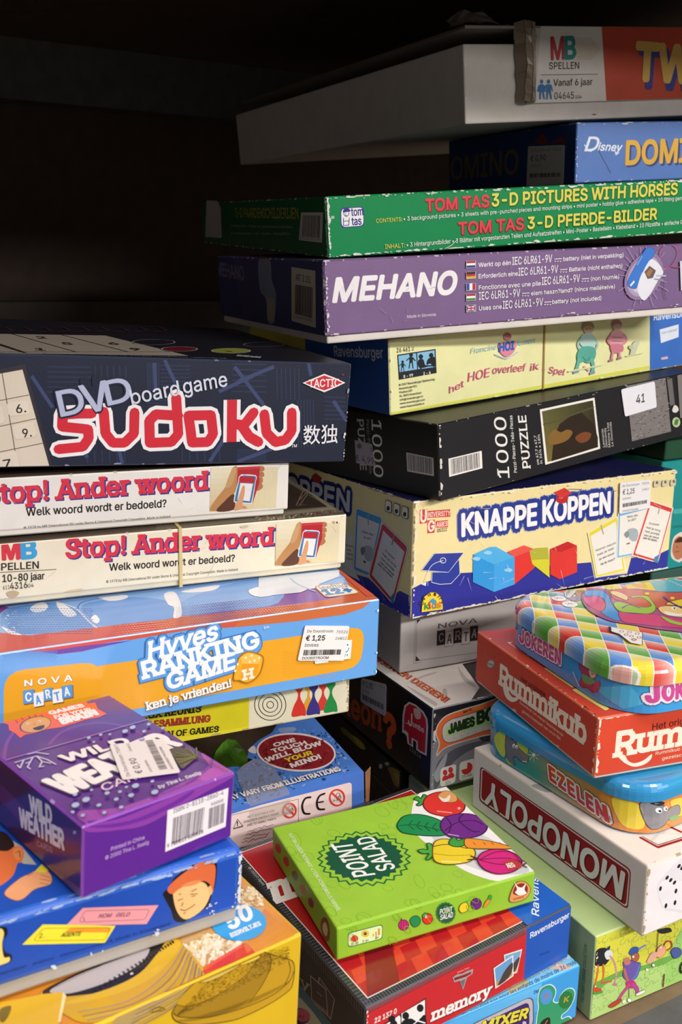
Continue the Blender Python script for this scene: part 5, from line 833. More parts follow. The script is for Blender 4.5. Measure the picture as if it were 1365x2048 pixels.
for t,p0,p1,q in (('6.',(63,391),(98,387),[(35,405),(118,396),(106,343),(24,355)]),('9.',(88,483),(119,479),[(58,494),(143,480),(130,425),(46,440)]),('7',(16,600),(44,595),[(-10,600),(78,596),(62,532),(-10,548)]),('',0,0,[(-30,440),(22,428),(10,365),(-30,376)])):
    f.rrect(q,'c9bba6',.002); f.rrect([(x-1.5,y-2) for x,y in q],'dfd4c2',.002)
    if t: f.text(t,p0,p1,32,'2a2420',.05)
P1=[(348,392),(300,392),(238,396),(236,442),(300,448),(334,452),(336,486),(314,518),(222,527)]
LET=[(P1,0),([(393,385),(400,468),(428,503),(472,503),(508,468),(510,388)],0),([(668,332),(676,470),(650,500),(568,503),(566,420),(590,395),(676,400)],0),([(714,400),(800,398),(808,470),(788,500),(728,502),(722,450)],1),([(880,340),(878,500)],0),([(884,432),(925,436),(962,388)],0),([(915,436),(945,480),(980,500)],0),([(1002,395),(1010,465),(1045,500),(1082,492),(1106,458),(1106,388)],0)]
for pts,cl in LET: f.line(pts,66,'f2f0f2',bool(cl))
for pts,cl in LET: f.line(pts,38,'d42c3c',bool(cl))
f.text('TM',(1104,520),(1125,519),11,'f0f0f2',.04)
DV=[('D',(232,402),(318,385),96),('V',(345,386),(400,372),125),('D',(410,360),(498,340),92)]
for ch,p0,p1,h in DV: f.text(ch,p0,p1,h,'20243a',.22)
for ch,p0,p1,h in (('D',(232,402),(318,385),96),('V',(322,392),(420,370),108),('D',(410,360),(498,340),92)): f.text(ch,p0,p1,h,'b4bcd8',.06)
f.text('board',(500,357),(682,320),56,'d8dcec',.03); f.text('game',(697,317),(862,287),56,'d8dcec',.03)
f.poly([(1146,276),(1190,257),(1228,241),(1268,256),(1308,275),(1268,294),(1228,311),(1188,295)],'f0eef0'); f.poly([(1155,276),(1194,261),(1228,247),(1264,260),(1298,275),(1264,290),(1228,304),(1192,291)],'d0303c'); f.text('TACTIC',(1170,292),(1286,288),28,'f4f0f0',.06,slab=(.05,.06)); f.text('®',(1295,250),(1303,249),8,'b04040')
f.text('数独',(1148,503),(1278,497),58,'eceaf0',.02)
f.wear(20,'8a93a8','rb',.0008,42); f.wear(8,'e0e0e0','r',.001,43)
f=b.top(P).crop(*c5)
f.poly([(-200,182),(575,194),(1032,305),(-200,288)],'a89d90')
for q in ([(0,240),(130,284)],[(60,184),(415,284)],[(335,190),(700,284)],[(-60,284),(935,284)]): f.line(q,4,'2a2422')
f.line([(-100,215),(140,290)],7,'2a2422')
for ch,x,y in (('2',228,205),('5',370,238),('6',625,238),('1',220,270),('9',745,270)): f.text(ch,(x-22,y+6),(x+28,y+8),12,'3a3230',.06)
f.el(840,232,116,15,None,stroke='8a8a90',sw=2.5); f.el(980,270,98,13,'6a1a24'); f.el(980,270,98,13,None,stroke='a8a8ac',sw=2.5); f.el(1262,280,106,14,'8f9440'); f.el(1262,280,106,14,None,stroke='b8bcae',sw=2); f.el(1440,246,110,12,None,stroke='7a7a80',sw=2)
f.text('x',(1235,286),(1275,288),7,'3a3c20',.05)
for k in range(9): x=-60+105*k; f.line([(x,150),(x+90,152),(x+130,170),(x+60,180)],4,'4a2c36')
f.text('Spelregels en DVD in de doos • 1-4 spelers • vanaf 10 jaar • www.tactic.net',(250,302),(1250,330),9,'8a8a90',.03); f.text('ISO 9001 kwaliteit',(1290,312),(1420,322),9,'b0b0b8',.05)
b.part('carton',P)
# ================================================================ two cream word game boxes
def hand_photo(f,T):
    t=lambda x,y: T(x,y)
    q=lambda L:[t(*p) for p in L]
    f.grad(q([(88,560),(692,522),(712,150),(100,158)]),'cbb383','e0d5b0','d8cdab','e6dfc4',12,8)
    f.shape(q([(88,540),(150,440),(235,330),(270,230),(300,160),(345,160),(345,330),(290,440),(330,520),(300,545),(150,556)]),'b98654')
    f.shape(q([(150,556),(220,470),(300,400),(320,460),(300,545)]),'5a3626'); f.shape(q([(235,330),(262,240),(300,165),(330,170),(300,300),(260,345)]),'c39a6c')
    for p in ([(530,150),(580,150),(585,185),(545,195)],[(535,205),(575,200),(585,235),(550,248)],[(530,255),(568,252),(572,290),(540,305)],[(515,305),(560,300),(572,340),(530,370),(505,360)]): f.shape(q(p),'b5744e')
    f.poly(q([(345,155),(545,146),(540,300),(480,482),(330,470)]),'b22732'); f.poly(q([(345,155),(545,146),(540,170),(342,180)]),'c43a40')
    f.shape(q([(370,228),(508,232),(505,300),(478,470),(455,490),(330,478),(308,450),(345,300)]),'e4e0dc'); f.shape(q([(374,235),(502,238),(500,300),(470,462),(450,480),(335,470),(318,445),(352,300)]),'3a78b0')
    f.poly(q([(362,240),(496,243),(494,300),(355,296)]),'b42634'); f.poly(q([(368,300),(482,306),(452,466),(340,452)]),'e9e2e0'); f.line(q([(372,224),(508,232)]),7,'ece6e4')
    f.shape(q([(310,545),(345,450),(375,360),(390,325),(408,330),(405,400),(388,480),(385,530)]),'d29a70'); f.shape(q([(385,530),(400,505),(430,530)]),'c88c66')
def wordgame(key,label,dx):
    b=Box(key); b.start('word_game_box',label,group='pair of cream word game boxes')
    P=Part(); box_shell(P,.0012,b.w-.0022,.0012,b.d-.0012,0,.009,{'f':'e3dfd8' if key=='stop1' else 'd9cfb8'},MATT,r=.0009); b.part('box_base',P,'plain cream tray')
    P=Part(); z0=.0035; c='e9e5de' if key=='stop1' else 'e8dec6'
    box_shell(P,0,b.w,0,b.d,z0,b.h,{'f':c,'l':c,'t':'5a4c42','r':c},CARD,r=.0011,nseg=2,wear=.05,seed=51,wcol='bfb29a')
    return b,P,b.front(P,z0=z0),z0
b,P,f,z0=wordgame('stop1','clean cream word game box directly under the navy box',0)
f.crop(*cF)
f.text('Stop! Ander woord',(-56,208),(788,153),74,'3b3a86',.11,slab=(.10,.10)); f.text('Stop! Ander woord',(-61,204),(783,148),74,'d8364c',.09,slab=(.10,.10))
f.text('Welk woord wordt er bedoeld?',(100,250),(632,216),30,'26221f',.06); f.text('© 1978 by MB International BV under Berne & Universal Copyright Convention. Made in Holland',(90,301),(646,257),11,'4a4642',.01)
f.crop(*cW5); hand_photo(f,lambda x,y:(x,y)); f.scratches(20,'d2cbbd',11,.015)
b.part('lid',P)
b,P,f,z0=wordgame('stop2','yellowed cream word game box with a rubber band, second of the pair',0)
f.crop(*cF)
f.text('Stop! Ander woord',(256,413),(1036,363),70,'3b3a86',.11,slab=(.10,.10)); f.text('Stop! Ander woord',(251,409),(1031,358),70,'d8364c',.09,slab=(.10,.10))
f.text('Welk woord wordt er bedoeld?',(415,458),(891,422),27,'26221f',.06); f.text('© 1978 by MB International BV under Berne & Universal Copyright Convention. Made in Holland',(403,504),(902,457),10,'4a4642',.01)
f.text('M',(12,415),(73,411),70,'d23a48',.14); f.text('B',(85,411),(133,407),66,'3c9ed4',.16); f.text('SPELLEN',(-22,458),(148,448),27,'2a2622',.05); f.line([(-40,466),(214,452)],2.5,'5a544c')
f.text('10-80 jaar',(10,500),(166,489),27,'2a2622',.05); f.text('611',(12,529),(37,526),15,'3a3630'); f.text('4316',(39,528),(105,522),25,'3a3630',.02); f.text('04',(106,521),(128,519),14,'3a3630')
f.shape([(24,540),(50,532),(72,540),(60,556),(36,558)],'c0a888'); f.shape([(250,535),(310,525),(305,538),(260,545)],'cdbb9c')
f.crop(*cW5)
def t2(x,y): return (x*.945+600,y*.955+518-(x-90)*.008)
hand_photo(f,t2); f.shape([(1205,650),(1222,645),(1225,668),(1212,668)],'b59a76'); f.shape([(1236,655),(1252,650),(1250,668)],'3a332c')
f.shape([(370,690),(430,680),(435,700),(380,705)],'cdc2a8'); f.scratches(20,'c8bca0',12,.02)
f=b.top(P).crop(*cW5)
f.poly([(-400,800),(1330,560),(830,250),(760,180),(-400,330)],'6b6050'); f.poly([(-400,640),(1160,515),(810,300),(-400,400)],'3c302a')
r_=random.Random(6)
f.flat()
for i in range(90):
    x=480+r_.random()*760; y=640-(x-480)*.09+r_.gauss(0,14); f.line([(x,y),(x+30*r_.random()-10,y-22*r_.random())],6,r_.choice(('7a3a34','b8a890','4a3c34','8a7a66')))
for i in range(14): x=800+r_.random()*350; f.line([(x,340+r_.random()*170),(x+80,330+r_.random()*170)],5,r_.choice(('5a4a40','2a2220','8a7060')))
f.flat(False)
f.poly([(805,250),(830,245),(1250,548),(1200,548)],'8a8468'); f.poly([(730,570),(1180,520),(1205,545),(760,598)],'8a8270')
b.part('lid',P)
uu=b.front(Part(),z0=z0).crop(*cF).uv((684,400))[0]
P=Part(); box_shell(P,uu-.0011,uu+.0011,-.0010,-.0001,-.0004,b.h+.0006,{'f':'d2bd86'},MATT,r=.0003); box_shell(P,uu-.0011,uu+.0011,-.0010,.19,b.h+.0001,b.h+.0005,{'f':'c8b27a'},MATT,r=.0001)
b.part('rubber_band',P,'pale rubber band around the box')
# ================================================================ blue and orange ranking game
b=Box('hyves'); b.start('board_game_box','light blue and orange board game box with white price label, under the cream boxes')
P=Part(); box_shell(P,0,b.w,0,b.d,0,b.h,{'f':'69a5e8','l':'69a5e8','t':'8fb6ec','r':'5a96dc'},GLOSS,r=.0009,wear=.04,seed=61)
f=b.front(P,GLOSS).crop(*cS)
f.poly([(-300,560),(-20,590),(100,590),(280,592),(420,575),(700,535),(1000,488),(1000,380),(-300,420)],'d04a46')
f.poly([(270,592),(400,609),(560,590),(760,545),(900,515),(700,536),(520,558),(400,576)],'6a3fa0')
f.udots([(f.uv((x+(y%18)/9*8,y))+(.0005*max(.15,1-(y-590)/110),)) for y in range(590,690,12) for x in range(20,380,16)],'5a7cc0')
f.upoly(round_poly([f.uv(p) for p in ((25,1300),(25,728),(700,655),(700,1300))],.011),'eba62a')
f.crop(*cT); f.poly([(-120,245),(0,268),(300,216),(600,196),(900,166),(1150,131),(1250,96),(1305,48),(1290,20),(-120,180)],'cd5a44'); f.poly([(560,198),(900,166),(1150,131),(1250,96),(1305,48),(1290,20),(600,150)],'cb6e40')
f.upoly(round_poly([f.uv(p) for p in ((-260,690),(1236,412),(1262,192),(-260,420))],.010),'eba62a')
f.udots([(f.uv((x,y))+(.0003,)) for y in range(330,470,9) for x in range(820+((y//9)%2)*6,1100,12)],'df8f22')
# maker's name in tiles
f.crop(*cS)
f.text('NOVA',(168,830),(490,790),40,'5a3a1a',.20,track=.45); f.text('NOVA',(168,828),(488,789),40,'f4f2f4',.12,track=.45)
for i,(q,tc,lc) in enumerate((([(160,950),(236,938),(233,845),(157,857)],'5f9ad8','f2f2f4'),([(232,968),(300,956),(297,862),(228,874)],'f0f0f2','5f9ad8'),([(300,928),(362,918),(358,832),(296,845)],'5f9ad8','f2f2f4'),([(360,945),(432,932),(428,840),(357,852)],'f0f0f2','5f9ad8'),([(425,912),(497,900),(494,812),(421,826)],'5f9ad8','f2f2f4'))):
    f.poly([(x+5,y+6) for x,y in q],'7a5220'); f.poly(q,tc); c='CARTA'[i]; f.text(c,(q[0][0]+18,q[0][1]-18),(q[1][0]-20,q[1][1]-14),58,lc,.08)
f.crop(*cT)
for wd,c in ((.42,'3a6fb0'),(.30,'62a0e6')):
    f.text('Hyves',(100,377),(462,264),(92,280),c,.05+wd,skew=.12); f.text('RANKING',(78,474),(690,318),(60,385),c,.05+wd,slab=(.08,.12)); f.text('GAME',(205,536),(566,418),(198,448),c,.05+wd,slab=(.08,.12))
f.text('Hyves',(100,375),(460,262),(92,280),'f4f3f6',.09,slab=(.04,.07),skew=.12); f.text('RANKING',(78,470),(688,302),(60,385),'f4f3f6',.12,slab=(.09,.10)); f.text('GAME',(203,530),(562,415),(196,446),'f4f3f6',.12,slab=(.09,.10))
f.text('tm',(715,207),(744,201),14,'e8eef8',.05)
f.shape([(550,475),(575,375),(590,345),(632,325),(705,345),(715,385),(690,455),(632,497),(580,485)],'b0701c'); f.shape([(556,470),(578,378),(596,352),(634,332),(700,352),(706,385),(684,450),(632,490),(585,478)],'f0ae30'); f.poly([(592,356),(634,334),(698,352),(690,392),(600,392)],'f5c156'); f.poly([(600,392),(690,392),(680,448),(634,486),(592,470)],'ee9f22')
for x,y in ((618,360),(650,348),(665,375),(690,362),(640,382),(575,395),(562,430)): f.el(x,y,6,7,'f8ead0')
f.text('H',(610,478),(654,468),52,'f6eee0',.12,slab=(.12,.12))
f.text('ken je vrienden!',(94,642),(543,517),44,'7a6a58',.16,slab=(.10,.09)); f.text('ken je vrienden!',(92,639),(541,514),44,'f4f2f0',.10,slab=(.10,.09))
f.poly([(985,378),(1055,368),(1060,384),(990,392)],'f0f0f4'); f.poly([(1108,372),(1178,364),(1187,264),(1120,270)],'f2f1f4'); f.text('2+',(1142,354),(1166,350),15,'3f77b8',.1); f.el(1163,290,4,5,'3f77b8'); f.el(1150,296,4,5,'3f77b8'); f.line(spline([(1140,318),(1158,328),(1170,308)],4,False),4,'3f77b8')
f.wear(10,'e8eef8','rb',.0007,62)
printed_front=f
f=b.top(P,GLOSS).crop(*cS)
f.poly([(-300,440),(0,462),(200,480),(620,430),(1000,385),(1365,348),(1900,300),(1900,620),(-300,700)],'cc4c46')
f.crop(*cT); f.poly([(100,168),(300,140),(600,108),(900,76),(1100,44),(1210,18),(1150,-60),(1235,-60),(1420,80),(600,260),(300,300)],'cc6440')
f.shape([(180,128),(400,80),(620,40),(760,12),(900,-4),(1040,-10),(1130,-2),(1140,26),(1060,50),(880,76),(620,106),(360,136)],'8359a8')
f.crop(*cS)
f.poly([(-200,420),(0,330),(60,290),(30,280),(-200,290)],'8a4f96'); f.shape([(10,350),(60,300),(200,270),(300,260),(420,270),(520,300),(640,400),(660,425),(420,450),(200,470),(60,460),(10,420)],'6f9fdd')
f.shape([(560,280),(700,240),(880,220),(1100,235),(1180,290),(1190,360),(900,395),(690,415),(620,370)],'6c9cdf'); f.shape([(1230,260),(1500,150),(1900,80),(1900,260),(1500,320),(1240,345)],'7aa6e2')
wh='f0eef2'
for q in ([(205,300),(240,268),(300,255),(328,285),(300,315),(235,322)],[(385,250),(440,270),(500,310),(520,345),(450,350),(400,300)],[(670,222),(740,215),(850,205),(875,220),(820,240),(740,245)],[(1120,200),(1190,185),(1230,250),(1240,345),(1185,360),(1190,290),(1150,270)],[(620,370),(650,340),(680,375),(660,400)],[(10,420),(60,440),(150,478),(60,468)],[(1240,180),(1400,150),(1500,140),(1450,175),(1300,190)]): f.shape(q,wh)
f.line(spline([(400,255),(520,300),(600,380),(660,430)],5,False),7,'dfe6f2'); f.line(spline([(530,300),(560,255),(700,225)],5,False),4,'3f6aa8')
r_=random.Random(5)
for i in range(26): x,y=20+r_.random()*100,310+r_.random()*150; f.poly([(x,y),(x+26*r_.random(),y+6),(x+14,y+14*r_.random())],wh)
f.udots([(f.uv((x+((y//15)%2)*10,y))+(.00055,)) for y in range(300,470,15) for x in range(60,640,20)],'6488cc')
f.udots([(f.uv((x+((y//14)%2)*10,y-(x-700)*.1))+(.0009*max(.2,1-abs(x-1000)/420),) ) for y in range(430,560,14) for x in range(690,1420,20)],'e6907e')
f.crop(*cT); f.shape([(830,-40),(1000,-60),(1000,-10),(900,0),(700,40),(640,0)],wh)
f.udots([(f.uv((x+((y//8)%2)*7,y-(x-250)*.11))+(.0007*max(.2,1-abs(x-500)/420),)) for y in range(96,200,8) for x in range(250,900,14)],'5f3f94')
f.udots([(f.uv((x+((y//9)%2)*8,y-(x-600)*.09))+(.0007*max(.2,1-abs(x-820)/300),)) for y in range(110,210,9) for x in range(560,1080,16)],'e8a27c')
f.crop(*cY); f.poly([(-200,1110),(560,1040),(560,1100),(350,1180),(200,1250),(-200,1290)],'dfe4ee'); f.line(spline([(100,1120),(180,1180),(330,1240)],4,False),12,'a9c4e8'); f.poly([(560,1030),(900,1270),(820,1290),(560,1060)],'cc5a40')
f.rrect([(432,1302),(768,1258),(615,1158),(315,1190)],'d08a3c',.004); f.rrect([(437,1294),(750,1253),(608,1164),(330,1192)],'f0ece6',.004); f.text('leeftijd',(395,1228),(640,1200),40,'8a97a8',.04); f.text('12+',(440,1278),(690,1246),52,'4f86c0',.18,slab=(.08,.1))
b.part('carton',P)
f=printed_front
g=sticker(b,f,[(894,374),(1142,374),(1172,189),(934,187)],'e9e6e6',r=.0012)
g.text('De Doorstroom',(945,223),(1082,222),14,'4a4646',.04,slab=(.06,.05)); g.text('75526',(1098,227),(1160,227),15,'5a5656',.01,skew=.15); g.text('€ 1,25',(937,266),(1040,264),26,'2a2626',.08,slab=(.06,.06)); g.text('24M12',(1095,261),(1155,261),14,'6a6666',.0); g.text('DIVERS',(932,298),(1003,298),14,'4a4646',.01,slab=(.05,.05)); g.barcode([(920,346),(1128,341),(1132,312),(924,315)],None,'2a2626',40,.02,seed=9); g.text('DOORSTROOM',(917,367),(1058,363),14,'4a4646',.01,slab=(.05,.05)); stick(b,g)
# ================================================================ collection of classic games
b=Box('jeux'); b.start('board_game_box','cream and yellow classic games box with printed coloured pawns, under the blue ranking game')
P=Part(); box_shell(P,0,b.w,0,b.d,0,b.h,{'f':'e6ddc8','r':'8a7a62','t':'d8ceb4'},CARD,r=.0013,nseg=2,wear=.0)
f=b.front(P).crop(*cK)
f.poly([(-2500,-300),(302,-300),(296,345),(296,600),(-2500,1200)],'d9cc22'); f.poly([(-2500,800),(296,352),(296,500),(-2500,1000)],'e6d92e')
for rx in (26,58,88,119): f.el(458,188,rx,rx*.98,None,20,40,stroke='2a2622',sw=5.5)
def pawn(x,y,c,s=1.0): f.shape([(x-54*s,y+4),(x-40*s,y-70*s),(x-12*s,y-130*s),(x-10*s,y-175*s),(x-38*s,y-215*s),(x-20*s,y-250*s),(x+20*s,y-250*s),(x+38*s,y-220*s),(x+12*s,y-175*s),(x+14*s,y-130*s),(x+44*s,y-70*s),(x+52*s,y-6),(x+20*s,y-2)],c)
pawn(748,240,'e0a030',.85); pawn(858,228,'d63a34',.85); pawn(676,272,'d6312e'); pawn(786,260,'3a2c86',.95); pawn(918,242,'1d8a44',.95)
f.wear(40,'b59a72','rb',.0012,71)
f.crop(*cI)
f.text('JEUX REUNIS',(745,217),(1098,173),38,'1d1a16',.10,slab=(.10,.10)); f.text('SPIELESAMMLUNG',(700,272),(1147,226),36,'1d1a16',.14,slab=(.08,.10)); f.text('SPIELESAMMLUNG',(700,271),(1147,225),36,'b0302a',.07,slab=(.08,.09)); f.text('COLLECTION OF GAMES',(640,340),(1193,281),32,'1d1a16',.09,slab=(.08,.09))
b.part('carton',P)
POSE['redbox']=(-.30,.375,-UP+.158,.414,0,0,.30,.2,.021)
b=Box('redbox'); lim=POSE['jeux']
b.pos=Vector(lim[:3])+rot(*lim[3:6])@Vector((.0,.016,0)); b.pos.z=lim[2]-.0255; b.w=.268; b.R=rot(lim[3],0,0)
b.start('board_game_box','dark red box with a worn edge, mostly hidden under the classic games box')
P=Part(); box_shell(P,0,b.w,0,b.d,0,b.h,{'f':'6a1c22','t':'5a1a1e'},CARD,r=.0008,wear=.4,seed=72)
f=b.front(P).crop(420,1400,.10256); f.poly([(220,790),(760,690),(760,560),(220,660)],'b8aca0'); f.poly([(470,690),(650,655),(650,600),(470,640)],'8a6a5a')
b.part('carton',P)
q0=b.pos.copy(); zt_=b.pos.z
POSE['greybox']=(q0.x,q0.y,-UP+.0006,lim[3],0,0,.25,.15,zt_+UP-.0016)
b=Box('greybox'); b.pos=b.pos+b.R@Vector((.0,.06,0))
P=Part(); box_shell(P,0,b.w,0,b.d,0,b.h,{'f':'5a504a','t':'6a605a'},MATT,r=.001); b.start('storage_box','dim grey-brown box behind the green plastic toy and purple card box','box',part=P)

# ================================================================ straw hat coaster box
b=Box('bier'); b.start('coaster_box','yellow box of beer coasters with straw hat drawing and blue circle','box')
P=Part(); box_shell(P,0,b.w,0,b.d,0,b.h,{'f':'ddb41e','t':'d98a2e','r':'c9a018'},GLOSS,r=.0012,nseg=2,edge='e6c23c')
ln='3a2c14'
f=b.top(P,GLOSS).crop(*cW3)
f.grad([(250,1000),(1240,390),(960,140),(0,700)],'d98a2e','e0952e','c8783a','c97a34',8,6)
f.poly([(240,440),(800,0),(960,0),(985,140),(830,450),(460,690)],'cf9a5c')
r_=random.Random(12)
corn=[(275,470),(420,400),(545,375),(640,440),(830,450),(700,540),(600,600),(460,668),(400,620),(380,560)]
def in_poly(x,y,pl):
    k=False
    for i in range(len(pl)):
        (x0,y0),(x1,y1)=pl[i-1],pl[i]
        if (y0>y)!=(y1>y) and x<(x1-x0)*(y-y0)/(y1-y0)+x0: k=not k
    return k
f.poly(corn,'d8bc8c'); f.flat()
for i in range(700):
    x,y=275+560*r_.random(),370+300*r_.random()
    if in_poly(x,y,corn): f.el(x,y,13+15*r_.random(),10+11*r_.random(),r_.choice(('f0e2c4','e8d2a8','f6ecd8','dcbe8a','efe0c2','c8965c','f4e8d0')),r_.random()*90,9)
for i in range(110): x,y=780+r_.random()*190,-20+r_.random()*150; f.el(x,y,20,14,r_.choice(('f0e2c4','e8d2a8','dcbe8a','c8965c')),20,9)
f.flat(False)
f.poly([(455,665),(600,600),(780,470),(820,455),(900,540),(470,720)],'d83a28'); f.poly([(455,665),(780,470),(790,490),(470,690)],'e65a3a'); f.poly([(820,455),(870,520),(830,545),(800,480)],'d86a3a'); f.poly([(260,440),(430,370),(450,400),(300,470)],'c8a26a')
bl=[(760+235*math.cos(t)*1.0,285+155*math.sin(t)) for t in [i/36*6.283 for i in range(36)]]
f.poly(bl,'2f9fe0'); f.text('50',(690,345),(880,240),(640,225),'f4f2f2',.12); f.text('BIERVILTJES',(698,412),(950,305),(680,380),'f4f2f2',.10)
f.crop(*cW1)
# fanned coasters lying across the lid's print
f.shape([(230,890),(420,800),(640,720),(830,640),(960,600),(1010,640),(1080,720),(1110,780),(1000,900),(900,1000),(500,1060),(350,1010),(240,930)],'d2a226')
f.shape([(235,885),(420,790),(620,710),(840,630),(900,610),(855,700),(760,800),(600,880),(420,910),(290,915)],'2a2426'); f.shape([(275,880),(420,800),(620,720),(790,655),(815,668),(760,740),(600,830),(420,890),(320,900)],'b8aeb0'); f.line(spline([(300,865),(500,770),(680,690),(800,650)],5,False),3,'6a6064')
f.el(720,790,9,6,'d8d0cc',-20); f.shape([(860,680),(905,620),(960,600),(985,640),(930,720),(820,820),(640,900),(430,950),(360,945),(600,870),(760,790)],'ddb026')
for k in range(16): f.line(spline([(1005+7*k,640+10*k),(900+12*k,800+12*k),(700+14*k,940+8*k),(430+12*k,1000+12*k)],5,False),5,('8f8288','c9a030','6f6470','d8b44a')[k%4])
f.flat()
for k in range(22): t=k/22; f.el(945-270*t-180*t*t,620+170*t+110*t*t,5,9,'2a2426',-40)
f.flat(False)
f.poly([(-50,960),(240,905),(345,895),(362,915),(330,1010),(320,1100),(-50,1300)],'dfae24'); f.poly([(345,895),(362,915),(330,1060),(318,1055)],'f0dca0'); f.shape([(0,990),(60,970),(50,1020),(20,1060),(0,1050)],'7a6420')
f=b.front(P,GLOSS).crop(*cW3)
f.shape([(-700,1800),(-300,1100),(200,900),(420,780),(460,720),(400,830),(100,980),(-300,1300)],'b89a60'); 
for k in range(12): f.line(spline([(460-8*k,700+16*k),(250-10*k,850+18*k),(-100-10*k,1020+20*k)],4,False),6,('8f8288','c9a030','6f6470','d8b44a')[k%4])
hat=[(188,1050),(230,970),(300,870),(420,765),(760,600),(925,520),(1010,540),(1130,575),(1215,605),(1232,680),(1220,780),(1190,850),(1050,950),(880,1040),(700,1110),(450,1143),(300,1140),(215,1110)]
f.shape(hat,'c79a1e',ln,7)
f.shape([(200,1060),(230,985),(330,990),(520,920),(760,780),(880,640),(930,540),(1020,550),(1030,640),(980,780),(860,920),(700,1020),(480,1085),(300,1085)],'a8811c'); f.shape([(225,970),(300,870),(430,765),(620,700),(800,620),(900,560),(920,570),(820,700),(640,840),(440,950),(300,985)],'c79a1e'); f.shape([(1035,560),(1180,600),(1195,680),(1160,780),(1040,880),(900,960),(850,950),(960,800),(1030,660)],'c79a1e')
f.line(spline([(200,1045),(260,1080),(500,1080),(800,1000),(1050,890),(1190,770),(1225,690)],5,False),6,ln); f.line(spline([(225,975),(330,985),(520,920),(760,770),(890,630),(930,560)],5,False),5,ln); f.line(spline([(1020,545),(1030,640),(960,800),(850,950)],5,False),5,ln); f.line(spline([(1180,600),(1195,690),(1150,800)],4,False),5,ln)
f.flat()
for i in range(900):
    u=r_.random(); v=r_.random(); x=230+950*u; y=1060-500*u*.95-(v-.1)*260*math.sin(min(1,u*1.1)*2.6)
    dark=(440<x<960 and abs((y-(1060-.52*(x-230))))<130); f.line([(x,y),(x+11,y-4)],3.2,'6a4c16' if dark else '7a5c1a')
for k in range(70): t=k/70; x=230+960*t; y=1098-40*math.sin(t*3)-330*t**1.9; f.line([(x,y),(x-4,y+46*math.sin(.4+t*2.4))],4,'5a4216')
f.flat(False)
f.shape([(410,760),(560,690),(740,610),(760,625),(600,720),(460,775)],'d8bc5a',ln,4); f.shape([(750,610),(800,560),(910,530),(925,560),(880,590),(780,625)],'e6cc4a',ln,4)
for k in range(40): t=k/40; f.line([(420+330*t,765-150*t),(432+330*t,748-150*t)],2.5,'5a4414')
f.line(spline([(0,1000),(60,975),(112,995),(60,1010),(0,1020)],4,False),6,ln); f.line(spline([(0,930),(50,905),(92,915)],4,False),6,ln)
b.part('carton',P)
# ================================================================ vintage blue box
b=Box('vintage'); b.start('board_game_box','old blue board game box with red-haired head drawing under the purple card box')
P=Part(); box_shell(P,.002,b.w-.0015,.0018,b.d-.002,0,.012,{'f':'aaa49c'},MATT,r=.0012,nseg=2); b.part('box_base',P,'grey cardboard tray')
P=Part(); z0=.0062; box_shell(P,0,b.w,0,b.d,z0,b.h,{'f':'1c4db4','l':'1c4db4','t':'1f50b6','r':'1a449e'},CARD,r=.0036,nseg=4,edge='2f62c4',wear=.0)
f=b.front(P,z0=z0).crop(*cW1); f.rect4=(.001,.001,b.w-.001,b.h-z0-.001); f.m=.001
f.shape([(890,345),(918,320),(935,290),(965,250),(1060,185),(1115,160),(1150,158),(1185,185),(1178,290),(1160,345),(1130,420),(1020,495),(985,505),(950,490),(935,440),(900,375)],'17161a')
f.shape([(945,345),(960,300),(1040,285),(1110,285),(1140,320),(1150,350),(1110,430),(1018,488),(965,440)],'ecc083'); f.shape([(1135,320),(1155,300),(1166,320),(1152,355)],'e6b070')
f.shape([(918,315),(965,265),(1060,195),(1115,170),(1160,180),(1178,210),(1172,290),(1160,330),(1150,300),(1115,278),(1060,292),(985,318),(945,348),(920,340)],'d86a3c'); f.shape([(1110,170),(1130,155),(1165,175),(1160,190)],'d0552f'); f.shape([(985,310),(1040,280),(1100,275),(1060,300)],'e08a54')
for q in ([(970,385),(1000,375)],[(1040,350),(1080,348)],[(1045,362),(1068,358)],[(975,352),(990,347)],[(1045,335),(1075,320)],[(1000,395),(992,415)],[(985,432),(1010,440),(1045,420),(1065,405)],[(1000,455),(1015,450)]): f.line(q,4,'6a3a24')
f.poly([(865,409),(800,512),(372,522),(360,520),(452,424)],'e69aa4'); f.line(round_poly([(430,502),(790,488),(818,432),(462,440)],18),2.5,'6a3a4a',True); f.text('1',(452,497),(465,492),22,'6a3a4a'); f.text('NOM   GELD',(535,478),(702,468),20,'7a4858',.08,skew=.25)
f.poly([(365,515),(630,521),(572,614),(120,624),(232,514)],'e8dc3a'); f.poly([(385,530),(610,530),(595,557),(352,557)],'e89a2e'); f.line(round_poly([(180,602),(575,598),(600,530),(235,535)],18),2.5,'6a5a1a',True); f.text('2.',(212,588),(236,585),24,'5a4a1a',.04); f.text('AGENTE',(330,582),(436,574),22,'4a4018',.08,skew=.25)
f.text('Wegwijzer   Adams   Verantwoorders & Made in Amsterdam',(-40,800),(932,513),12,'16367e',.06)
f.shape([(-60,540),(0,525),(35,530),(38,570),(15,600),(25,660),(62,680),(55,715),(0,735),(-60,735)],'17161a'); f.shape([(-60,560),(0,535),(20,560),(10,620),(20,690),(50,690),(40,720),(-60,730)],'e6d27a')
f.wear(40,'cfd8e8','r',.0014,81); f.wear(120,'9fb8e6','t',.0013,82); f.shape([(275,740),(300,735),(310,765),(290,755)],'c8d4e8'); f.shape([(845,560),(862,550),(868,565),(850,580)],'c8d4e8')
r_=random.Random(33)
f.flat()
for x,y,n in ((1160,425,14),(1300,370,14),(1270,460,10),(1290,480,10),(850,570,8),(560,690,8),(500,725,10)):
    for i in range(n): f.el(x+r_.gauss(0,12),y+r_.gauss(0,22),2+4*r_.random(),2+5*r_.random(),'d8dce6',r_.random()*90,8)
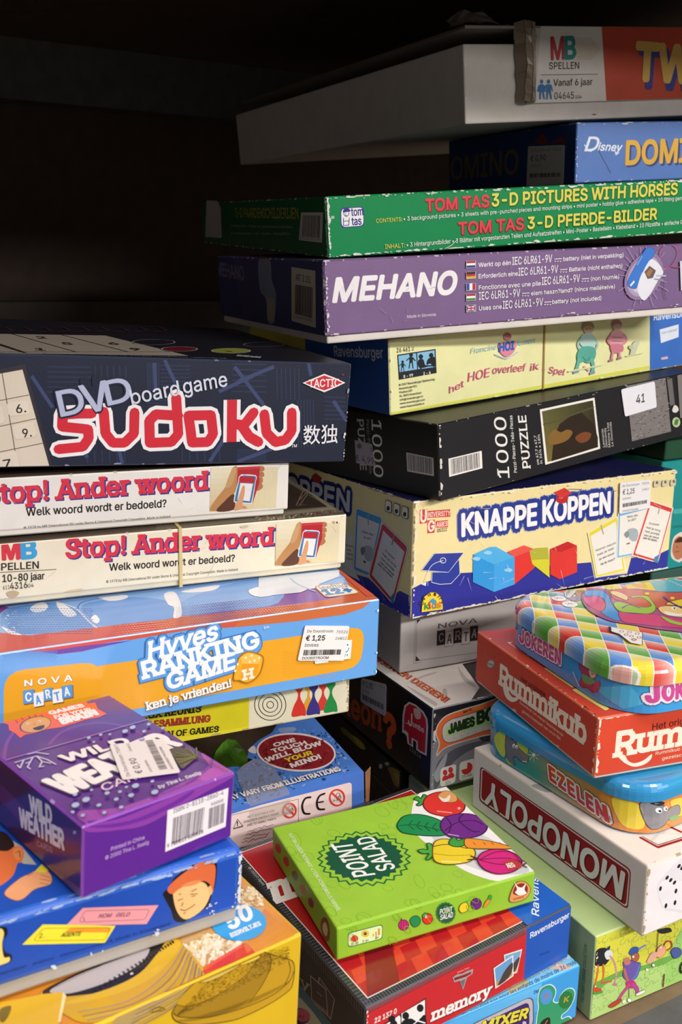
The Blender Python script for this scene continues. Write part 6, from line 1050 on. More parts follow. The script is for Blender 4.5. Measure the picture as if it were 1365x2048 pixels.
f=b.top(P).crop(*cW1); f.rect4=(.0015,.0015,b.w-.0015,b.d-.001)
f.shape([(40,40),(120,90),(200,190),(130,185),(90,160)],'b8b2a2',smooth=False)
f.shape([(-40,20),(20,10),(70,60),(75,100),(40,130),(-40,140)],'2e1a14'); f.shape([(-60,130),(40,115),(80,90),(118,95),(130,130),(118,175),(95,185),(70,250),(0,305),(-60,310)],'e2713c'); f.shape([(70,110),(105,92),(125,120),(105,165),(80,150)],'e88a50'); f.line([(85,125),(108,115),(110,150)],4,'8a3a20')
f.shape([(22,345),(100,270),(160,240),(215,215),(262,225),(285,265),(270,300),(190,325),(130,375),(80,385)],'eda473',"6a3a24",3)
for q in ([(220,245),(275,262)],[(218,268),(280,280)],[(215,290),(265,300)],[(150,250),(180,240)]): f.line(q,3.5,'a8592f')
f.poly([(190,228),(228,188),(265,222),(250,236)],'e8d836')
f.wear(90,'a8bce4','b',.0012,83)
b.part('lid',P)
# ================================================================ purple weather cards
b=Box('wild'); b.start('card_box','purple weather card box with white lettering on the old blue box','card box')
P=Part(); box_shell(P,0,b.w,0,b.d,0,b.h,{'f':'5d2391','l':'44204f','t':'552780','r':'5a2090'},GLOSS,r=.0009,edge='8a4ab0',wear=.10,seed=91,wcol='c49ad8')
wt='efe6e2'
f=b.top(P,GLOSS).crop(*cI); wt_top=f
def arc(pts,w,c): f.line(spline(pts,6,False),w,c)
arc([(270,350),(330,290),(430,250),(560,235),(700,260),(830,330)],12,'7d3c92'); arc([(20,430),(40,340),(90,270),(140,240)],14,'7d3c92'); arc([(640,100),(500,110),(560,90)],8,'7d3c92')
f.shape([(430,720),(640,700),(820,640),(1000,560),(1180,470),(1290,470),(1290,540),(1000,680),(700,800),(480,790)],'9a44a6'); f.shape([(480,770),(700,760),(900,690),(1080,600),(1180,520),(1100,640),(800,780),(560,800)],'642596'); f.shape([(1100,400),(1200,440),(1290,500),(1240,520),(1150,470)],'a84aae'); f.shape([(1060,540),(1160,480),(1290,500),(1290,560)],'b04fb0'); arc([(800,650),(1000,580),(1140,480),(1160,420)],14,'7a3a9a')
f.poly([(10,235),(150,185),(465,105),(480,130),(520,125),(535,160),(585,185),(540,205),(480,215),(400,240),(330,260),(260,270),(200,290),(140,300),(110,318),(80,290),(50,275),(45,245)],'ec5a2a')
f.el(193,245,88,44,'3a2a5a',-12); f.el(195,245,82,40,'dd9a50',-12); f.el(155,240,8,5,wt); f.el(215,227,8,5,wt); f.el(157,241,3.5,3,'2a1a14'); f.el(214,228,3.5,3,'2a1a14'); f.shape([(180,265),(240,247),(236,266),(205,276)],'3a1a1a'); f.el(188,242,5,4,'b87a3c')
for x,y in ((85,222),(115,206),(155,196),(190,192),(225,190)): f.line([(x,y),(x+12,y+14)],3,'4a2a4a')
f.text('GAMES',(278,192),(462,148),(262,176),wt,.2); f.text('FOR YOUR',(305,216),(500,172),(292,198),wt,.12); f.text('BRAIN',(345,243),(535,192),(322,215),wt,.22)
f.line([(18,444),(400,336),(822,214)],4,'c08ad0'); f.line([(18,448),(822,219)],3,'3f1a5a')
for pts in ([(82,455),(130,440),(200,420),(260,440),(305,465)],[(130,440),(110,485),(95,470)],[(180,425),(150,480),(165,490)],[(200,420),(230,450),(215,480),(240,475)],[(150,410),(200,400),(265,410)],[(230,450),(280,460)],[(170,450),(140,460)]): f.line(pts,6,'cdbfd6'); 
f.text('WiLD',(360,458),(722,352),(322,424),'2f1550',.26); f.text('WiLD',(357,455),(719,349),(319,421),wt,.16)
f.text('WEATHER',(375,638),(988,362),(245,560),'2f1550',.26); f.text('WEATHER',(370,634),(985,358),(241,556),wt,.16)
f.text('CARDS',(565,615),(870,505),(545,580),'e6c8d8',.04)
f.shape([(925,385),(1010,380),(1085,430),(1060,445),(1000,490),(975,470),(950,430)],'4a4030'); 
for k in range(18): a=random.Random(k).random()*3+1.8; f.line([(1075,428),(1075-120*abs(math.cos(a)),428+60*math.sin(a)*1.0)],4,('6a6a34','8a7a3c','4a5a2c')[k%3])
f.line([(1075,425),(1130,450),(1210,490),(1250,512)],4,'8a4a4a')
for x,y,r in ((683,290,18),(725,268,18),(787,291,13),(812,252,12),(550,310,11),(600,308,9),(485,327,12),(512,350,9),(775,333,13),(890,273,12),(740,590,22),(845,625,22),(832,566,12),(716,643,18),(812,675,16),(635,665,15),(470,667,24),(412,697,24),(540,698,15),(585,632,16),(410,640,14),(500,615,10),(662,710,14),(570,740,14),(452,755,14),(655,625,12),(395,738,14),(690,600,10)): f.el(x+2,y+2,r,r*.62,'3a1a66',-15,16); f.el(x,y,r*.9,r*.55,'a9b8d8',-15,16)
f.text('by Tina L. Seelig',(870,608),(1098,528),(862,592),'d8c8dc',.1)
f=b.left(P,GLOSS).crop(*cI)
f.shape([(-10,560),(80,640),(200,760),(330,800),(460,830),(455,900),(330,880),(180,840),(60,720),(-10,640)],'5c2a66'); f.shape([(180,960),(300,1040),(440,1140),(440,1190),(300,1100)],'6a3f4e'); f.shape([(20,860),(60,900),(120,1000),(60,960)],'332040'); f.el(408,832,8,9,'a9b8d8')
f.text('WiLD',(165,717),(285,785),(160,630),wt,.14); f.text('WEATHER',(110,795),(350,925),(106,700),wt,.14); f.text('CARDS',(203,905),(288,942),(202,876),'c49ab0',.03)
f=b.front(P,GLOSS).crop(*cI)
f.shape([(470,790),(640,760),(820,690),(1000,610),(1180,520),(1290,500),(1290,520),(1000,680),(800,790),(640,820),(480,830)],'8a3ca2'); f.shape([(480,800),(700,770),(900,690),(1060,600),(1000,660),(800,760),(620,805)],'6c2a9a')
f.text('Printed in China',(606,934),(788,868),21,'c8a8d8',.03); f.text('© 2000 Tina L. Seelig',(574,982),(812,894),21,'c8a8d8',.03)
f.barcode([(902,938),(1232,800),(1248,588),(915,712)],'ece4ea','ece4ea',2,.4); f.barcode([(935,900),(1105,830),(1122,690),(945,752)],None,'3a2a3a',34,.01,seed=11); f.barcode([(1135,815),(1222,778),(1228,668),(1142,700)],None,'3a2a3a',22,.01,seed=12); f.text('ISBN 0-8118-2860-4',(946,728),(1220,624),24,'5a4a5a',.03); f.text('90000',(1152,688),(1218,662),16,'5a4a5a',.03); f.text('9 780811 828628',(912,916),(1108,834),20,'5a4a5a',.05)
b.part('carton',P)
g=sticker(b,wt_top,[(668,562),(984,521),(895,338),(598,372)],'e6dad6',r=.0012)
g.text('De Doorstroom 75897',(712,545),(640,370),(692,548),'6a5a5a',.04); g.text('€ 0,90',(779,528),(738,445),(742,532),'4a3c3c',.05); g.text('24M12',(722,408),(704,366),(708,410),'7a6a6a',.02); g.text('DIVERS',(832,520),(800,458),(820,522),'7a6a6a',.03); g.barcode([(872,514),(920,508),(834,345),(792,350)],None,'4a3c3c',2,.4); 
g.up(); cc=rgb('4a3c3c'); rr_=random.Random(2); t=.02
while t<.97:
    w_=rr_.choice((.008,.012,.02)); L0=(872,514); L1=(792,350); R0=(916,508); R1=(832,345)
    m=lambda A,B_,q:(A[0]+(B_[0]-A[0])*q,A[1]+(B_[1]-A[1])*q)
    g._emit([g.uv(m(L0,L1,t)),g.uv(m(R0,R1,t)),g.uv(m(R0,R1,t+w_)),g.uv(m(L0,L1,t+w_))],cc); t+=w_+rr_.choice((.01,.014,.02))
g.text('DOORSTROOM',(948,505),(880,385),(936,508),'7a6a6a',.03); stick(b,g)
# ================================================================ blue toy box with torn end
b=Box('onetouch'); b.start('toy_box','blue toy box with red oval, torn open and patched with tape','box')
P=Part()
ft=b.top(Part()).crop(*cK)
out=[ft.uv(p) for p in ((1195,655),(862,262),(560,262),(470,400),(372,455),(318,505),(288,560),(330,600),(250,660),(170,655),(60,690),(-60,1080))]
out[0]=(b.w-.0006,.0006); out[1]=(b.w-.0006,b.d-.001); out[-1]=(max(.002,out[-1][0]),.0006)
zb=0
col={'s':'4a7ad2'}
vs,ts=tri([out])
for t in ts: P.add([Vector((vs[i][0],vs[i][1],b.h)) for i in t],rgb('4c7cd2'),CARD); P.add([Vector((vs[i][0],vs[i][1],zb)) for i in t[::-1]],rgb('4c7cd2'),CARD)
n=len(out)
for i in range(n):
    a,c=out[i],out[(i+1)%n]
    q=[Vector((a[0],a[1],zb)),Vector((a[0],a[1],b.h)),Vector((c[0],c[1],b.h)),Vector((c[0],c[1],zb))]
    mid=((a[0]+c[0])/2,(a[1]+c[1])/2); nrm=(q[1]-q[0]).cross(q[2]-q[1]); ctr=Vector((b.w*.6,b.d*.5,0))
    P.add(q if nrm.dot(Vector((mid[0],mid[1],0))-ctr)>0 else q[::-1],rgb('4a7ad2' if i in (0,n-1) else '3a3a30'),CARD)
f=b.top(P).crop(*cK); f.lift=3e-5
edge_px=[(1180,650),(862,300),(560,300),(490,405),(400,465),(345,515),(310,560),(350,605),(260,668),(180,670),(80,705),(0,1040)]
def inside(x,y):
    k=False
    for i in range(len(edge_px)):
        (x0,y0),(x1,y1)=edge_px[i-1],edge_px[i]
        if (y0>y)!=(y1>y) and x<(x1-x0)*(y-y0)/(y1-y0)+x0: k=not k
    return k
r_=random.Random(14)
f.poly(edge_px,'4f80d2')
f.flat()
for i in range(420):
    x,y=180+r_.random()*900,380+r_.random()*560
    if not inside(x,y): continue
    f.el(x,y,4+16*r_.random(),3+9*r_.random(),r_.choice(('3a62ac','83aae6','2c4a86','6a96dc','233c70')),r_.random()*180,7)
f.flat(False)
f.shape([(520,370),(640,360),(640,390),(540,400)],'8aa2d2'); f.shape([(290,540),(330,500),(350,530),(345,560)],'e0dce2'); f.shape([(285,590),(300,560),(335,580),(330,605)],'4a78c8')
f.el(655,550,302,146,'eddcdc',4,40); f.el(656,550,288,132,'8e2228',4,40)
f.flat()
for i in range(120):
    a=r_.random()*6.28; q=r_.random()**.5; f.el(656+270*q*math.cos(a),550+120*q*math.sin(a),6+14*r_.random(),4+8*r_.random(),r_.choice(('7a1c22','a03038','5c1418')),r_.random()*180,7)
f.flat(False)
f.text('ONE',(490,510),(650,468),(480,485),'ece0dc',.16); f.text('TOUCH',(482,557),(742,488),(462,532),'ece0dc',.16); f.text('WILL BLOW',(432,626),(852,494),(416,596),'ece0dc',.16); f.text('YOUR',(580,628),(782,568),(565,600),'e8d23a',.16); f.text('MIND!',(625,670),(845,598),(605,640),'ece0dc',.16)
f.text('PRODUCT MAY VARY FROM ILLUSTRATIONS',(-180,1010),(998,696),(-200,975),'2a3a66',.16); f.text('PRODUCT MAY VARY FROM ILLUSTRATIONS',(-180,1006),(996,692),(-200,973),'ece4e4',.12)
f=b.front(P).crop(*cW4); f.lift=3e-5
f.upoly(round_poly([f.uv(p) for p in ((-250,1060),(1290,620),(1290,300),(-250,690))],.003),'e8d4d2')
f.line([(-200,700),(787,462),(787,700)],4,'3a3436'); f.lines([('NOT SUITABLE FOR',(308,640),(560,580),20),('CHILDREN UNDER 3 YEARS',(272,688),(600,607),20),('DUE TO SMALL PARTS',(305,718),(575,652),20)],'4a4444',.03)
f.line([(172,742),(212,650),(265,715),(172,742)],4,'3a3436'); f.text('!',(208,712),(218,709),42,'3a3436',.06); f.text('WARNING',(175,745),(262,722),13,'3a3436',.06)
for k in range(4):
    y=760+36*k; f.line(spline([(310-20*k+22*i,y-5.5*i+r_.gauss(0,5)) for i in range(12)],3,False),4,'7a7070')
f.line(spline([(1290-390,442),(850,455),(822,520),(840,590),(892,598)],8,False),17,'1c1a1c'); f.line(spline([(1032,408),(985,430),(960,490),(975,550),(1030,555)],8,False),17,'1c1a1c'); f.line([(965,492),(1024,482)],13,'1c1a1c')
for cx,cy,R0 in ((1150,445,68),(702,565,60)):
    f.el(cx,cy,R0,R0*1.1,None,stroke='da3f34',sw=14); f.el(cx+10,cy-22,18,22,None,stroke='5a5450',sw=4); f.el(cx+22,cy-2,14,18,None,stroke='5a5450',sw=4); f.text('0-3',(cx-36,cy+38),(cx+6,cy+28),16,'5a5450',.06); f.line([(cx-48,cy-44),(cx+48,cy+44)],13,'da3f34')
b.part('carton',P)
# tape patch over the torn end, folded down the front
g=sticker(b,b.top(Part()).crop(*cK),[(298,962),(612,868),(470,640),(340,600),(250,655),(205,700),(215,760)],'b9ab9c',name='tape_patch',label='clear packing tape patch',mat=TAPE,r=.002,lift=.0006); stick(b,g)
P=Part(); f1=b.front(Part()).crop(*cK); q=[f1.uv(p) for p in ((300,985),(612,895),(612,1010),(300,1095))]
P.add([Vector((u,-.0006,v)) for u,v in q],rgb('b9ab9c'),TAPE); b.part('tape_fold',P,'tape folded down the front')
# torn flap on the right end
P=Part(); fz=b.h
pts=[(b.w+.0002,.0,fz-.002),(b.w+.004,.0005,fz+.0005),(b.w+.0075,.006,fz-.003),(b.w+.006,.004,fz-.012),(b.w+.0032,.001,fz-.030),(b.w+.0002,.0,fz-.034)]
V=[Vector(p) for p in pts]; V2=[v+Vector((.0012,.0025,.0)) for v in V]
for i in range(1,5): P.add([V[0],V[i],V[i+1]],rgb('9c6a4a'),MATT); P.add([V2[0],V2[i+1],V2[i]],rgb('7a5038'),MATT)
for i in range(6): P.add([V[i],V2[i],V2[(i+1)%6],V[(i+1)%6]],rgb('b88a68'),MATT)
b.part('torn_flap',P,'torn brown cardboard flap')
# green plastic toy poking out of the torn end
TB=b
def world_px(px,py,pl):
    """where a sight line through the photo meets a level height (metres above the shelf)"""
    d=CF+CR*((px-682.5)/F_PX)+CU*((1024-py)/F_PX); t=(pl-UP)/d.z; return Vector((d.x*t,d.y*t,pl))
zz=TB.pos.z+UP+.055
c0=world_px(462,1522,zz)
P=Part(); r_=random.Random(3); N1,N2=14,9
def blob(i,j):
    a=math.tau*i/N1; ph=math.pi*j/(N2-1); r=.0125*(1+.28*math.sin(3*a+2*ph)+.18*r2[(i%N1)*N2+j]); return Vector((r*1.15*math.sin(ph)*math.cos(a),r*.9*math.sin(ph)*math.sin(a),.022*math.cos(ph)*(1+.12*math.sin(2*a)) ))
r2=[r_.random()-.5 for _ in range(N1*N2)]
for i in range(N1):
    for j in range(N2-1): P.add([blob(i,j),blob(i,j+1),blob((i+1)%N1,j+1),blob((i+1)%N1,j)],rgb('86d044'),GLOSS)
o=P.link('plastic_toy',None); o.location=c0+Vector((-.004,.012,-.012)); o['label']='crumpled light green plastic toy between purple card box and blue toy box'; o['category']='toy'

# ================================================================ green vegetable card game
b=Box('salad'); b.start('card_game_box','flat lime green card game box with printed vegetables, lying on the red box','board game')
P=Part(); box_shell(P,0,b.w,0,b.d,0,b.h,{'f':'90c034','l':'86b030','t':'9ac63c','r':'7cae28'},CARD,r=.0011,nseg=2)
f=b.top(P).crop(*cQ); r_=random.Random(21)
f.flat()
for i in range(60):
    x,y=60+r_.random()*1000,60+r_.random()*620; R0=26+14*r_.random(); f.el(x,y,R0,R0*.55,None,r_.random()*60,12,stroke='83b52a',sw=2)
f.flat(False)
f.shape([(770,28),(830,14),(890,8),(1000,110),(1160,270),(1326,428),(1290,445),(1150,478),(1040,455),(940,410),(850,345),(770,285),(722,235),(703,170),(712,90),(740,45)],'f0ecea'); f.shape([(860,180),(1000,220),(1180,320),(1290,430),(1120,440),(960,390),(840,300),(790,220)],'cdd0d2')
c=f.uv((468,360)); R0=math.hypot(f.uv((697,352))[0]-c[0],f.uv((697,352))[1]-c[1]); R1=R0*.86
zig=[(c[0]+(R0 if k%2 else R0*.90)*math.cos(math.pi*k/26),c[1]+(R0 if k%2 else R0*.90)*math.sin(math.pi*k/26)) for k in range(52)]
f.uline(zig,.0010,'1f6a3a',True); zig2=[(c[0]+(p[0]-c[0])*.86,c[1]+(p[1]-c[1])*.86) for p in zig]; f.upoly(zig2,'17553a')
f.text('POINT',(523,444),(402,287),(420,458),'f0f0ec',.05); f.text('SALAD',(626,414),(508,254),(540,431),'f0f0ec',.05)
f.text('SHAWN STANKEWICH, MOLLY JOHNSON, ROBERT MELVIN',(352,619),(108,240),(333,627),'e4f0cc',.02)
dk='5a1a30'
f.shape([(715,72),(735,58),(750,68),(765,48),(785,62),(770,85),(745,105),(728,100),(742,85)],'3f9a3a','1f4a24',5); f.shape([(762,90),(785,55),(850,35),(930,50),(968,95),(955,135),(890,158),(810,145),(772,120)],'dc3029','6a1820',5); f.shape([(835,55),(870,30),(920,45),(930,80),(890,88),(850,75)],'e0a05c','8a5a30',3); f.shape([(840,60),(870,70),(895,50),(890,80),(860,85)],'f0e4d8'); f.line([(830,132),(905,140)],6,'f0b0a8'); f.el(940,118,8,6,'f0b0a8')
f.shape([(632,200),(655,165),(690,150),(740,148),(800,160),(855,185),(860,220),(870,250),(800,255),(730,250),(665,240),(640,222)],'178a4c','0f4a2c',5); f.line(spline([(640,205),(720,200),(860,230)],4,False),5,'0f5a34')
for x in (690,730,770,810): f.line([(x,200+(x-690)*.1),(x+18,178+(x-690)*.12)],4,'0f5a34'); f.line([(x,202+(x-690)*.1),(x+26,224+(x-690)*.1)],4,'0f5a34')
f.shape([(848,200),(870,165),(930,148),(1000,148),(1060,175),(1080,215),(1050,250),(980,268),(900,262),(860,235)],'6d2483','3a1248',5); f.line(spline([(870,230),(930,190),(1010,180),(1060,200)],4,False),5,'3a1248'); f.line(spline([(880,170),(900,200),(890,240)],4,False),5,'3a1248'); f.line(spline([(960,150),(940,180),(1000,230),(1040,235)],4,False),5,'3a1248'); f.line([(885,248),(940,258)],6,'c8a0d8')
f.shape([(735,330),(760,322),(785,325),(780,295),(805,300),(810,350),(790,375),(775,370),(790,345),(760,345)],'4aa83c','1f4a24',5)
f.shape([(812,300),(840,276),(890,275),(960,300),(1015,325),(1018,360),(990,385),(920,398),(850,395),(812,370)],'e8cc2a','6a4a1c',5); f.line(spline([(815,310),(880,300),(980,320)],4,False),5,'6a4a1c'); f.line([(850,385),(950,388)],6,'f6eeb0'); f.line(spline([(815,345),(900,355),(1000,352)],4,False),4,'b89a20')
f.shape([(888,290),(915,262),(935,280),(968,272),(970,300),(940,312),(905,308)],'3f9a3a','1f4a24',5); f.shape([(965,288),(985,270),(1100,285),(1196,312),(1190,322),(1080,322),(985,318)],'ea9232','6a4a1c',5)
for x in (1010,1060,1100,1140): f.line([(x,290),(x+12,302)],4,'a8601c')
f.shape([(1032,372),(1060,340),(1120,325),(1190,335),(1240,365),(1250,400),(1210,435),(1140,448),(1080,432),(1045,405)],'d2277c','5a0f38',5)
for o in (-30,0,28): f.line(spline([(1040,378),(1120,370+o),(1200,372+o),(1248,392)],4,False),5,'7a154a')
f.line([(1000,360),(1035,372),(985,378)],7,'5a1a30'); f.line([(1250,380),(1278,392),(1255,405),(1275,415)],6,'5a1a30'); f.poly([(1160,388),(1205,372),(1252,400),(1248,418),(1185,432)],'b83a3a'); f.text('AEG',(1185,420),(1222,412),24,'f0e8e0',.08)
f=b.front(P).crop(*cQ)
f.rrect([(388,808),(560,764),(561,690),(387,734)],'2f6a3a',.002); f.rrect([(391,803),(557,761),(558,694),(390,738)],'d6ecb0',.002)
f.shape([(402,762),(415,745),(432,748),(440,765),(425,778),(405,775)],'d63a34'); f.el(474,738,20,18,'e2b84a'); f.el(474,738,8,8,'2f5a2a'); f.line([(514,752),(514,738)],5,'d88a3c'); f.line([(528,750),(527,728)],6,'d88a3c'); f.line([(542,744),(542,712)],9,'d88a3c'); f.text('15-30',(402,797),(438,788),12,'3a5a2a',.04); f.text('2-6+',(460,782),(490,774),12,'3a5a2a',.04); f.text('8+',(524,764),(540,760),12,'3a5a2a',.04)
f.el(664,694,25,26,'c8287a',stroke='5a0f38',sw=3); f.line([(655,672),(650,660)],5,'5a0f38'); f.line([(664,670),(666,718)],2.5,'7a154a'); f.line([(652,675),(650,712)],2.5,'7a154a'); f.line([(677,675),(678,710)],2.5,'7a154a')
f.shape([(695,672),(712,650),(735,650),(748,670),(738,695),(712,702)],'178a4c','0f4a2c',3); f.el(783,662,25,27,'dc3029',stroke='6a1820',sw=3); f.shape([(755,650),(770,632),(782,640),(768,655)],'3f9a3a','1f4a24',2.5); f.el(775,652,6,8,'f0b0a8')
pts=[(873+50*math.cos(math.pi*k/18)*(1 if k%2 else .92),633+55*math.sin(math.pi*k/18)*(1 if k%2 else .92)) for k in range(36)]; f.poly(pts,'2f7a3a'); f.el(873,633,43,48,'17553a'); f.text('POINT',(843,640),(903,626),25,'f0f0ec',.04); f.text('SALAD',(845,668),(907,653),25,'f0f0ec',.04)
f.shape([(938,612),(948,590),(972,580),(985,598),(978,622),(950,632)],'e8cc2a','6a4a1c',3); f.line([(965,582),(985,572)],5,'3f9a3a'); f.el(1024,587,25,27,'6d2483',stroke='3a1248',sw=3); f.line(spline([(1008,600),(1020,580),(1040,578)],4,False),3,'3a1248'); f.shape([(1058,602),(1075,570),(1092,560),(1090,578),(1068,600)],'ea9232','8a5a20',2); f.shape([(1082,565),(1090,542),(1102,548),(1096,568)],'3f9a3a')
f.shape([(1188,570),(1200,520),(1225,480),(1260,476),(1288,500),(1290,530),(1265,562),(1215,578)],'dc9a58','8a5a30',3); f.shape([(1205,535),(1220,495),(1255,485),(1278,505),(1270,540),(1235,545)],'8a2c24'); f.shape([(1212,478),(1228,500),(1250,505),(1270,485),(1262,515),(1272,535),(1240,545),(1215,530),(1225,515)],'f0e8e0'); f.text('GAMES',(1205,570),(1258,556),10,'a83a24',.06)
for i in range(26):
    x,y=380+r_.random()*900,560+r_.random()*240; f.el(x,y,22,14,None,r_.random()*60,10,stroke='80b22a',sw=2)
f=b.left(P).crop(*cQ)
for x,y,c in ((42,315,'b03a30'),(82,380,'b03a30'),(125,450,'6a6a34'),(165,520,'b06a2a'),(205,585,'7a3a3a')): f.shape([(x-14,y-20),(x+4,y-22),(x+14,y+8),(x+6,y+26),(x-12,y+8)],c)
f.shape([(252,700),(262,660),(285,665),(298,720),(292,775),(268,760)],'7a4a2c'); f.shape([(262,700),(275,680),(288,715),(282,750),(268,735)],'c8b8a0')
b.part('carton',P)
# ================================================================ red picture-pairs box
b=Box('memory'); b.start('board_game_box','red picture pairs game box with blue end and pinstripe border, under the lime green box')
P=Part(); box_shell(P,0,b.w,0,b.d,0,b.h,{'f':'c9252a','l':'15192a','t':'2b2b30','r':'1f56b8'},GLOSS,r=.0009,edge='3a3a42',wear=.0,seed=101)
ft=b.top(P,GLOSS); ft.T=None; uB=ft.uv((1057,1853))[0]
ins=.0052
ft.flat()
for k in range(64):
    t=k/64
    y=.001+t*(b.d-.002); ft.urect(.0009,y,ins,y+.0008,'55555e'); 
    x=.001+t*(uB-.002); ft.urect(x,.0009,x+.0008,ins,'55555e'); ft.urect(x,b.d-ins,x+.0008,b.d-.0009,'55555e')
ft.flat(False)
ft.urect(ins-.0006,ins-.0006,uB,b.d-ins+.0006,'ece4dc'); ft.urect(ins,ins,uB,b.d-ins,'b81f26')
for i in range(10):
    for j in range(4):
        if (i+j)%2: x0=ins+(uB-ins)*i/10; y0=ins+.010*j; ft.upoly([(x0,y0),(min(x0+(uB-ins)/10,uB),y0),(min(x0+(uB-ins)/10+.003,uB),y0+.010),(x0+.003,y0+.010)],'d8402e')
ft.upoly([(ins,ins),(ins+.02,ins),(ins+.045,ins+.05),(ins+.03,ins+.05)],'8a1a22')
ft.urect(uB,0,b.w,b.d*.66,'2260c4'); ft.urect(uB-.001,b.d*.66,b.w-ins,b.d-ins+.0006,'ece4dc'); ft.urect(uB-.001,b.d*.66,b.w-ins-.0006,b.d-ins,'b81f26')
ft.crop(*cO); ft.text('memory',(122,582),(700,380),(86,470),'f0e8e4',.12,slab=(.10,.10))
ft.crop(*cP); ft.text('Ravensburger',(388,524),(378,40),(338,508),'e6ecf6',.05)
ft.crop(*cJ); ft.text('© 2010 Spel',(1092,212),(1158,290),9,'c8c4c0',.02)
f=b.front(P,GLOSS); f.T=None; u2=f.uv((1053,1880))[0]
f.urect(u2,0,b.w,b.h,'1f56b8')
f.flat()
for k in range(70):
    x=.001+(u2-.002)*k/70; f.urect(x,b.h-.0034,x+.0009,b.h-.0009,'55555e')
f.flat(False)
f.urect(0,b.h-.0036,u2,b.h-.0034,'2b2b30')
f.crop(*cP); f.text('Ravensburger',(328,671),(590,528),38,'eef0f6',.06); f.text('beleg hier',(390,790),(460,765),12,'16448e')
f.crop(*cR); f.text('22 137 0',(277,671),(412,608),30,'f4ece8',.08)
f.poly([(298,700),(596,514),(596,720),(298,900)],'16151a'); f.poly([(304,704),(432,620),(438,636),(438,800),(304,880)],'efeae6'); f.poly([(444,610),(590,524),(590,700),(444,790)],'efeae6')
for x,y in ((385,645),(470,624),(560,576)): f.el(x,y,21,24,'16151a')
f.shape([(365,680),(410,655),(420,720),(360,740)],'16151a'); f.shape([(445,665),(500,640),(540,660),(560,640),(590,620),(590,720),(450,760)],'16151a'); f.line([(500,690),(545,655),(590,668)],7,'efeae6')
f.text('memory',(636,658),(990,500),66,'8a1a1e',.2,slab=(.10,.10)); f.text('memory',(634,654),(988,496),66,'f2ece8',.12,slab=(.10,.10))
f.shape([(760,385),(790,365),(820,362),(850,345),(888,332),(884,362),(850,385),(825,462),(805,405),(770,415)],'a8a0a0',smooth=False); f.shape([(768,388),(830,368),(878,348),(874,362),(845,380),(800,395),(772,405)],'8a2024',smooth=False); f.poly([(808,408),(842,392),(825,450)],'6a6a72'); f.text('Disney Pixar',(790,358),(862,328),8,'e8d8d0',.03)
def snap(q,sky):
    f.poly(q,'ece8e4'); cx=sum(p[0] for p in q)/4; cy=sum(p[1] for p in q)/4
    i_=[(cx+(x-cx)*.88,cy+(y-cy)*.88) for x,y in q]; f.poly(i_,sky); m=lambda a,c,t:(i_[a][0]+(i_[c][0]-i_[a][0])*t,i_[a][1]+(i_[c][1]-i_[a][1])*t)
    f.poly([i_[0],i_[1],m(1,2,.3),m(0,3,.25)],'b89868'); f.shape([m(0,1,.1),m(0,2,.3),m(0,2,.55),m(1,2,.7),m(1,2,.3),m(0,1,.7)],'4a3c38')
snap([(1095,378),(1160,355),(1192,208),(1078,245)],'7aa8d0'); snap([(1025,455),(1138,375),(1136,245),(1014,328)],'6a9fd2')
f.wear(12,'e8dcd4','l',.0008,103)
f=b.left(P,GLOSS)
f.flat()
for k in range(66):
    y=.001+(b.d-.002)*k/66; f.urect(y,b.h-.0075,y+.0009,b.h-.0009,'4a4a52')
f.flat(False); f.crop(560,1880,.16117)
f.text('memory',(-330,150),(352,640),(-330,30),'80868c',.06,slab=(.08,.07))
for q in ([(385,445),(575,610),(600,940),(400,760)],[(495,465),(685,735),(635,980),(600,940),(575,610),(480,525)]): f.poly(q,'2a2438'); f.line(q,9,'a49aa6',True)
f.poly([(400,720),(590,880),(600,935),(402,758)],'6a6070'); f.line([(465,640),(530,700)],8,'8a8494')
b.part('carton',P)
# ================================================================ light blue mixer game
b=Box('mixer'); b.start('board_game_box','light blue game box with green paw print, beneath the red box')
P=Part(); box_shell(P,0,b.w,0,b.d,0,b.h,{'f':'3f9fe4','l':'3f86d0','t':'7cc4ee','r':'2f86cc'},GLOSS,r=.0012,nseg=2)
f=b.front(P,GLOSS).crop(*cW2)
f.grad([(0,900),(900,560),(900,330),(0,640)],'4aa8e8','4aa8e8','6fc0f2','58b4ee',6,4)
f.upoly(round_poly([f.uv(p) for p in ((300,900),(840,700),(836,440),(300,690))],.006),'5a5a78'); f.upoly(round_poly([f.uv(p) for p in ((300,900),(830,698),(826,448),(300,702))],.006),'b9b6c0'); f.upoly(round_poly([f.uv(p) for p in ((300,930),(802,700),(798,492),(300,730))],.004),'3f2468')
f.text('MIXER',(410,742),(772,630),(420,662),'2a1240',.36,skew=.15); f.text('MIXER',(408,738),(770,626),(418,658),'e2d63a',.16,skew=.15); f.el(760,665,16,14,'c8b8d8')
f.text('TM',(832,436),(872,420),26,'2f6fb0',.06)
gr=[(850,720),(862,600),(872,540),(868,470),(885,400),(925,365),(975,358),(1010,395),(1008,440),(992,490),(1030,500),(1045,450),(1085,400),(1135,385),(1165,415),(1155,480),(1110,560),(1062,600),(1062,630),(1110,612),(1140,640),(1140,760),(850,760)]
f.shape(gr,'2f9a6a','d8ecf0',7); f.el(935,452,50,66,'4f97d6',12); f.text('S',(918,470),(948,462),34,'a87888',.14); f.el(1092,480,55,72,'1f7a3c',20); f.text('K',(1075,500),(1108,490),38,'c8a03c',.12); f.shape([(880,690),(910,640),(960,620),(965,680),(930,720)],'1c1c20'); f.line([(915,690),(945,640)],6,'c89a4a')
f=b.top(P,GLOSS).crop(*cW2)
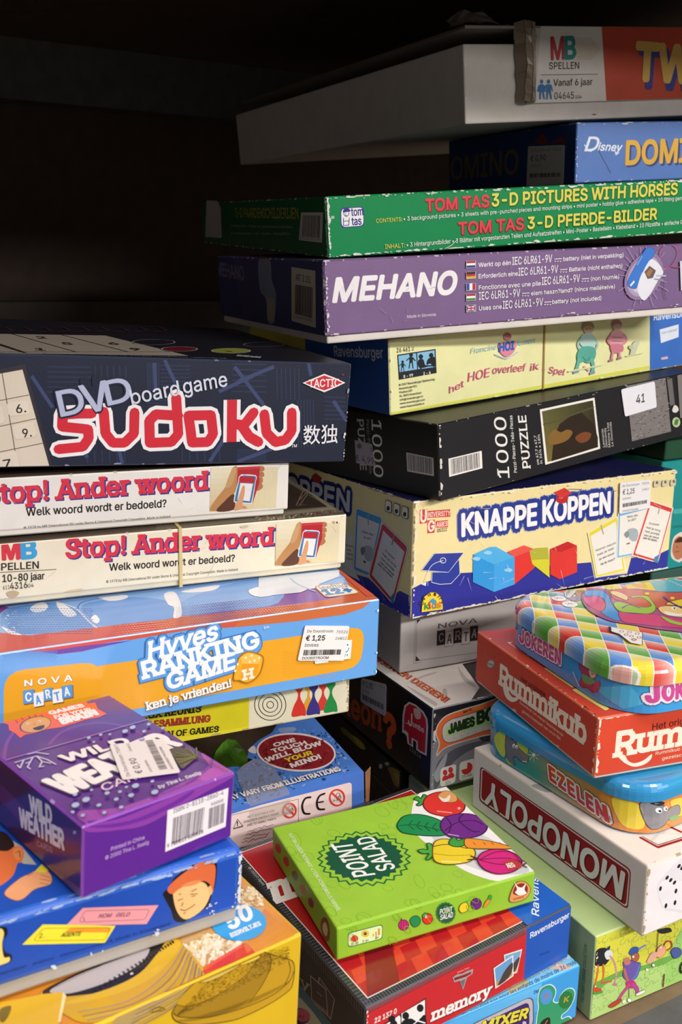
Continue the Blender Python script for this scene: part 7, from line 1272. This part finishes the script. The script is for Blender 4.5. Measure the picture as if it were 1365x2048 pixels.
f.poly([(0,800),(640,440),(800,320),(900,250),(620,330),(0,600)],'7cc4ee'); f.poly([(640,440),(800,360),(780,290),(620,380)],'b8b48a'); f.poly([(960,230),(1130,255),(1140,200),(1050,190)],'d8b8a8')
f.text('Ne convient pas pour les enfants de moins de 36 mois',(272,625),(1178,188),(262,590),'2f5f92',.04); f.text('SUPPLEMENT • Politique de garantie',(470,470),(1150,130),(460,430),'e8f0f6',.06)
f=b.left(P,GLOSS).crop(560,1880,.16117)
f.poly([(60,700),(260,720),(420,900),(560,1100),(60,1100)],'cfe0ee'); f.el(255,945,135,115,'dcd4e4',20); f.el(262,945,115,98,'5a2a86',20); f.el(280,935,98,80,'dc6a9a',20); f.line(spline([(230,960),(260,940),(285,970),(300,935)],4,False),10,'a83a6a')
b.part('carton',P)
# ================================================================ jigsaw with comic golfers
b=Box('jigsaw'); b.start('puzzle_box','pale green jigsaw box with printed ostrich and golfer, at the shelf edge',cat='puzzle')
P=Part(); box_shell(P,0,b.w,0,b.d,0,b.h,{'f':'a9cf78','l':'a3b580','t':'bcd490'},CARD,r=.0010,nseg=2,edge='c4d8a0',wear=.03,seed=111)
f=b.front(P).crop(*cP)
f.poly([(700,1300),(770,640),(1500,200),(1500,1100)],'b0d27c'); f.shape([(700,1020),(740,980),(860,930),(960,890),(1130,845),(1250,800),(1400,740),(1500,700),(1500,300),(770,640)],'d9d648',smooth=False); f.poly([(1240,830),(1380,560),(1500,500),(1500,900),(1260,1030)],'9ccb6c')
f.shape([(740,1000),(860,930),(980,880),(1120,850),(1240,800),(1330,790),(1240,850),(1130,880),(1000,920),(880,960),(760,1050)],'6fa84a')
oc='2f5a2a'; k='23242a'
r_=random.Random(31)
f.flat()
for i in range(8):
    for j in range(6):
        x=740+95*i+r_.gauss(0,8); y=1180-90*j-42*i+r_.gauss(0,8)
        f.line(spline([(x,y),(x+30,y-12),(x+38,y-34),(x+58,y-36),(x+56,y-18),(x+94,y-44)],3,False),2,'7aa44c'); f.line(spline([(x,y),(x+4,y-30),(x+24,y-40),(x+20,y-58),(x+2,y-55),(x,y-92)],3,False),2,'7aa44c')
f.flat(False)
f.shape([(757,800),(790,745),(840,735),(870,760),(875,800),(840,850),(790,860),(757,840)],k); f.shape([(835,775),(860,750),(888,765),(885,800),(850,815)],'d8dce0'); f.shape([(845,745),(872,720),(868,750)],'3a3c46'); f.line(spline([(872,790),(900,830),(915,900),(905,975)],5,False),11,'d89aa0'); f.el(905,985,16,10,'c87a80')
for p in ([(790,855),(785,920),(765,1010)],[(825,850),(828,920),(818,975)]): f.line(p,12,'d86a2a')
f.shape([(742,1030),(770,1008),(815,1015),(800,1038),(760,1045)],'d05a2a'); f.line([(815,975),(885,962)],10,'d05a2a'); f.el(780,1040,46,12,'4f9a3a',-8); f.shape([(742,1025),(775,1005),(815,1018),(790,1038)],'c8502c')
f.shape([(1000,770),(1020,735),(1055,728),(1068,745),(1060,765),(1020,785)],'3a5ab0',k,2); f.line([(1065,745),(1115,715)],11,'6a8ad0'); f.shape([(1020,785),(1060,768),(1070,800),(1050,830),(1025,825)],'b8664a',k,2); f.el(1030,795,7,8,'f0f0f0'); f.shape([(960,830),(1000,815),(1050,830),(1080,840),(1075,880),(1050,940),(1000,960),(960,930),(965,870)],'6a58a8',k,2); f.shape([(965,810),(1000,800),(1010,840),(975,850)],'c87a6a'); f.line([(1075,850),(1050,920),(1010,970)],16,'5a78c0'); f.line([(968,880),(985,940),(1005,985)],16,'c0685a'); f.shape([(980,970),(1020,950),(1050,980),(1030,1010),(990,1000)],'c0307a'); f.line([(1000,990),(960,1040),(930,1085)],22,'c04a80'); f.line([(1030,980),(1055,1010),(1060,1040)],24,'b04a90'); f.line([(1000,1000),(1000,1070)],4,'4a4a4a'); f.shape([(860,1130),(900,1100),(945,1080),(940,1105),(885,1140)],'b8402e',k,2); f.shape([(1045,1050),(1100,1020),(1110,1035),(1060,1060)],'e8e4dc',k,2); f.el(1002,1090,14,14,'f0f0ee',stroke=k,sw=2); f.el(965,1100,12,12,'e0e8d8')
f.shape([(1180,770),(1200,730),(1230,710),(1250,740),(1235,785),(1200,800)],'e8a888','7a3a2c',2); f.line(spline([(1235,720),(1255,690),(1285,690),(1292,725),(1262,748)],4,False),9,'c8503c'); f.shape([(1120,830),(1150,770),(1180,760),(1190,790),(1150,835)],'dca890'); f.el(1215,730,6,7,'f0f0f0'); f.shape([(1285,760),(1310,730),(1350,740),(1355,780),(1310,805)],'4a5a9a',k,2); f.shape([(1195,610),(1230,600),(1275,595),(1290,620),(1240,635),(1205,630)],'2c2c2a'); f.line([(1198,630),(1188,760)],5,'3a3a30'); f.line([(1240,910),(1232,1000)],8,'6a3a24'); f.text('GOLF',(1345,910),(1500,830),70,'1f2a20',.1)
f.shape([(850,1200),(890,1160),(940,1150),(970,1160),(930,1190),(890,1215)],'a8582a'); f.shape([(1000,1150),(1040,1125),(1050,1140),(1020,1160)],'a83a2c'); f.el(1165,850,10,10,'f0f0ee',stroke=k,sw=1.5); f.el(1120,880,8,8,'f0f0ee')
f.wear(14,'e8e8d0','l',.0008,113)
f=b.left(P).crop(*cP)
f.upoly([(0,0),(f.w,0),(f.w,f.h),(0,f.h)],'a3b580'); f.text('THE GREAT JIGSAW COLLECTION',(694,1120),(716,720),(676,1100),'4a6a44',.05)
b.part('carton',P)
# ================================================================ white property game
b=Box('monopoly'); b.start('board_game_box','white property trading game box with red name panel upside down, on the pale green jigsaw')
P=Part(); box_shell(P,0,b.w,0,b.d,0,b.h,{'f':'e9e2e4','l':'e2d9d2','t':'e8dcd4'},MATT,r=.0012,nseg=2,edge='d8ccc0',wear=.03,seed=121,wcol='a89478')
f=b.left(P,MATT).crop(*cN)
f.rrect([(104,562),(1030,1242),(1050,990),(112,346)],'8a2a2e',.0035); f.rrect([(112,556),(1024,1228),(1042,996),(120,356)],'e4dad4',.003); f.rrect([(118,550),(1017,1216),(1036,1003),(126,364)],'9c2024',.003)
f.text('MONOPOLY',(1010,1020),(166,449),(986,1176),'6a1418',.18); f.text('MONOPOLY',(1007,1014),(164,443),(983,1170),'ece6e0',.10)
f=b.front(P,MATT).crop(*cN)
f.shape([(1210,1100),(1250,1030),(1330,950),(1400,920),(1400,1230),(1300,1245),(1240,1220)],'dcd6dc'); f.shape([(1218,1100),(1252,1060),(1340,1060),(1400,1080),(1400,1225),(1300,1235),(1245,1212)],'e6e1e6')
for x,y in ((1231,1108),(1327,1123),(1265,1214),(1321,1195)): f.el(x,y,8,16,'23242c',15)
for x,y in ((1272,1040),(1295,1055),(1318,1070),(1346,968),(1364,980),(1384,992)): f.el(x,y,8,15,'23242c',35)
f.wear(16,'b49a78','l',.0012,122)
f=b.top(P,MATT).crop(*cN)
f.line([(1108,792),(1215,852),(1380,800)],15,'9c2024'); f.line([(1120,786),(1216,838),(1380,786)],5,'6a1a1c'); f.line([(1270,715),(1365,760)],14,'9c2024'); f.line([(1180,810),(1268,720),(1240,780),(1360,770)],14,'d8d0cc'); f.poly([(1185,815),(1230,770),(1340,775),(1220,826)],'ece4de')
f.shape([(430,470),(500,460),(560,500),(520,510)],'a8a4a4'); f.wear(10,'b49a78','b',.001,123)
f.poly([(1150,965),(1215,958),(1210,985),(1165,995)],'a88c68')
b.part('carton',P)
# ================================================================ red tile-rummy box
b=Box('rummikub'); b.start('board_game_box','red-orange tile rummy box with cream lettering between the two tins')
P=Part(); box_shell(P,.0008,b.w,.0008,b.d-.001,0,.008,{'f':'d8ccc0'},MATT,r=.0008); b.part('box_base',P,'pale lower tray edge')
P=Part(); z0=.0016; box_shell(P,0,b.w,0,b.d,z0,b.h,{'f':'d2472e','l':'c8402c','t':'cc432c'},CARD,r=.0011,nseg=2,edge='d86a4a',wear=.06,seed=131,wcol='e8c8b0')
cr='efe2d0'
f=b.left(P,z0=z0).crop(*cM)
f.el(150,628,26,30,'7a7068',25); f.el(150,628,20,23,'c8b8a8',25); f.text('M&M',(134,632),(166,642),12,'5a504a',.08); f.line([(120,558),(180,588)],2,'a83424')
f.text('Rummikub',(208,755),(745,1136),(214,632),'f2e4d2',.12,slab=(.08,.09)); f.shape([(228,755),(245,745),(262,800),(290,840),(320,838),(325,855),(290,870),(255,850),(235,810)],'f2e4d2')
f.text('Het originele',(340,734),(495,838),(344,706),'4a1a14',.03); f.text('Rummikub het meest fascinerende',(335,878),(610,1090),(337,862),'ecd8c4',.03); f.text('gezelschapsspel van onze tijd.',(350,932),(597,1114),(352,915),'ecd8c4',.03)
f.wear(26,'e8ccb8','rb',.001,132)
f=b.front(P,z0=z0).crop(*cM)
f.text('Rummikub',(944,1214),(1930,1040),(958,1064),cr,.12,slab=(.08,.09)); f.shape([(955,1208),(1000,1206),(1020,1240),(1060,1258),(1120,1240),(1172,1200),(1165,1235),(1120,1268),(1060,1280),(1010,1262),(975,1235)],cr)
f.text('Het originele',(1176,1048),(1500,985),(1178,1008),'4a1a14',.03); f.text('Rummikub het meest fascinerende',(1196,1206),(1700,1110),(1198,1186),'ecd8c4',.04); f.text('gezelschapsspel van onze tijd.',(1236,1238),(1720,1146),(1238,1218),'ecd8c4',.04)
f.wear(30,'e8ccb8','lt',.001,133); f.wear(12,'f0e0d0','l',.0016,134)
f=b.top(P).crop(*cM)
f.upoly(round_poly([f.uv(p) for p in ((665,792),(880,925),(905,912),(700,780))],.0015),'e8d27a'); f.upoly(round_poly([f.uv(p) for p in ((488,655),(668,780),(690,770),(505,645))],.0015),'dcc66e'); f.poly([(252,490),(395,582),(405,574),(385,560),(370,565),(275,500),(285,490)],'ecd4c4')
f.wear(16,'5a1a14','l',.0009,135); f.wear(18,'f0e0cc','bl',.0013,136)
b.part('lid',P)
# ================================================================ two printed tins
def rr_outline(w,d,r,grow=0,n=10):
    out=[]
    for cx,cy,a0 in ((w-r,r,-90),(w-r,d-r,0),(r,d-r,90),(r,r,180)):
        for i in range(n+1): a=math.radians(a0+90*i/n); out.append((cx+(r+grow)*math.cos(a),cy+(r+grow)*math.sin(a)))
    return out
class RoundFace(Face):
    """face of a tin: print bends round the rounded upright corners"""
    def _emit(s,pts,col):
        r=s.r; cuts=[r*k/8 for k in range(9)]+[s.w-r*k/8 for k in range(8,-1,-1)]
        lo,hi=min(p[0] for p in pts),max(p[0] for p in pts)
        s.k=(s.k+1)%16; l=s.lift+s.k*s.micro
        for c0,c1 in zip(cuts,cuts[1:]):
            if c1<lo or c0>hi: continue
            q=clip(pts,max(c0,s.rect4[0]),s.rect4[1],min(c1,s.rect4[2]),s.rect4[3])
            if not q: continue
            P_=[]
            for u,v in q:
                dx=0; u2=u; tilt=0
                if u<r: t=(r-u)/r*1.5; u2=r-r*math.sin(t); dx=r-r*math.cos(t); n=s.N*math.cos(t)-s.U*math.sin(t)
                elif u>s.w-r: t=(u-s.w+r)/r*1.5; u2=s.w-r+r*math.sin(t); dx=r-r*math.cos(t); n=s.N*math.cos(t)+s.U*math.sin(t)
                else: n=s.N
                P_.append(s.O+s.U*u2+s.V*v-s.N*dx+n*l)
            s.part.add(P_,col,s.mat)
def tin_walls(P,w,d,r,z0,z1,colf,mat,grow=0,steps=1):
    o=rr_outline(w,d,r,grow); n=len(o)
    for i in range(n):
        a,c=o[i],o[(i+1)%n]
        P.add([Vector((a[0],a[1],z0)),Vector((c[0],c[1],z0)),Vector((c[0],c[1],z1)),Vector((a[0],a[1],z1))],[colf(a),colf(c),colf(c),colf(a)],mat)
    P.add([Vector((p[0],p[1],z0)) for p in o[::-1]],colf(o[0]),mat)
def tin_lid(P,w,d,r,z0,z1,rr,colf,mat,grow):
    prof=[(grow,z0),(grow,z1-rr)]+[(grow-rr*(1-math.cos(math.radians(a))),z1-rr+rr*math.sin(math.radians(a))) for a in (15,30,45,60,75,90)]
    rings=[[Vector((p[0],p[1],z)) for p in rr_outline(w,d,r,g)] for g,z in prof]
    n=len(rings[0])
    for A,B_ in zip(rings,rings[1:]):
        for i in range(n): P.add([A[i],A[(i+1)%n],B_[(i+1)%n],B_[i]],[colf(A[i]),colf(A[(i+1)%n]),colf(A[(i+1)%n]),colf(A[i])],mat)
    top=rings[-1]
    P.add(list(top),[colf(p) for p in top],mat); P.add(list(rings[0])[::-1],colf(top[0]),mat)
def smooth_all(o):
    o.data.polygons.foreach_set('use_smooth',[True]*len(o.data.polygons))
    bpy.context.view_layer.objects.active=o
    try:
        o.data.set_sharp_from_angle(angle=math.radians(40))
    except Exception: pass
def mix(a,c,t): return tuple(x+(y-x)*t for x,y in zip(a,c))
# lower tin
b=Box('ezelen'); b.start('game_tin','blue and orange game tin with cartoon donkeys under the red tile-rummy box','tin')
r=.026; ov=.0012; zl=b.h*.66; C1,C2,C3,C4=[rgb(x) for x in ('3a8ec6','3f9a86','e08a3c','e2863a')]
def body_col(p):
    t=(b.d-p[1])/b.d if p[0]<r*1.05 else 1.0
    if p[0]>r*1.05: return mix(C4,C3,.5)
    return mix(C1,C2,min(1,t/.45)) if t<.45 else mix(C2,C3,min(1,(t-.45)/.45))
P=Part()
o_=rr_outline(b.w,b.d,r); 
ring=[]; m=len(o_)
for i in range(m):
    a,c=o_[i],o_[(i+1)%m]; L=max(1,int(math.hypot(c[0]-a[0],c[1]-a[1])/.006))
    for j in range(L): ring.append((a[0]+(c[0]-a[0])*j/L,a[1]+(c[1]-a[1])*j/L))
def ez(p):
    if p[0]<=r*1.02 and p[1]>r*.2:
        t=(b.d-p[1])/b.d
        return mix(C1,C2,min(1,max(0,(t-.05)/.35))) if t<.42 else mix(C2,C3,min(1,(t-.42)/.4))
    return C3 if p[1]<b.d*.5 else C1
for i in range(len(ring)):
    a,c=ring[i],ring[(i+1)%len(ring)]
    P.add([Vector((a[0],a[1],0)),Vector((c[0],c[1],0)),Vector((c[0],c[1],zl+.002)),Vector((a[0],a[1],zl+.002))],[ez(a),ez(c),ez(c),ez(a)],TIN)
P.add([Vector((p[0],p[1],0)) for p in ring[::-1]],C1,TIN)
f=RoundFace(P,b,(0,b.d,0),(0,-1,0),(0,0,1),(-1,0,0),b.d,zl,TIN,lift=1.6e-4); f.r=r; f.crop(*cN)
f.shape([(208,180),(235,130),(260,125),(275,200),(262,290),(225,255)],'c9d84a'); f.shape([(330,185),(385,190),(410,240),(395,290),(350,270)],'b8cc48'); f.shape([(275,300),(300,310),(330,340),(290,330)],'c9d84a')
f.shape([(272,165),(290,145),(318,150),(335,185),(350,230),(385,265),(412,290),(405,325),(370,320),(335,290),(318,300),(330,340),(285,310),(268,240)],'77777f','3a3a42',3); f.shape([(275,130),(300,128),(300,165),(285,170)],'8a8a92'); f.el(322,222,9,13,'f0f0f0'); f.el(340,228,8,12,'f0f0f0'); f.el(324,226,3.5,5,'222222'); f.el(341,232,3,4.5,'222222'); f.line([(375,318),(405,322)],5,'e8e4dc')
f.shape([(300,160),(312,158),(322,178),(312,186)],'2a2a30')
for k in range(8): a=k*.785; f.line([(447,278),(447+38*math.cos(a),278+44*math.sin(a))],3.5,'c8e8d0')
f.el(447,278,9,11,'e8f4e8')
EZ='EZELEN'
f.text(EZ,(550,430),(892,684),(541,345),'4a3a3a',.50,track=.14); f.text(EZ,(550,430),(892,684),(541,345),'ece4e0',.42,track=.14); f.text(EZ,(550,430),(892,684),(541,345),'d8452e',.16,track=.14)
f=RoundFace(P,b,(0,0,0),(1,0,0),(0,0,1),(0,-1,0),b.w,zl,TIN,lift=1.6e-4); f.r=r; f.crop(*cN)
f.shape([(1105,640),(1150,595),(1185,610),(1195,680),(1185,745),(1130,760)],'e8cf3c'); f.shape([(1290,570),(1345,545),(1380,560),(1380,640),(1330,650)],'e6c43a')
f.shape([(1185,600),(1215,575),(1250,580),(1275,620),(1300,600),(1345,590),(1350,640),(1310,660),(1270,690),(1255,715),(1215,740),(1195,700)],'85858c','3a3a42',3); f.shape([(1215,580),(1245,562),(1262,575),(1245,592)],'2a2a30'); f.el(1240,620,11,17,'f4f4f4'); f.el(1265,610,9,15,'f4f4f4'); f.el(1243,624,5,7,'222222'); f.el(1267,613,4,6,'222222'); f.shape([(1285,665),(1330,650),(1345,670),(1300,690)],'7aa86a'); f.text('EZELEN',(1420,700),(1700,630),80,'d2402e',.2)
smooth_all(b.part('tin_body',P,'tin body printed with donkeys'))
P=Part()
def lidc(p): return mix(rgb('2f8fc8'),rgb('3fa9b4'),max(0,min(1,(p[0]-.02)/.1)))
tin_lid(P,b.w,b.d,r,zl,b.h,.0062,lidc,TIN,ov)
lo=b.part('lid',P,'glossy blue lid'); smooth_all(lo)
# upper tin with a harlequin lid
def harlequin():
    m=bpy.data.materials.new('harlequin_print'); m.use_nodes=True; nt=m.node_tree; bs=nt.nodes['Principled BSDF']; L=nt.links.new
    tc=nt.nodes.new('ShaderNodeTexCoord'); mp=nt.nodes.new('ShaderNodeMapping'); mp.inputs['Rotation'].default_value=(0,0,math.radians(38)); mp.inputs['Scale'].default_value=(88,62,0); mp.inputs['Location'].default_value=(.35,.2,0)
    nz=nt.nodes.new('ShaderNodeTexNoise'); nz.inputs['Scale'].default_value=9; nz.inputs['Detail'].default_value=0
    wr=nt.nodes.new('ShaderNodeVectorMath'); wr.operation='MULTIPLY_ADD'; wr.inputs[1].default_value=(.012,.012,0)
    L(tc.outputs['Object'],nz.inputs['Vector']); L(nz.outputs['Color'],wr.inputs[0]); L(tc.outputs['Object'],wr.inputs[2]); L(wr.outputs['Vector'],mp.inputs['Vector'])
    sp=nt.nodes.new('ShaderNodeSeparateXYZ'); L(mp.outputs['Vector'],sp.inputs[0])
    def mt(op,a,c=None):
        n=nt.nodes.new('ShaderNodeMath'); n.operation=op
        for i,x in enumerate((a,c)):
            if x is None: continue
            if isinstance(x,(int,float)): n.inputs[i].default_value=x
            else: L(x,n.inputs[i])
        return n.outputs[0]
    X_,Y_=sp.outputs[0],sp.outputs[1]
    i=mt('FLOOR',X_); j=mt('FLOOR',Y_); k=mt('FLOORED_MODULO',mt('ADD',i,mt('MULTIPLY',j,2)),4)
    cr=nt.nodes.new('ShaderNodeValToRGB'); cr.color_ramp.interpolation='CONSTANT'; L(mt('DIVIDE',mt('ADD',k,.5),4),cr.inputs[0])
    cs=['d8392c','5aa634','5a8fd8','e8d13a']; el=cr.color_ramp.elements
    el[0].position=0; el[0].color=rgb(cs[0]); el[1].position=.25; el[1].color=rgb(cs[1])
    for p,c in ((.5,cs[2]),(.75,cs[3])): e=el.new(p); e.color=rgb(c)
    fx,fy=mt('FRACT',X_),mt('FRACT',Y_)
    m1=nt.nodes.new('ShaderNodeMix'); m1.data_type='RGBA'; m1.inputs['B'].default_value=rgb('efece4'); L(cr.outputs['Color'],m1.inputs['A']); L(mt('MULTIPLY',mt('POWER',fy,2.2),.55),m1.inputs['Factor'])
    ed=mt('MINIMUM',mt('MINIMUM',fx,mt('SUBTRACT',1,fx)),mt('MINIMUM',fy,mt('SUBTRACT',1,fy)))
    m2=nt.nodes.new('ShaderNodeMix'); m2.data_type='RGBA'; m2.inputs['B'].default_value=rgb('f0ece0'); L(m1.outputs['Result'],m2.inputs['A']); L(mt('LESS_THAN',ed,.022),m2.inputs['Factor'])
    L(m2.outputs['Result'],bs.inputs['Base Color']); bs.inputs['Roughness'].default_value=.2; bs.inputs['Coat Weight'].default_value=.6; bs.inputs['Coat Roughness'].default_value=.08
    return m
HARL=harlequin()
b=Box('jokeren'); b.start('game_tin','blue game tin with harlequin patterned lid on top of the red tile-rummy box','tin')
r=.028; zl=b.h*.58
P=Part(); ca,cb=rgb('3f97dc'),rgb('45aee2'); tin_walls(P,b.w,b.d,r,0,zl+.002,lambda p: mix(ca,cb,max(0,min(1,p[0]/.1))),TIN)
f=RoundFace(P,b,(0,b.d,0),(0,-1,0),(0,0,1),(-1,0,0),b.d,zl,TIN,lift=1.6e-4); f.r=r; f.crop(*cV)
JK='JOKEREN'
f.text(JK,(120,548),(432,726),(122,455),'2a4a8a',.52,slab=None,track=.08); f.text(JK,(120,548),(432,726),(122,455),'efe2ea',.40,track=.08); f.text(JK,(120,548),(432,726),(122,455),'cf4f96',.16,track=.08); f.text(JK,(122,512),(430,682),(123,478),'d89a88',.02,track=.08)
f.shape([(575,740),(600,695),(640,690),(660,760),(650,820),(690,900),(680,940),(640,905),(600,900),(580,860),(600,810)],'a83444',"3a1a24",3); f.shape([(640,720),(670,690),(700,730),(690,760),(650,755)],'b8b83a'); f.shape([(650,770),(690,760),(710,790),(700,830),(665,825)],'e0b080',"3a1a24",2); f.shape([(600,800),(650,820),(690,840),(700,870),(650,880),(610,860)],'7a9a3a'); f.line([(530,785),(548,830),(575,890)],9,'d8d0d0'); f.shape([(690,870),(720,850),(720,910),(690,940)],'c03a50'); f.shape([(725,790),(750,760),(765,800),(745,830)],'7a8ac8'); f.el(678,800,4,5,'222222'); f.line([(672,815),(695,812)],3,'f0f0f0')
f=RoundFace(P,b,(0,0,0),(1,0,0),(0,0,1),(0,-1,0),b.w,zl,TIN,lift=1.6e-4); f.r=r; f.crop(*cV)
f.poly([(900,1050),(1100,900),(1180,1000),(1050,1110)],'52b4e4'); f.poly([(1090,930),(1200,850),(1240,880),(1130,990)],'3aa2dc')
f.text(JK,(1150,1018),(1690,918),(1152,893),'4a6a9a',.54,track=.08); f.text(JK,(1150,1018),(1690,918),(1152,893),'efe2ea',.42,track=.08); f.text(JK,(1150,1018),(1690,918),(1152,893),'cf4f96',.16,track=.08); 
smooth_all(b.part('tin_body',P,'blue tin body with pink name'))
P=Part(); tin_lid(P,b.w,b.d,r,zl,b.h,.0072,lambda p: rgb('ffffff'),HARL,.0012)
f=b.top(P,TIN).crop(*cV); f.lift=6e-5; q=.0085; f.rect4=(q,q,b.w-q,b.d-q)
f.shape([(890,60),(1010,20),(1365,-40),(1700,-60),(1700,190),(1300,180),(1160,160),(1000,120)],'5bb2c6',smooth=False); f.shape([(1000,40),(1160,30),(1260,60),(1160,90)],'6a9ad8'); f.poly([(898,70),(1112,86),(1165,162),(948,152)],'e9c93c'); f.shape([(960,95),(1050,90),(1100,130),(1020,138)],'d8a43a')
f.el(1350,60,55,22,'e8e4ec',5); f.el(1350,60,45,17,'d04a7a',5); f.text('het kaartspel',(1210,62),(1365,130),14,'dce8ec',.04)
f.shape([(205,118),(260,112),(320,140),(395,180),(385,195),(320,188),(240,165)],'5aa83c'); f.line(spline([(265,135),(290,140),(300,155),(345,175)],4,False),4,'e8f0e0')
f.shape([(458,160),(480,110),(530,90),(580,100),(572,140),(530,190),(505,215),(468,208)],'dcd8d2','3a3a42',3)
for k in range(6): f.line([(470+14*k,118-4*k+8),(478+10*k,205-14*k)],3,'5a5a62')
f.shape([(575,98),(605,110),(620,140),(600,165),(560,155)],'e6cf3a','3a3a42',3); f.shape([(545,165),(600,160),(612,185),(560,205)],'b87a3a'); f.shape([(500,215),(560,200),(600,205),(570,240),(510,238)],'9a8aa0')
for cx,cy,rx,ry in ((418,222,56,20),(502,267,60,23)):
    f.el(cx,cy,rx,ry,'f0ece8',4)
    for k in range(7): f.line([(cx-36+11*k,cy-6+(k%3)*5),(cx-30+11*k,cy-9+(k%2)*9)],3,'4a4a52')
f.shape([(590,205),(640,160),(740,150),(850,165),(1000,150),(1250,175),(1600,190),(1600,480),(1250,470),(1000,430),(820,400),(690,345),(620,285)],'a9558a','4a3a7a',4)
f.shape([(620,165),(735,165),(800,200),(830,275),(890,350),(900,392),(830,385),(740,330),(775,285),(765,235),(705,205),(630,208)],'3f97dc','2a2a52',3); f.shape([(605,222),(640,210),(715,206),(770,250),(772,300),(735,325),(660,290),(615,250)],'d84a80','4a2a4a',3)
f.shape([(800,165),(960,152),(1100,172),(1250,178),(1600,195),(1600,300),(1365,270),(1200,300),(1050,300),(930,250),(850,232)],'c9584e','4a2a3a',3); f.shape([(880,330),(1000,345),(1150,348),(1400,395),(1600,400),(1600,460),(1300,450),(1000,420),(905,400)],'d4487c','4a2a4a',3)
f.shape([(838,265),(880,252),(980,275),(1080,295),(1128,275),(1060,218),(985,222),(975,208),(1090,205),(1130,240),(1165,300),(1120,342),(1000,338),(880,322)],'9cc64c','3a4a2a',3); f.line(spline([(905,300),(960,275),(1040,300)],4,False),9,'8a4a9a'); f.shape([(812,170),(860,172),(905,185),(948,212),(940,240),(895,225),(850,205),(818,190)],'eecb98','6a4a3a',3)
f.shape([(1180,300),(1240,285),(1330,290),(1450,300),(1450,370),(1300,365),(1220,345)],'f0cd8a','6a4a3a',3); f.shape([(1230,325),(1330,345),(1400,345),(1330,362),(1250,350)],'f4f0ea'); f.el(1300,300,22,12,'f4f0ea'); f.el(1306,302,7,6,'23242a'); f.shape([(1240,270),(1300,245),(1450,225),(1450,290),(1300,280)],'e8cf3e','4a3a3a',3); f.line(spline([(1225,215),(1265,250),(1400,320)],4,False),12,'5a3a7a'); f.shape([(1200,360),(1300,400),(1400,425),(1400,440),(1270,415)],'9cc64c'); f.el(1095,190,18,10,'e8d04a'); f.el(1290,225,18,10,'e8d04a')
f.shape([(800,445),(1060,490),(1058,588),(960,568),(880,500),(815,482)],'f2eeea','2a2a2e',3,smooth=False); f.poly([(800,445),(818,447),(822,482),(803,478)],'23242a'); f.line([(822,484),(885,508),(965,570)],8,'23242a')
for x,y in ((900,482),(960,488),(1020,500),(975,520),(935,508),(1035,530),(990,545),(1000,548)): f.el(x,y,15,7,None,stroke='a84a4a',sw=3)
smooth_all(b.part('lid',P,'harlequin patterned lid with a jester'))

# ================================================================ neighbouring pile glimpsed at the right
def neighbour(name,label,x,y,z,w,d,h,cols,art=None,mat=None):
    key=name+str(len(POSE)); POSE[key]=(x,y,z-UP,math.radians(29),0,0,w,d,h); b=Box(key); P=Part(); box_shell(P,0,w,0,d,0,h,cols,mat or CARD,r=.001)
    if art: art(b,P)
    b.start(name,label,part=P); return b
def teal_art(b,P):
    f=b.front(P).crop(1200,700,.23438)
    f.shape([(610,1760),(620,1640),(650,1580),(720,1560),(760,1700),(700,1800),(660,1805)],'e0d8d0'); f.shape([(620,1720),(640,1620),(690,1590),(740,1650),(720,1750),(660,1790)],'b87858'); f.shape([(640,1640),(690,1595),(740,1620),(700,1640)],'4a2a1c'); f.el(662,1680,6,4,'2a1a14'); f.line([(640,1725),(680,1718)],5,'7a3a30')
    f.poly([(630,1360),(900,1330),(900,1375),(630,1400)],'4ab0aa'); f.poly([(620,1500),(900,1480),(900,1500),(620,1520)],'1a7a7c')
nb=(.291,.842)
neighbour('board_game_box','grey-green box at the bottom of the pile behind the cream quiz box',nb[0],nb[1],.0006,.30,.2,.155,{'f':'35564e','l':'2a3a36'})
neighbour('board_game_box','teal box with a small portrait print behind the cream quiz box',nb[0],nb[1],.1565,.30,.2,.105,{'f':'1f9090','l':'16605f','t':'1a7070'},teal_art)
neighbour('board_game_box','thin dark green box on the teal box at the right',nb[0]+.003,nb[1]+.004,.2622,.30,.2,.018,{'f':'1f4a34','l':'173626','t':'1a3a2a'})
